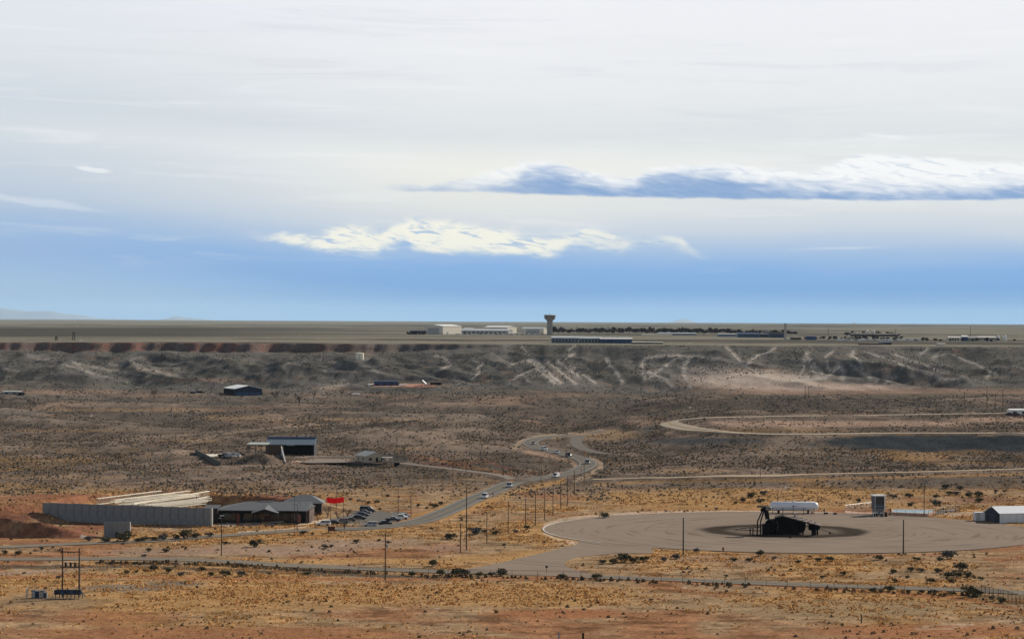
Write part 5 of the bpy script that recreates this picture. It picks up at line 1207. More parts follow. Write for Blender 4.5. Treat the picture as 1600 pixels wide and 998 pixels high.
def gas_tank():
    p = at(1240.3, 801.5); s = p.y / F; t = empty('gas_tank', p); tag(t, 'large white horizontal gas tank behind the round pad', 'tank'); r = 1.72; L = 77 * s / 2
    zc = (801.5 - 790.6) * s
    pr = [(.05, -L), (r * .55, -L + .25), (r * .85, -L + .75), (r, -L + 1.5), (r, L - 1.5), (r * .85, L - .75), (r * .55, L - .25), (.05, L)]
    MB().lathe(pr, (0, 0, zc), 32, 'x').build('vessel', mat('tank_white', (.80, .80, .80), .35, 0, .03, 1, .4), t, True)
    for q in (-.62, .58): MB().box(q * L - .3, q * L + .3, -1.1, 1.1, -.2, zc - .9).build('saddle', black if q < 0 else steel, t)
    MB().lathe([(.35, 0), (.35, .35), (.1, .45)], (0, 0, zc + r - .05), 12).build('manhole', whitem, t)
    m_ = MB(); m_.poly([(-.75, -r - .02, zc + .0), (-.2, -r - .02, zc - .1), (-.1, -r - .02, zc + .25), (-.45, -r - .02, zc + .5), (-.8, -r - .02, zc + .3)], [(0, 1, 2, 3, 4)]).poly([(.0, -r - .02, zc), (.75, -r - .02, zc - .05), (.7, -r - .02, zc + .12), (.1, -r - .02, zc + .28)], [(0, 1, 2, 3)]).build('tank_emblem', mat('emblem_dark', (.06, .06, .09), .6), t)
    MB().tube((.58 * L + 1.2, -.8, -.1), (.58 * L + 1.2, -.8, zc), .12, None, 8).build('riser_pipe', galv, t); MB().lathe([(.3, 0), (.35, .3), (.2, .7)], (.58 * L + 1.3, -1.2, 0), 10).build('pump', mat('pump_red', (.3, .05, .04), .6), t)
gas_tank()
fence([(1207, 803.5), (1288, 804.5)], 2.6, 'wire fence with dark posts in front of the white gas tank', 3.3, 3, diag=False, pr=.12)
fence([(1321, 803), (1362, 803.5)], 2.2, 'wire fence left of the glazed control cabin', 2.2, 4, mt=galv)
fence([(1320, 797), (1364, 791.5)], 1.9, 'slanting wire fence behind the pink slab', 2.8, 4, mt=galv)
fence([(1388, 805.5), (1415, 807.5), (1444, 808), (1458, 806), (1478, 802), (1500, 799), (1500, 792)], 2.5, 'chain-link fence round the basin right of the cabin', 2.9, 4, mt=steel)
def cabin():
    p = at(1374.5, 805); s = p.y / F; t = empty('control_cabin', p, math.radians(14)); tag(t, 'two-storey control cabin with dark glazed upper floor and white roof', 'control cabin')
    w = 17 * s / 2; h = 32 * s; d = 3.2
    MB().box(-w, w, -.1, d, 2.3, h - .5).build('cab', mat('slate_blue_panel', (.055, .07, .10), .5), t)
    MB().box(-w - .35, w + .45, -.5, d + .4, h - .45, h).build('roof', whitem, t)
    MB().box(-w + .25, w - .35, -.18, -.1, 4.1, h - .9).build('window', GL, t); MB().box(w, w + .08, .3, d - .3, 3.8, h - 1.0).build('side_window', GL, t)
    for x in (-w, w - .3): MB().box(x, x + .3, -.3, -.12, -.1, h - .5).build('post', galv if x < 0 else whitem, t)
    for y in (d - .3,): MB().box(w + .1, w + .4, y, y + .3, -.1, h - .5).build('post', whitem, t)
    MB().box(-w + .3, w - .3, .2, d - .2, -.2, 2.3).build('ground_floor', mat('grey_machine', (.16, .17, .17), .7), t)
    MB().box(-w - .6, w + .6, -1.1, -.3, 2.3, 2.4).build('balcony', galv, t)
    for k in range(7): MB().box(-w - .55 + k * (2 * w + 1.0) / 6, -w - .49 + k * (2 * w + 1.0) / 6, -1.1, -1.04, 2.4, 3.5).build('baluster', galv, t)
    MB().box(-w - .6, w + .6, -1.12, -1.02, 3.5, 3.58).build('handrail', galv, t)
    for k in range(9): MB().box(w + .6 + .28 * k, w + .9 + .28 * k, -.9, 0, 2.3 - .27 * k - .06, 2.3 - .27 * k).build('step', galv, t)
    for i, (dx, c_, lab) in enumerate(((-8.5, whitem, 'white cabinet at the left foot of the control cabin'), (-5.0, galv, 'grey cabinet at the left foot of the control cabin'), (3.0, greyw, 'grey pump set at the foot of the control cabin'), (9.5, steel, 'dark pump set right of the control cabin'))):
        q = at(1374.5 + dx, 807); b = empty('equipment_cabinet', q); tag(b, lab, 'cabinet', 'equipment at the control cabin'); MB().box(-.45, .45, -.4, .4, -.1, 1.5 + .3 * (i % 2)).build('cabinet', c_, b); MB().box(-.35, .35, -.44, -.4, .2, 1.2).build('door', darkw, b); MB().tube((.6, 0, 0), (.6, 0, 1.2), .08, None, 6).build('pipe', galv, b)
cabin()
def basin():
    w = [ats(*q) for q in ((1393, 804), (1450, 806.5), (1462, 803.5), (1456, 800), (1393, 798.5))]
    p = w[0]; t = empty('water_basin', (p.x, p.y, 0)); tag(t, 'shallow pale blue water basin with pink concrete rim behind its fence', 'basin')
    mb = MB(); n = len(w); vs = [(v.x - p.x, v.y - p.y, z_) for z_ in (-.1, 1.0) for v in w]; c = Vector((sum(v.x for v in w) / n - p.x, sum(v.y for v in w) / n - p.y))
    vs += [((v.x - p.x - c.x) * .94 + c.x, (v.y - p.y - c.y) * .86 + c.y, z_) for z_ in (1.0, .8) for v in w]
    fs = []
    for i in range(n):
        j = (i + 1) % n; fs += [(i, j, n + j, n + i), (n + i, n + j, 2 * n + j, 2 * n + i), (2 * n + i, 2 * n + j, 3 * n + j, 3 * n + i)]
    mb.poly(vs, fs).build('rim', mat('pink_concrete', (.60, .38, .27)), t)
    MB().poly([((v.x - p.x - c.x) * .95 + c.x, (v.y - p.y - c.y) * .88 + c.y, .92) for v in w], [tuple(range(n))]).build('water', mat('pool_water', (.30, .42, .46), .4, 0, .1, .5, .1), t)
    for i, (x, y, L_, c_, lab) in enumerate(((1466, 802, 5, whitem, 'long white pipe lying on the dirt beside the basin'), (1480, 799, 5.5, whitem, 'white pipe lying behind the basin corner'), (1473, 800.5, 4, steel, 'dark pipe lying between two white ones'), (1490, 797.5, 3.5, whitem, 'short white pipe farthest behind the basin'))):
        q = at(x, y); o = MB().tube((-L_ / 2, 0, .2), (L_ / 2, 1.2, .25), .22, None, 8).build('pipe', c_); o.location = q; tag(o, lab, 'pipe', 'pipes beside the basin')
basin()
def hangar():
    p = at(1562, 817); s = p.y / F; t = empty('white_hangar', p, math.radians(16)); tag(t, 'long white ribbed shed with dark gable end at the right edge', 'shed'); L = 24; W = 11.5; he = 3.3; hr = 5.4
    MB().extr([(0, -.4), (W, -.4), (W, he), (W / 2, hr), (0, he)], 0, L, 'yz').build('wall', mat('hangar_white', (.66, .68, .69), .6, 0, .06, 1), t)
    MB().extr([(.02, 0), (W - .02, 0), (W - .02, he), (W / 2, hr - .05), (.02, he)], -.06, -.01, 'yz').build('gable_end', mat('gable_shadow_blue', (.03, .035, .05), .8), t)  # end turned from the sun, its shade painted as a near-black sheet
    rf = mat('white_roof', (.80, .80, .80), .5, 0, .05, 1)
    MB().slab([(-.3, -.3, he + .1), (L, -.3, he + .1), (L, W / 2, hr + .15), (-.3, W / 2, hr + .15)], .12).build('roof_slope', rf, t); MB().slab([(-.3, W + .3, he + .1), (L, W + .3, he + .1), (L, W / 2, hr + .15), (-.3, W / 2, hr + .15)], .12).build('roof_slope', rf, t)
    me = None
    for k in range(9):
        if me is None: o = MB().box(-.06, .06, -.07, 0, 0, he).build('wall_rib', offw, t); me = o.data
        else: o = bpy.data.objects.new('wall_rib', me); link(o, t)
        o.location = (1.2 + k * 2.6, 0, 0)
    MB().box(-.12, -.06, 3.5, 8, 0, 3.0).build('roller_door', mat('door_dark', (.05, .055, .07), .7), t)
    p = at(1531, 813.5); t = empty('white_container', p, math.radians(8)); tag(t, 'small white container left of the ribbed shed', 'container')
    MB().box(-1.6, 1.8, 0, 3.0, .15, 3.1).build('box', whitem, t); MB().box(-1.3, .1, -.05, 0, .3, 2.8).build('door', offw, t); MB().tube((-2.6, -.2, -.1), (-1.8, -.1, 2.6), .07, None, 6).build('prop_bar', steel, t)
    for x in (-1.4, 1.5): MB().box(x, x + .25, .1, 2.9, -.1, .15).build('skid', steel, t)
hangar()
p = at(1130, 861); t = empty('hydrant', p); tag(t, 'small dark red hydrant at the near edge of the round pad', 'hydrant'); MB().lathe([(.28, 0), (.22, .15), (.22, 1.0), (.3, 1.05), (.25, 1.25), (.08, 1.4)], (0, 0, 0), 12).build('barrel', redsign, t); MB().tube((-.4, 0, .8), (.4, 0, .8), .12, None, 8).build('outlet', redsign, t)
for i, (x, y, lab) in enumerate(((1291, 803, 'low dark valve box right of the gas tank fence'), (1305, 803.5, 'second low dark valve box along the pad rim'))):
    p = at(x, y); t = empty('valve_box', p); tag(t, lab, 'valve box', 'valve boxes on the pad rim'); MB().box(-.6, .6, -.4, .4, -.1, .6).build('box', darkw, t); MB().box(-.65, .65, -.45, .45, .6, .68).build('lid', steel, t)

# ---------------------------------------------------------------- fences of the foreground
fence([(560, 897), (640, 898.5), (700, 900), (800, 901.5), (880, 903), (935, 906)], 2.0, 'chain-link fence along the front road, left of the driveway bend', 5.2, 3, pr=.06, wr=.022, diag=False)
fence([(935, 906.5), (1000, 908), (1100, 912), (1230, 918), (1340, 923), (1450, 927), (1530, 929.5)], 2.0, 'chain-link fence along the front road below the round pad', 5.0, 3, pr=.06, wr=.022, diag=False)
fence([(1533, 931), (1552, 936), (1575, 941), (1600, 949), (1640, 962)], 2.9, 'taller chain-link fence at the lower right corner', 2.4, 6, pr=.08, wr=.02)
fence([(900, 675), (935, 670.5), (975, 665)], 3.2, 'dark fence crossing the rutted track above the road bend', 5, 5, pr=.1, wr=.035)
for i, (x, y, h_, c_, lab) in enumerate(((913.5, 716, 3.6, orange, 'orange diamond sign on the inside of the road bend'), (908, 742, 2.8, orange, 'yellow-orange warning sign in front of the bend'), (770, 779, 2.0, redsign, 'small red sign at the roadside beside the white SUV'), (691, 789, 3.0, redsign, 'dark red sign on a post beside two bushes'), (708.7, 777, 2.4, redsign, 'brown-red sign on the slope above the road'), (904, 673, 3.0, redsign, 'tiny dark sign near the fence above the bend'), (873.5, 744, 2.6, redsign, 'small red sign beside the white van'), (853, 738, 3.0, darkw, 'dark sign on the little hill inside the bend'), (786, 747, 2.0, redsign, 'low red-brown board at the foot of the verge pole'), (854, 895.5, 1.9, darkw, 'small black plate hung on the fence before the driveway'), (1563, 929, 1.6, whitem, 'white notice on the corner chain-link fence'), (1594, 937, 1.6, whitem, 'pale notice farther right on the corner fence'), (524, 779, .1, None, ''))):
    if c_ is None: continue
    p = at(x, y); t = empty('road_sign', p); tag(t, lab, 'sign', 'signs'); r = max(.42, p.y / F * 1.5)
    MB().tube((0, 0, -.1), (0, 0, h_), .06, None, 6).build('post', steel, t)
    if c_ is orange: MB().poly([(0, -.1, h_ - r), (r, -.1, h_), (0, -.1, h_ + r), (-r, -.1, h_), (0, -.05, h_ - r), (r, -.05, h_), (0, -.05, h_ + r), (-r, -.05, h_)], [(0, 1, 2, 3), (7, 6, 5, 4), (0, 4, 5, 1), (1, 5, 6, 2), (2, 6, 7, 3), (3, 7, 4, 0)]).build('panel', c_, t)
    else: MB().box(-r * .8, r * .8, -.12, -.06, h_ - r * .7, h_ + r * .7).build('panel', c_, t)

# ---------------------------------------------------------------- blue-roofed shed and house
def blue_shed():
    p = at(454, 711.5); s = p.y / F; t = empty('blue_roofed_shed', p, 0); tag(t, 'large shed with ribbed blue-grey roof and black open front', 'shed')
    L = 75 * s; W = 18; he = 17 * s; xo = 0
    rm = mat('blue_grey_roof', (.20, .25, .28), .5, .3, .12, .5)
    gable_parts(t, L, W, he, he + 2.9, darkw, rm, .4, open_front=True)
    MB().box(-L / 2 + .3, L / 2 - .3, W * .7, W * .72, 0, he - .3).build('interior_shade_sheet', mat('black_interior', (.01, .01, .01), .95), t)  # black sheet put in for the shade inside the shed
    MB().box(-L / 2 - .3, L / 2 + .3, W / 2 - .7, W / 2 + .7, he + 3.05, he + 3.6).build('ridge_cap', bluer, t)
    me = None
    for k in range(19):
        if me is None: o = MB().slab([(-.1, -.35, he + .24), (.1, -.35, he + .24), (.1, W / 2 - .8, he + 2.95), (-.1, W / 2 - .8, he + 2.95)], .08).build('roof_rib', mat('rib_blue', (.13, .17, .21), .5, .2), t); me = o.data
        else: o = bpy.data.objects.new('roof_rib', me); link(o, t)
        o.location = (-L / 2 + .5 + k * (L - 1) / 18, 0, .02)
    MB().box(L / 2 - .3, L / 2, -.3, .1, 0, he).build('corner_post', galv, t); MB().box(-L / 2 + 8.2, -L / 2 + 8.6, -.2, .2, 0, he - .2).build('corner_post', mat('weathered_steel', (.15, .15, .14)), t)
    MB().box(-L / 2, -L / 2 + 7, -.1, .2, 0, he - .1).build('front_panel', mat('rust_panel', (.10, .065, .045), .9, 0, .3, .6), t)
    MB().box(-2, 2, -.3, -.1, he - .4, he - .05).build('track_box', galv, t)
    p = at(401, 708.5); t = empty('open_shelter', p, 0); tag(t, 'open lean-to shelter with pale flat roof left of the blue shed', 'shelter'); w = 30 * s / 2; h = 14 * s
    MB().slab([(-w, -.5, h), (w, -.5, h), (w + 1, 6, h + .6), (-w + 1, 6, h + .6)], .3).build('roof', mat('pale_green_roof', (.40, .43, .38), .6), t)
    for x in (-w + .3, -w + 1.6, -w * .1, w * .5, w - .4): MB().box(x - .14, x + .14, 0, .28, -.2, h).build('post', steel, t)
    for x in (-w + .3, w - .4): MB().box(x - .14, x + .14, 5.5, 5.8, -.2, h + .3).build('post', steel, t)
    p = at(425, 705); t = empty('loading_ramp', p, 0); tag(t, 'dark steel stairway leaning between the shelter and the blue shed', 'stairway')
    for y in (0, 1.4): MB().slab([(-3.2, y, 5.0), (2.2, y, 2.4), (2.2, y + .15, 2.4), (-3.2, y + .15, 5.0)], .5).build('stringer', steel, t)
    for k in range(9): MB().box(-3.1 + .6 * k, -2.6 + .6 * k, .1, 1.4, 4.85 - .29 * k, 4.93 - .29 * k).build('step', bluer, t)
    for x, hh in ((-3, 4.8), (-.4, 3.4), (2, 2.3)): MB().box(x - .12, x + .12, .3, .5, -.5, hh).build('leg', steel, t)
    # retaining wall at the mound's end
    a = at(436, 702); b = at(446, 724); a.z = 0; b.z = 0; d = b - a; L = d.length; zb = hgt(b.x, b.y)
    t = empty('retaining_wall', (a.x, a.y, zb), math.atan2(d.y, d.x)); tag(t, 'pale raking retaining wall at the right end of the brush mound', 'wall')
    MB().extr([(0, -.5), (L, -.5), (L, .8), (L * .5, 4.0), (0, 6.2)], -.25, .25, 'xz').build('wing_wall', mat('pale_cast_concrete', (.42, .41, .38)), t); MB().extr([(-.1, 6.2), (L * .5, 4.0), (L * .5, 4.25), (-.1, 6.45)], -.3, .3, 'xz').build('coping', mat('kerb_concrete', (.62, .57, .48)), t)
    a = at(305.5, 707); b = at(344.5, 727); d = b - a; L = math.hypot(d.x, d.y); t = empty('low_block_wall', (a.x, a.y, min(a.z, b.z)), math.atan2(d.y, d.x)); tag(t, 'low dark grey-green block wall slanting beside the pale slab', 'wall')
    for k in range(8): MB().box(L * k / 8 + .02, L * (k + 1) / 8 - .02, -.2, .2, -.6, 1.8 + abs(a.z - b.z) * (1 - k / 8) * (1 if a.z > b.z else 0)).build('wall_panel', mat('block_grey', (.10, .105, .085), .95, 0, .2, .7), t)
    # scrap aeroplane parts and trucks on the slab
    car('pickup', 'black', 350, 713.5, 20, 'black truck wreck at the left of the scrap on the pale slab', 'pickup', 'scrap vehicles by the slab', 1.1)
    car('van', 'silver', 357, 714.5, 150, 'silver van in the middle of the scrap on the pale slab', 'van', 'scrap vehicles by the slab', 1.0)
    car('suv', 'black', 363, 712.5, 30, 'black car beside the silver van on the pale slab', 'suv', 'scrap vehicles by the slab', 1.1)
    car('suv', 'white', 368, 714, 170, 'white car at the right of the scrap on the pale slab', 'suv', 'scrap vehicles by the slab', 1.0)
    car('pickup', 'black', 374, 711, 15, 'black pickup nearest the mound among the scrap', 'pickup', 'scrap vehicles by the slab', 1.0)
blue_shed()
def house():
    p = at(588, 721.5); s = p.y / F; t = empty('small_house', p, math.radians(-62)); tag(t, 'small beige house with pale gabled roof beside the side road', 'house')
    hw = mat('beige_siding', (.46, .39, .29), .85, 0, .1, 1.2); rf = mat('pale_shingles', (.33, .34, .32), .8, 0, .2, 1.5)
    # ridge runs back-left; local x is the ridge direction after rotation
    t.rotation_euler = (0, 0, math.radians(118)); W = 33 * s * 1.05; L = 13; he = 11 * s * .85; hr = 15.5 * s
    MB().extr([(-W / 2, -.4), (W / 2, -.4), (W / 2, he), (0, hr), (-W / 2, he)], 0, L, 'yz').build('wall', hw, t)
    MB().slab([(-.5, -W / 2 - .4, he - .05), (L + .5, -W / 2 - .4, he - .05), (L + .5, 0, hr + .15), (-.5, 0, hr + .15)], .15).build('roof_slope', rf, t)
    MB().slab([(-.5, W / 2 + .4, he - .05), (L + .5, W / 2 + .4, he - .05), (L + .5, 0, hr + .15), (-.5, 0, hr + .15)], .15).build('roof_slope', rf, t)
    for y, nm in ((3.2, 'window'), (-3.4, 'window')):
        o = MB().box(-.08, 0, y - .8, y + .8, .9, 2.1).build(nm, GL, t)
    MB().box(-.08, 0, -.9, .3, 0, 2.2).build('door', darkw, t)
    for x in (3, 8.5): MB().box(x, x + 1.4, W / 2, W / 2 + .08, .9, 2.1).build('window', GL, t)
    MB().tube((5, 0, hr), (5, 0, hr + .9), .15, None, 8).build('vent_pipe', galv, t)
    # porch on the right
    p = at(606, 722.5); q = empty('carport', p, math.radians(10)); tag(q, 'low flat carport on the right of the small house', 'carport')
    MB().box(-2.6, 2.6, 0, 4, 2.3, 2.5).build('roof', offw, q)
    for x in (-2.4, 0, 2.3): MB().box(x - .1, x + .1, .1, .3, -.2, 2.3).build('post', offw, q)
    p = at(620, 728); q = empty('dumpster', p, 0); tag(q, 'black dumpster standing on the side road by the house', 'dumpster'); MB().poly([(-1.2, 0, .1), (1.2, 0, .1), (1.2, 1.6, .1), (-1.2, 1.6, .1), (-1.35, -.15, 1.6), (1.35, -.15, 1.6), (1.35, 1.75, 1.9), (-1.35, 1.75, 1.9)], [(3, 2, 1, 0), (4, 5, 6, 7), (0, 1, 5, 4), (1, 2, 6, 5), (2, 3, 7, 6), (3, 0, 4, 7)]).build('bin', black, q); MB().slab([(-1.4, -.2, 1.72), (1.4, -.2, 1.72), (1.4, 1.8, 2.02), (-1.4, 1.8, 2.02)], .08).build('lid', steel, q)
    fence([(549, 722.5), (562, 725), (600, 728), (616, 725.5)], 1.5, 'low yard fence before the small house', 2.6, 3, 'yard_fence', diag=False, pr=.07)
    fence([(608, 719), (636, 722)], 2.6, 'grey panelled fence right of the small house', 2.0, 6, 'yard_fence', mat('grey_fence', (.16, .16, .15)), pr=.09, wr=.05)
house()

# ---------------------------------------------------------------- valley floor
def valley():
    p = at(387, 620); s = p.y / F; D = p.y
    t = corner_shed('white_roofed_barn', 367, 617.8, 21, 36, 23, 5.4, 8.0, 'barn with bright white roof and open blue-black bays on the valley floor', navy, mat('bright_white_roof', (.82, .82, .78), .5), 'barn', 'l',
        [('l', 2 + 4.2 * k, 5.4 + 4.2 * k, .6, 4.6, 'bay', black) for k in range(8)] + [('r', 1.5 + 5.2 * k, 6 + 5.2 * k, .3, 2.6, 'bay', bluer) for k in range(4)])
    for i, (x, y, w, h, d, c_, r_, lab) in enumerate(((603, 602.5, 37, 8, 12, bluer, navy, 'dark blue metal barn on the dirt yard under the mesa'), (579, 603.5, 7, 3.5, 6, whitem, offw, 'small white shed left of the dark blue barn'), (629, 603, 11, 2.2, 5, offw, whitem, 'low pale shed right of the dark blue barn'), (681, 600.5, 17, 4.2, 8, darkw, brown, 'low dark shed right of the leaning conveyor'),
        (17, 615.5, 26, 4.5, 14, greyw, mat('pale_green_roof', (.40, .43, .38)), 'long pale-roofed shed at the left edge of the valley'), (33, 617.5, 8, 5, 6, black, steel, 'black shed at the right end of the leftmost long shed'), (556, 617, 10, 2, 6, offw, whitem, 'tiny pale shed alone on the brush flats'), (1592, 647, 28, 8, 8, whitem, whitem, 'white trailer building cut by the right edge'), (301, 614.5, 8, 3, 6, darkw, navy, 'small dark hut left of the white-roofed barn'), (311, 613.5, 10, 3, 6, navy, darkw, 'second small dark hut left of the white-roofed barn'))):
        p = at(x, y); s = p.y / F; t = empty('valley_shed', p, math.radians(3)); tag(t, lab, 'shed', 'sheds on the valley floor')
        gable_parts(t, w * s, d, h * s * .8, h * s, c_, r_, .4)
        for k in range(max(1, int(w / 8))): MB().box(-w * s / 2 + 2 + k * 6, -w * s / 2 + 4.5 + k * 6, -.1, 0, .2, h * s * .55).build('door', GL if c_ in (whitem, greyw, offw) else steel, t)
    p = at(664, 601.5); s = p.y / F; t = empty('conveyor', p, 0); tag(t, 'white conveyor boom leaning on the dirt yard', 'conveyor')
    MB().slab([(-4.5 * s, 0, 8 * s), (2 * s, 0, 1.2 * s), (4 * s, 1.5, 1.2 * s), (-3.2 * s, 1.5, 8 * s)], .5).build('boom', whitem, t); MB().box(1 * s, 5 * s, 0, 2, 0, 2 * s).build('hopper', whitem, t); MB().tube((-.5, .8, -.2), (-1.0, .8, 4 * s), .2, None, 6).build('strut', steel, t)
    # cream water tank on its knoll
    z0 = hgt(*TANKP); t = empty('water_tank', (TANKP[0], TANKP[1], z0)); s = TANKP[1] / F; tag(t, 'cream cylindrical water tank on a knoll of the mesa slope', 'water tank')
    MB().lathe([(6.3 * s, -.8), (6.3 * s, 10.2 * s), (6.0 * s, 10.6 * s), (.1, 11.3 * s)], (0, 0, 0), 32).build('shell', mat('tank_cream', (.85, .78, .60), .6, 0, .06, .4), t, False); MB().box(-.3, .3, -6.5 * s, -6.3 * s, 0, 10.4 * s).build('ladder', offw, t)
    for i, (x, lab) in enumerate(((1577, 'red car left of the white trailer'), (1587, 'dark red car in front of the white trailer'))):
        car('sedan', 'maroon', x, 648, 5, lab, 'car', 'cars at the white trailer', 1.1)
valley()

# ---------------------------------------------------------------- airfield on the plateau
def airfield():
    A_w = mat('hangar_grey', (.46, .44, .40), .7, .1, .08, .1); A_c = mat('hangar_cream', (.78, .70, .55), .7, 0, .06, .1); wr = mat('bright_white_roof', (.82, .82, .78))
    th = 60; s = at(692, 522).y / F; sn, cs = math.sin(math.radians(th)), math.cos(math.radians(th))
    def door(face, L_, z1, nm='hangar_door', m_=greyw): return (face, L_ * .2, L_ * .8, 0, z1, nm, m_)
    corner_shed('hangar', 692, 522, th, 30 * s / sn, 28 * s / cs, 14, 16.5, 'largest cream hangar at the left end of the airfield', A_c, wr, 'hangar', 'r', [door('l', 30 * s / sn, 11, m_=A_w), ('r', 12, 18, 0, 4, 'door', greyw)])
    corner_shed('hangar', 662, 522.2, th, 22 * s / sn, 6, 6, 7.5, 'low grey annexe left of the largest hangar', navy, A_w, 'hangar', 'l', [door('l', 20, 4)])
    corner_shed('hangar', 738, 517, th, 18 * s / sn, 10, 5.5, 7, 'small white-roofed block between the first and second hangars', A_w, wr, 'hangar', 'l', [door('l', 18, 3)])
    corner_shed('hangar', 794, 522.2, th, 84 * s / sn, 16, 6.5, 9, 'long low white-roofed terminal in front of the hangars', A_w, wr, 'terminal', 'l', [('l', 6 + 9 * k, 11 + 9 * k, 1.5, 4, 'window', GL) for k in range(10)])
    corner_shed('hangar', 793, 520.5, th, 41 * s / sn, 16 * s / cs, 11.5, 14, 'second hangar with pale right side behind the terminal', A_c, wr, 'hangar', 'l', [door('l', 41 * s / sn, 9, m_=A_w)])
    corner_shed('hangar', 849.5, 521.5, th, 37 * s / sn, 6 * s / cs, 9.5, 12, 'third hangar just left of the control tower', A_c, wr, 'hangar', 'l', [door('l', 37 * s / sn, 8, m_=A_w)])
    # control tower
    p = at(859, 523.5); s2 = p.y / F; t = empty('control_tower', p); tag(t, 'tall concrete airport control tower with flared cab', 'control tower'); h = 32 * s2; tc_ = mat('tower_concrete', (.33, .30, .26), .85, 0, .1, .2)
    def octa(prof, m_, nm): 
        mb = MB(); n = 8; vs = [(r * math.cos(PI / 8 + 2 * PI * i / n), r * math.sin(PI / 8 + 2 * PI * i / n), z) for r, z in prof for i in range(n)]
        fs = [(k * n + i, k * n + (i + 1) % n, (k + 1) * n + (i + 1) % n, (k + 1) * n + i) for k in range(len(prof) - 1) for i in range(n)] + [tuple(range(n)), tuple(range((len(prof) - 1) * n, len(prof) * n))]
        return mb.poly(vs, fs).build(nm, m_, t)
    octa([(5.2, -1), (5.0, h - 10 * s2)], tc_, 'shaft'); octa([(5.0, h - 10 * s2), (9.6, h - 6.2 * s2), (10.2, h - 5.6 * s2), (10.2, h - 4.9 * s2)], tc_, 'flare'); octa([(9.2, h - 4.9 * s2), (9.8, h - 1.4 * s2)], GL, 'cab_glazing'); octa([(10.6, h - 1.4 * s2), (10.8, h - .7 * s2), (8.5, h)], mat('pale_tower_cap', (.48, .45, .40), .8), 'cab_roof')
    for i in range(8):
        a0 = PI / 8 + 2 * PI * i / 8; a1 = a0 + 2 * PI / 8
        for (q0, q1) in ((a0, a1), (a1, a0)):
            MB().tube((9.5 * math.cos(q0), 9.5 * math.sin(q0), h - 4.9 * s2), (10.0 * math.cos(q1), 10.0 * math.sin(q1), h - 1.4 * s2), .42, None, 4).build('cab_brace', mat('pale_tower_cap', (.48, .45, .40)), t)
    MB().tube((0, 0, h), (0, 0, h + 3.0), .25, None, 6).build('antenna', steel, t)
    # vehicles and trailers in front of the terminal
    cs_ = [paint(PC[k]) for k in ('white', 'silver', 'darkblue', 'grey', 'white')]; protos = {}
    def mini(px, py, k, lab, grp, cat='car', L_=4.6, H_=1.6):
        if (k, cat) in protos: o = protos[(k, cat)].copy(); COL.objects.link(o)
        else:
            mb = MB(); mb.extr([(-L_ / 2, .3), (-L_ / 2, H_ * .6), (-L_ * .38, H_), (L_ * .15, H_), (L_ * .3, H_ * .6), (L_ / 2, H_ * .5), (L_ / 2, .3)], -.9, .9, 'xz')
            for x in (-L_ * .3, L_ * .3):
                for y in (-.9, .9): mb.tube((x, y - .12, .33), (x, y + .12, .33), .33, None, 8)
            o = mb.build('airfield_' + cat.replace(' ', '_'), cs_[k % 5]); protos[(k, cat)] = o
        o.location = at(px, py); o.rotation_euler = (0, 0, random.uniform(-.2, .2)); tag(o, lab, cat, grp)
    for i in range(34):
        mini(714 + i * 4.05 + random.uniform(-.8, .8), 522.6 + random.uniform(-.5, .5), [0, 1, 4, 2, 0, 3][i % 6], 'tiny car parked before the airfield terminal, ' + posl(i, 34), 'cars before the airfield terminal')
    for i in range(22):
        mini(1432 + i * 6.2 - 120 + random.uniform(-1.5, 1.5), 532.0 + random.uniform(-.4, .5), [0, 4, 1, 0, 3][i % 5], 'tiny vehicle on the plateau road at right, ' + posl(i, 22), 'vehicles on the plateau road', 'vehicle', 6.5, 2.4)
    # blue factory at the edge
    def box_b(px0, px1, py_b, h_px, d, wm, rm, lab, parts=(), cat='building', rise=.22, name='plateau_building', dy=0):
        p = at((px0 + px1) / 2, py_b); s = p.y / F; t = empty(name, p); tag(t, lab, cat, 'buildings on the plateau'); L = (px1 - px0) * s; h = h_px * s
        gable_parts(t, L, d, h * (1 - rise), h, wm, rm, .4)
        for u0, u1, z0, z1, nm, m_ in parts: MB().box(-L / 2 + u0 * L, -L / 2 + u1 * L, -.25, -.01, z0 * h, z1 * h).build(nm, m_, t)
        return t
    gb = mat('grey_blue_sheet', (.20, .235, .26), .6, .1, .15, .2); br = mat('brown_terrace', (.15, .115, .09), .8, 0, .2, .2)
    box_b(862, 905, 536, 10.5, 24, gb, mat('mixed_roof', (.40, .43, .45), .6, 0, .3, .15), 'grey-blue factory hall right of the control tower foot', [(.02 + .12 * k, .10 + .12 * k, .1, .6, 'bay', GL) for k in range(8)], 'factory')
    box_b(903, 940, 536, 9.5, 24, gb, mat('mixed_roof', (.40, .43, .45)), 'middle grey-blue factory hall with vents', [(.02 + .14 * k, .11 + .14 * k, .1, .6, 'bay', GL) for k in range(7)], 'factory')
    box_b(938, 988, 536.3, 8.5, 22, navy, offw, 'navy-fronted factory hall at the right of the factory row', [(.0 + .125 * k, .10 + .125 * k, .05, .7, 'bay', bluer) for k in range(8)], 'factory')
    for k in range(14):
        p = at(868 + k * 8.6, 535.5); o = MB().box(-2.2, 2.2, 0, 3, 0, 1.4).build('roof_unit', whitem); o.location = (p.x, p.y + 5, p.z + 5.6 + (k % 2) * .3); tag(o, 'white roof unit on the factory row, ' + posl(k, 14), 'roof unit', 'roof units on the factory row')
    box_b(988, 1036, 537, 2.6, 14, darkw, offw, 'very low dark building trailing right of the factory row')
    box_b(1028, 1088, 523.5, 3.6, 30, greyw, mat('pale_blue_roof', (.42, .48, .52), .5), 'long pale blue-roofed shed in the middle of the plateau')
    box_b(1003, 1050, 524.5, 2.2, 16, cream, cream, 'long low cream shed left of the pale blue-roofed one')
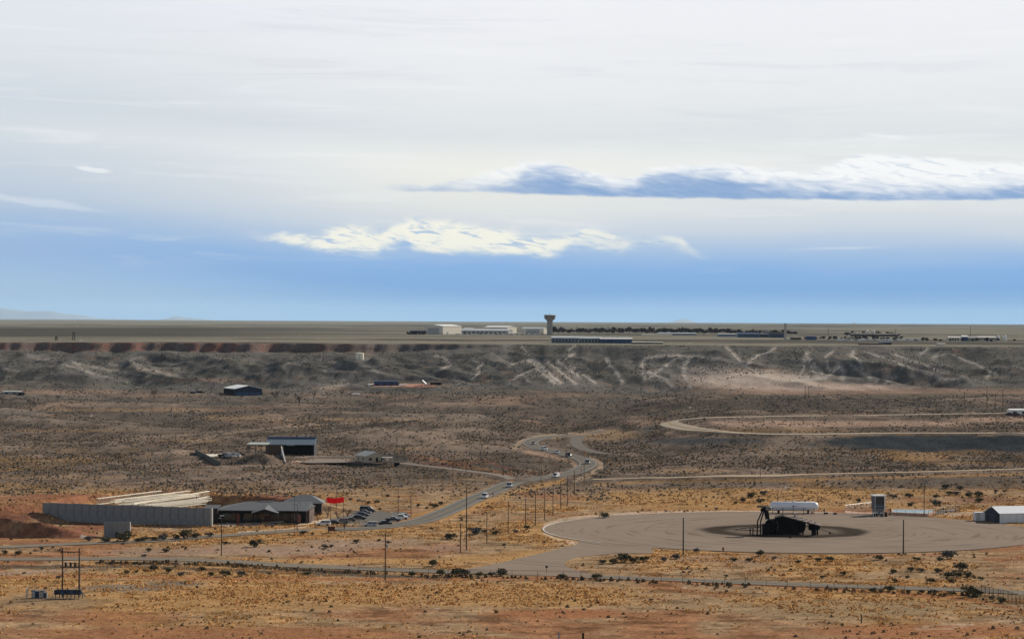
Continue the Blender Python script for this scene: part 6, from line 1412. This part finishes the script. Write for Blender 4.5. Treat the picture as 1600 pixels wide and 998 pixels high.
    box_b(1122, 1152, 526, 5, 20, gb, greyw, 'grey-blue block left of the navy blocks'); box_b(1153, 1187, 527, 7, 20, bluer, bluer, 'deep blue block left of the tall slab tower', [(.05 + .1 * k, .11 + .1 * k, .2, .8, 'window', GL) for k in range(9)]); box_b(1188, 1203, 527, 6, 18, navy, navy, 'small navy block between the deep blue and the black one')
    box_b(1203, 1225, 527.5, 8, 18, navy, black, 'black-blue block touching the slab tower', [(.05 + .12 * k, .11 + .12 * k, .15, .8, 'window', bluer) for k in range(8)])
    box_b(1194, 1203, 523, 5, 12, mat('brown_terrace', (.15, .115, .09)), navy, 'small brown tower block behind the navy ones'); box_b(1231, 1246, 521.5, 4.5, 14, navy, br, 'dark purple block right of the slab tower'); box_b(1236, 1250, 531, 5, 14, br, br, 'low brown block behind the slab tower foot'); box_b(1261, 1275, 531, 6.5, 16, bluer, navy, 'bright blue cube-shaped block standing alone')
    box_b(1331, 1372, 526, 5.5, 20, br, br, 'left half of the long brown terrace', [(.03 + .08 * k, .07 + .08 * k, .3, .7, 'window', GL) for k in range(12)]); box_b(1373, 1404, 526, 5, 20, br, br, 'right half of the long brown terrace', [(.03 + .1 * k, .08 + .1 * k, .3, .7, 'window', GL) for k in range(9)])
    for i, x in enumerate((1355, 1364.5)):
        p = at(x, 519.5); t = empty('storage_dome', p); tag(t, ['left of two small white domes above the brown terrace', 'right of two small white domes above the brown terrace'][i], 'dome', 'white domes'); MB().lathe([(3.2, -2), (3.2, 3), (2.6, 5), (1.4, 6.3), (.1, 6.8)], (0, 0, 0), 16).build('shell', whitem, t); MB().box(-.8, .8, -3.4, -3.1, 0, 2).build('door', greyw, t)
    box_b(1482, 1502, 533, 7, 16, cream, offw, 'cream works hall, left wing', [(.1 + .2 * k, .2 + .2 * k, .2, .7, 'window', GL) for k in range(4)]); box_b(1503, 1512, 533, 9, 14, bluer, whitem, 'bright blue hall in the middle of the cream works'); box_b(1512, 1530, 533, 7, 14, mat('dim_cream', (.34, .31, .25), .8), greyw, 'grey-cream hall right of the bright blue one'); box_b(1530, 1556, 533, 7.5, 16, cream, offw, 'cream works hall with a row of windows', [(.05 + .12 * k, .11 + .12 * k, .3, .6, 'window', GL) for k in range(8)])
    for i, x in enumerate((1559.5, 1565, 1570.5)):
        p = at(x, 533); s = p.y / F; t = empty('silo', p); tag(t, ['leftmost', 'middle', 'rightmost'][i] + ' white silo of the three at the cream works', 'silo', 'silos at the cream works'); MB().lathe([(2.4 * s, -1), (2.4 * s, 7.5 * s), (1.6 * s, 9 * s), (.1, 9.6 * s)], (0, 0, 0), 16).build('shell', whitem if i != 1 else cream, t)
    box_b(1343, 1380, 538.6, 2.2, 10, navy, darkw, 'low dark shed at the plateau edge, right of centre'); box_b(1375, 1393, 538.3, 4, 10, darkw, bluer, 'small dark shed beside the low one at the plateau edge'); box_b(1465, 1477, 539.5, 3, 8, offw, offw, 'small pale hut at the plateau edge, right')
    # slab tower
    p = at(1227, 532.5); s = p.y / F; t = empty('slab_tower', p, math.radians(20)); tag(t, 'tall pale windowless slab tower on the plateau', 'tower'); MB().box(-1.7 * s, 1.7 * s, -1.2 * s, 1.2 * s, -1, 27 * s).build('shaft', mat('slab_beige', (.50, .45, .37), .8, 0, .06, .2), t); MB().box(-1.9 * s, 1.9 * s, -1.4 * s, 1.4 * s, 27 * s, 27.6 * s).build('cap', offw, t)
    p = at(1335, 505.4); t = empty('horizon_building', p); s = p.y / F; tag(t, 'tiny bright white building on the right horizon', 'building'); MB().box(-2.6 * s, 1.2 * s, 0, 4 * s, -10, 1.3 * s).build('hall', whitem, t); MB().box(1.2 * s, 3 * s, 0, 3 * s, -10, .7 * s).build('wing', whitem, t)
airfield()
for i, (x, y, h_, lab) in enumerate(((873, 999, 1.5, 'pale marker post cut by the bottom edge, left of a dark one'), (911, 998, 1.3, 'dark marker post at the bottom edge, right of a pale one'), (1346, 973, 1.8, 'thin marker post alone on the grass at lower right'))):
    p = at(x, y); t = empty('marker_post', p); tag(t, lab, 'post', 'marker posts'); MB().box(-.12 - .1 * (i < 2), .12 + .1 * (i < 2), -.1, .1, -.2, h_).build('post', [galv, black, steel][i], t); MB().box(-.16 - .1 * (i < 2), .16 + .1 * (i < 2), -.14, .14, h_, h_ + .08).build('cap', steel, t)
# ---------------------------------------------------------------- vegetation that can be told apart
def leaf_mat(name, c0, c1):
    if name in _m: return _m[name]
    m = bpy.data.materials.new(name); m.use_nodes = True; g = NG(m.node_tree); b = g.n['Principled BSDF']; b.inputs['Roughness'].default_value = .95; b.inputs['Specular IOR Level'].default_value = .1
    tc = g.node('ShaderNodeTexCoord'); n = g.noise(tc.outputs['Object'], 2.5, 3, .6); n2 = g.node('ShaderNodeObjectInfo')
    f = g.m('ADD', g.m('MULTIPLY', g.sstep(n, .35, .65), .75), g.m('MULTIPLY', n2.outputs['Random'], .25)); g.l.new(g.mix(f, (*c0, 1), (*c1, 1)), b.inputs[0]); _m[name] = m; return m
def clump(n, rx, ry, rz, size, seed, zc=0.0, hollow=.3, lobes=5):
    r = random.Random(seed); vs = []; fs = []; L = [(r.uniform(-.55, .55) * rx, r.uniform(-.5, .5) * ry, r.uniform(.2, .6) * rz, r.uniform(.45, .75)) for _ in range(lobes)]
    for i in range(n):
        lx, ly, lz, lr = r.choice(L); a = r.uniform(0, 2 * PI); e = r.uniform(-.2, 1.4); q = (hollow + (1 - hollow) * r.random()) * lr
        c = Vector((lx + rx * q * math.cos(a) * math.cos(e), ly + ry * q * math.sin(a) * math.cos(e), max(.05, lz + rz * q * math.sin(e) * .8) + zc))
        s = size * r.uniform(.6, 1.5); d1 = Vector((r.uniform(-1, 1), r.uniform(-1, 1), r.uniform(-.6, 1))).normalized() * s; d2 = Vector((r.uniform(-1, 1), r.uniform(-1, 1), r.uniform(-.3, 1))).normalized() * s
        k = len(vs); vs += [c - d1 * .5, c + d1 * .5, c + d2]; fs.append((k, k + 1, k + 2))
    return vs, fs
SHR = []
for k in range(6):
    mb = MB(); v, f = clump(330, .5, .45, .55, .11, 100 + k); mb.poly(v, f)
    me = bpy.data.meshes.new('foliage'); me.from_pydata(mb.v, [], mb.f); SHR.append(me)
LM = {'dark': leaf_mat('dark_leaf', (.045, .05, .028), (.13, .12, .065)), 'olive': leaf_mat('olive_leaf', (.07, .07, .04), (.18, .15, .08)), 'pale': leaf_mat('pale_leaf', (.22, .17, .11), (.35, .27, .18)), 'grey': leaf_mat('greyblue_leaf', (.08, .09, .085), (.16, .165, .15)), 'brown': leaf_mat('brown_leaf', (.11, .06, .035), (.22, .12, .07))}
stemm = mat('stem_wood', (.07, .05, .04), .95)
_sm = MB()
for k in range(6): _sm.tube((0, 0, -.1), (math.cos(k) * .3, math.sin(k) * .3, .4), .025, .012, 4, False)
_sme = bpy.data.meshes.new('stems'); _sme.from_pydata(_sm.v, [], _sm.f); _sme.materials.append(stemm)
_cache = {}
def shrub(x, y, w, col, label, group, hk=.6):
    p = at(x, y); s = p.y / F; W = w * s
    key = (int(x * 7 + y * 3) % 6, col)
    if key not in _cache:
        me = SHR[key[0]].copy(); me.materials.append(LM[col]); _cache[key] = me
    t = empty('shrub', p, random.uniform(0, 6)); tag(t, label, 'shrub', group); t.scale = (W, W, W * hk * random.uniform(.85, 1.15))
    o = bpy.data.objects.new('foliage', _cache[key]); link(o, t); o2 = bpy.data.objects.new('stems', _sme); link(o2, t)
REG = {
 'in front of the fence along the front road': [(678, 884, 20), (690, 898, 18), (717, 900, 28), (728, 898, 20), (783, 899, 25), (748, 899, 16), (768, 899, 14), (879, 903, 16), (931, 905, 18), (644, 899, 16)],
 'on the red-soil patch of the middle foreground': [(933, 942, 8), (924, 946, 6), (1018, 938, 9)],
 'between the round pad and the front road': [(975, 878, 28), (960, 880, 18), (990, 879, 20), (1008, 877, 18), (942, 881, 15), (1038, 876, 14), (1056, 873, 16), (1087, 862, 13), (1187, 868, 18), (1171, 877, 14), (1147, 876, 14), (1280, 876, 15), (1296, 876, 14), (1247, 880, 12), (1210, 873, 10), (1265, 871, 9), (1318, 898, 12), (1285, 903, 10), (1135, 901, 8), (1102, 890, 8)],
 'on the rough ground right of the pad post': [(1375, 874, 18), (1431, 876, 15), (1483, 873, 28), (1468, 875, 14), (1424, 892, 14), (1440, 893, 12), (1465, 894, 15), (1502, 890, 28), (1480, 901, 20), (1512, 901, 18), (1496, 901, 18), (1395, 895, 16), (1454, 910, 16), (1486, 909, 14), (1398, 909, 12), (1418, 903, 10), (1535, 905, 9)],
 'along the fence at lower right': [(1363, 924, 16), (1389, 923, 18), (1376, 925, 12), (1440, 926, 12), (1460, 927, 14), (1488, 929, 12), (1517, 932, 34), (1530, 931, 18), (1564, 941, 18), (1549, 935, 10), (1420, 925, 10)],
 'behind the white gas tank and pad': [(1160, 784, 14), (1174, 777, 18), (1187, 785, 17), (1194, 773, 14), (1119, 796, 8), (1103, 777, 6), (1150, 787, 9), (1137, 771, 7)],
 'in the yellow grass behind the basin': [(1341, 784, 11), (1395, 778, 14), (1421, 777, 14), (1423, 790, 14), (1462, 789, 20), (1462, 777, 12), (1483, 773, 14), (1495, 773, 14), (1514, 777, 16), (1528, 776, 17), (1530, 784, 16), (1477, 763, 18), (1500, 765, 14), (1556, 769, 9), (1570, 768, 8)],
 'along the back road below the concrete wall': [(196, 845, 32), (166, 847, 18), (139, 845, 14), (225, 845, 18), (240, 844, 14), (256, 843, 20), (275, 842, 16), (290, 841, 28), (306, 840, 16), (328, 838, 16), (214, 846, 12)],
 'on the pinkish dirt below the concrete wall': [(233, 861, 14), (259, 862, 14), (226, 869, 10), (29, 866, 15), (8, 865, 12), (65, 858, 10), (193, 850, 8), (352, 850, 12)],
 'just in front of the front road at left': [(198, 896, 13), (227, 893, 10), (239, 891, 20), (263, 894, 16), (315, 891, 14), (351, 900, 20), (376, 900, 18), (37, 896, 8), (92, 903, 11), (421, 897, 9), (480, 898, 14), (330, 899, 12), (213, 894, 9)],
 'on the bare dirt in front of the parking lot': [(399, 854, 24), (420, 862, 9), (507, 856, 14), (517, 854, 9), (557, 848, 14), (592, 845, 8), (607, 849, 9), (474, 834, 11), (488, 835, 8)],
 'between the tall pole and the round pad': [(706, 842, 22), (699, 842, 12), (744, 834, 24), (757, 832, 12), (775, 834, 14), (805, 832, 12), (823, 827, 14), (944, 809, 18), (763, 792, 8), (735, 829, 12), (787, 852, 8), (716, 853, 6)],
 'on the bank above the parking lot road': [(678, 793, 14), (688, 788, 10), (653, 791, 9), (667, 794, 7), (605, 776, 9), (560, 783, 9), (590, 786, 10), (575, 787, 10), (548, 781, 8)],
}
adj = {0: 'smallest', 1: 'second smallest'}
for reg, lst in REG.items():
    order = sorted(range(len(lst)), key=lambda i: lst[i][0])
    for rank, i in enumerate(order):
        x, y, w = lst[i]; ch = (int(x) * 13 + int(y)) % 7
        col = 'dark' if ch < 4 else ('olive' if ch < 6 else 'grey')
        if reg.startswith('on the red'): col = 'brown'
        where = 'leftmost' if rank == 0 else ('rightmost' if rank == len(order) - 1 else ORD[rank] + ' from left')
        shrub(x, y, w * 1.12, col, f'{where} of the shrubs {reg}', 'shrubs ' + reg, .72)
for x, y, w, lab in ((50, 840, 9, 'pale straw-coloured bush at the foot of the dark red bank, left'), (83, 839, 9, 'pale straw-coloured bush at the foot of the dark red bank, right'), (283, 898, 18, 'blue-grey low bush before the front road')):
    shrub(x, y, w, 'grey' if 'blue' in lab else 'pale', lab, 'pale bushes', .6)

def bare_tree(px, py, hpx, wpx, label, group, seed, col='twig', name='bare_tree'):
    p = at(px, py); s = p.y / F; h = hpx * s; w = wpx * s; t = empty(name, p); tag(t, label, 'tree', group); r = random.Random(seed)
    mt = {'twig': mat('twig_brown', (.085, .065, .055), .95), 'red': mat('twig_red', (.17, .10, .07), .95), 'dark': mat('twig_dark', (.05, .045, .04), .95)}[col]
    MB().tube((0, 0, -.3), (0, 0, h * .32), .05 * h * .35 + .08, .12, 7).build('trunk', mt, t)
    limbs = MB(); tw = MB(); th = max(.02, s * .07)
    for i in range(9):
        a = r.uniform(0, 2 * PI); rr = r.uniform(.25, .5) * w; z1 = h * r.uniform(.55, .95); e = Vector((rr * math.cos(a), rr * math.sin(a), z1)); b0 = Vector((0, 0, h * r.uniform(.12, .32)))
        mid = b0.lerp(e, .5) + Vector((0, 0, .06 * h)); limbs.tube(b0, mid, .09, .06, 5, False); limbs.tube(mid, e, .06, .03, 5, False)
        for j in range(16):
            q = mid.lerp(e, r.uniform(0, 1)); d = Vector((r.uniform(-1, 1), r.uniform(-1, 1), r.uniform(-.1, 1))).normalized() * r.uniform(.1, .26) * h
            tw.tube(q, q + d, th, th * .5, 3, False); d2 = d + Vector((r.uniform(-.4, .4), r.uniform(-.4, .4), r.uniform(0, .4))) * .2 * h; tw.tube(q + d * .6, q + d2, th * .7, th * .4, 3, False)
    limbs.build('limbs', mt, t); tw.build('crown', mt, t)
bt = [(412, 734, 19, 22, 'bare dark tree below the brush mound', 'dark'), (396, 692, 14, 22, 'grey leafless tree behind the open shelter', 'twig'), (497, 815, 17, 16, 'leafless reddish tree left of the flagpoles', 'red'), (528, 812, 16, 20, 'leafless reddish tree between the flagpoles', 'red'), (512, 809, 20, 18, 'tall leafless tree behind the white SUV', 'red'), (543, 808, 16, 14, 'leafless tree left of the dark car row', 'red'), (538, 826, 12, 14, 'small bare sapling on the lot island before the grey SUV', 'dark'), (566, 797, 10, 14, 'low leafless tree behind the dark car row', 'twig'),
      (48, 636, 14, 17, 'broad dark leafless tree below the leftmost shed', 'twig'), (56, 637, 12, 12, 'leafless tree right of the broad dark one at far left', 'twig'), (4, 632, 14, 14, 'leafless tree at the very left edge', 'twig'), (241, 624, 16, 10, 'lone upright leafless tree on the pink flats', 'twig'), (90, 626, 10, 9, 'small leafless tree right of the leftmost shed', 'twig'), (216, 627, 7, 10, 'low tree left of the lone upright one', 'twig'),
      (468, 632, 15, 15, 'dark round leafless tree right of the white-roofed barn', 'dark'), (430, 621, 9, 14, 'tree nearest the right end of the white-roofed barn', 'dark'), (448, 621, 8, 12, 'low tree right of the barn, behind the round one', 'twig'), (490, 623, 12, 14, 'spreading leafless tree on the flats, centre left', 'twig'), (512, 622, 10, 11, 'leafless tree right of the spreading one', 'twig'), (534, 618, 9, 12, 'tree before the dirt track to the blue barn', 'twig'), (345, 621, 9, 12, 'bush-like tree at the left foot of the barn', 'twig'), (318, 616, 6, 10, 'low tree left of the barn', 'dark'), (590, 618, 7, 12, 'low tree in front of the dark blue barn', 'twig'), (378, 622, 6, 10, 'low tree in front of the barn bays', 'twig')]
for i, (x, y, h, w, lab, c) in enumerate(bt): bare_tree(x, y, h, w, lab, 'leafless trees', 500 + i, c)

# trees on the plateau behind the airfield
TM = [leaf_mat('plateau_leaf', (.028, .02, .02), (.075, .05, .045)), leaf_mat('plateau_leaf_green', (.045, .03, .025), (.11, .065, .05))]
tp = []
for k in range(5):
    v, f = clump(240, 5.5, 4.5, 6.5, 2.0, 900 + k, .6); me = bpy.data.meshes.new('crown'); me.from_pydata(v, [], f); me.materials.append(TM[k % 2]); tp.append(me)
tk = MB().tube((0, 0, -1), (0, 0, 3.5), .4, .25, 6); tkm = bpy.data.meshes.new('trunk'); tkm.from_pydata(tk.v, [], tk.f); tkm.materials.append(stemm)
rr = random.Random(5)
def plateau_tree(x, y, sc, lab, grp):
    p = at(x, y); t = empty('plateau_tree', p, rr.uniform(0, 6)); t.scale = (sc, sc, sc * rr.uniform(.8, 1.15)); tag(t, lab, 'tree', grp)
    link(bpy.data.objects.new('crown', rr.choice(tp)), t); link(bpy.data.objects.new('trunk', tkm), t)
for i in range(64): plateau_tree(864 + i * 4.6 + rr.uniform(-1.5, 1.5), 520.2 + rr.uniform(-.5, .6) + i * .02, rr.uniform(1.0, 1.5), 'dark windbreak tree right of the control tower, ' + posl(i, 64), 'windbreak trees behind the airfield')
for i in range(16): plateau_tree(1160 + i * 5.5 + rr.uniform(-1.5, 1.5), 522.0 + rr.uniform(-.5, .5), rr.uniform(.7, 1.1), 'dark tree behind the navy plateau blocks, ' + posl(i, 16), 'trees round the navy blocks')
for i in range(26): plateau_tree(1252 + i * 6.2 + rr.uniform(-2, 2), 530.5 + rr.uniform(-.6, .6), rr.uniform(.4, .75), 'small tree along the plateau road, ' + posl(i, 26), 'trees along the plateau road')
for i in range(20): plateau_tree(1320 + i * 4.4 + rr.uniform(-2, 2), 524.5 + rr.uniform(-.6, .6), rr.uniform(.6, 1.0), 'small brownish tree before the brown terrace, ' + posl(i, 20), 'trees round the brown terrace')
for i in range(14): plateau_tree(1440 + i * 11 + rr.uniform(-4, 4), 533.5 + rr.uniform(-.6, .4), rr.uniform(.4, .7), 'small tree near the cream works, ' + posl(i, 14), 'trees near the cream works')
for i in range(12): plateau_tree(636 + i * 2.6 + rr.uniform(-1, 1), 522.6 + rr.uniform(-.3, .3), rr.uniform(.4, .7), 'small dark tree left of the hangars, ' + posl(i, 12), 'trees left of the hangars')

# ---------------------------------------------------------------- far mountains
def hills(name, x0, x1, D, prof):
    mb = MB(); n = 60; vs = []
    for j, (dd, k) in enumerate(((0, 0), (1500, .75), (2600, 1.0), (5000, .2))):
        for i in range(n + 1):
            u = i / n; px = x0 + (x1 - x0) * u; D_ = D + dd; h = np.interp(px, [q[0] for q in prof], [q[1] for q in prof]) * D / F
            x = (px - 800) / F * D_; h = h * k * (1 + .12 * float(perlin(np.array([px / 7.]), np.array([j * 3.3]), 3)[0])); vs.append((x, D_, 40 + max(0, h) if k else 20))
    fs = [(j * (n + 1) + i, j * (n + 1) + i + 1, (j + 1) * (n + 1) + i + 1, (j + 1) * (n + 1) + i) for j in range(3) for i in range(n)]
    me = bpy.data.meshes.new(name); me.from_pydata(vs, [], fs); me.materials.append(mat('far_mountain', (.34, .34, .34), 1, 0, .1, .001)); me.polygons.foreach_set('use_smooth', [True] * len(fs)); o = link(bpy.data.objects.new(name, me)); o['kind'] = 'structure'
hills('mountain_range', -160, 200, 108000, [(-160, 22), (-60, 20), (0, 17), (20, 15), (40, 13), (55, 12.5), (80, 13), (100, 9), (130, 6), (150, 2), (200, 0)])
hills('far_hills', 250, 330, 108000, [(250, 0), (275, 6), (285, 5), (300, 3), (330, 0)])
hills('far_mesa', 1045, 1090, 108000, [(1045, 0), (1056, 3), (1062, 5), (1074, 5), (1079, 3), (1090, 0)])

# ---------------------------------------------------------------- haze
def haze():
    mb = MB(); mb.box(-130000, 130000, -3500, 122000, -8, 680)
    m = bpy.data.materials.new('air'); m.use_nodes = True; g = NG(m.node_tree); g.n.clear()
    v = g.node('ShaderNodeVolumePrincipled'); v.inputs['Color'].default_value = (.62, .83, 1, 1); v.inputs['Density'].default_value = 9e-6; v.inputs['Anisotropy'].default_value = 0.0
    o = g.node('ShaderNodeOutputMaterial'); g.l.new(v.outputs[0], o.inputs['Volume'])
    b = mb.build('haze', m); b['kind'] = 'stuff'
haze()
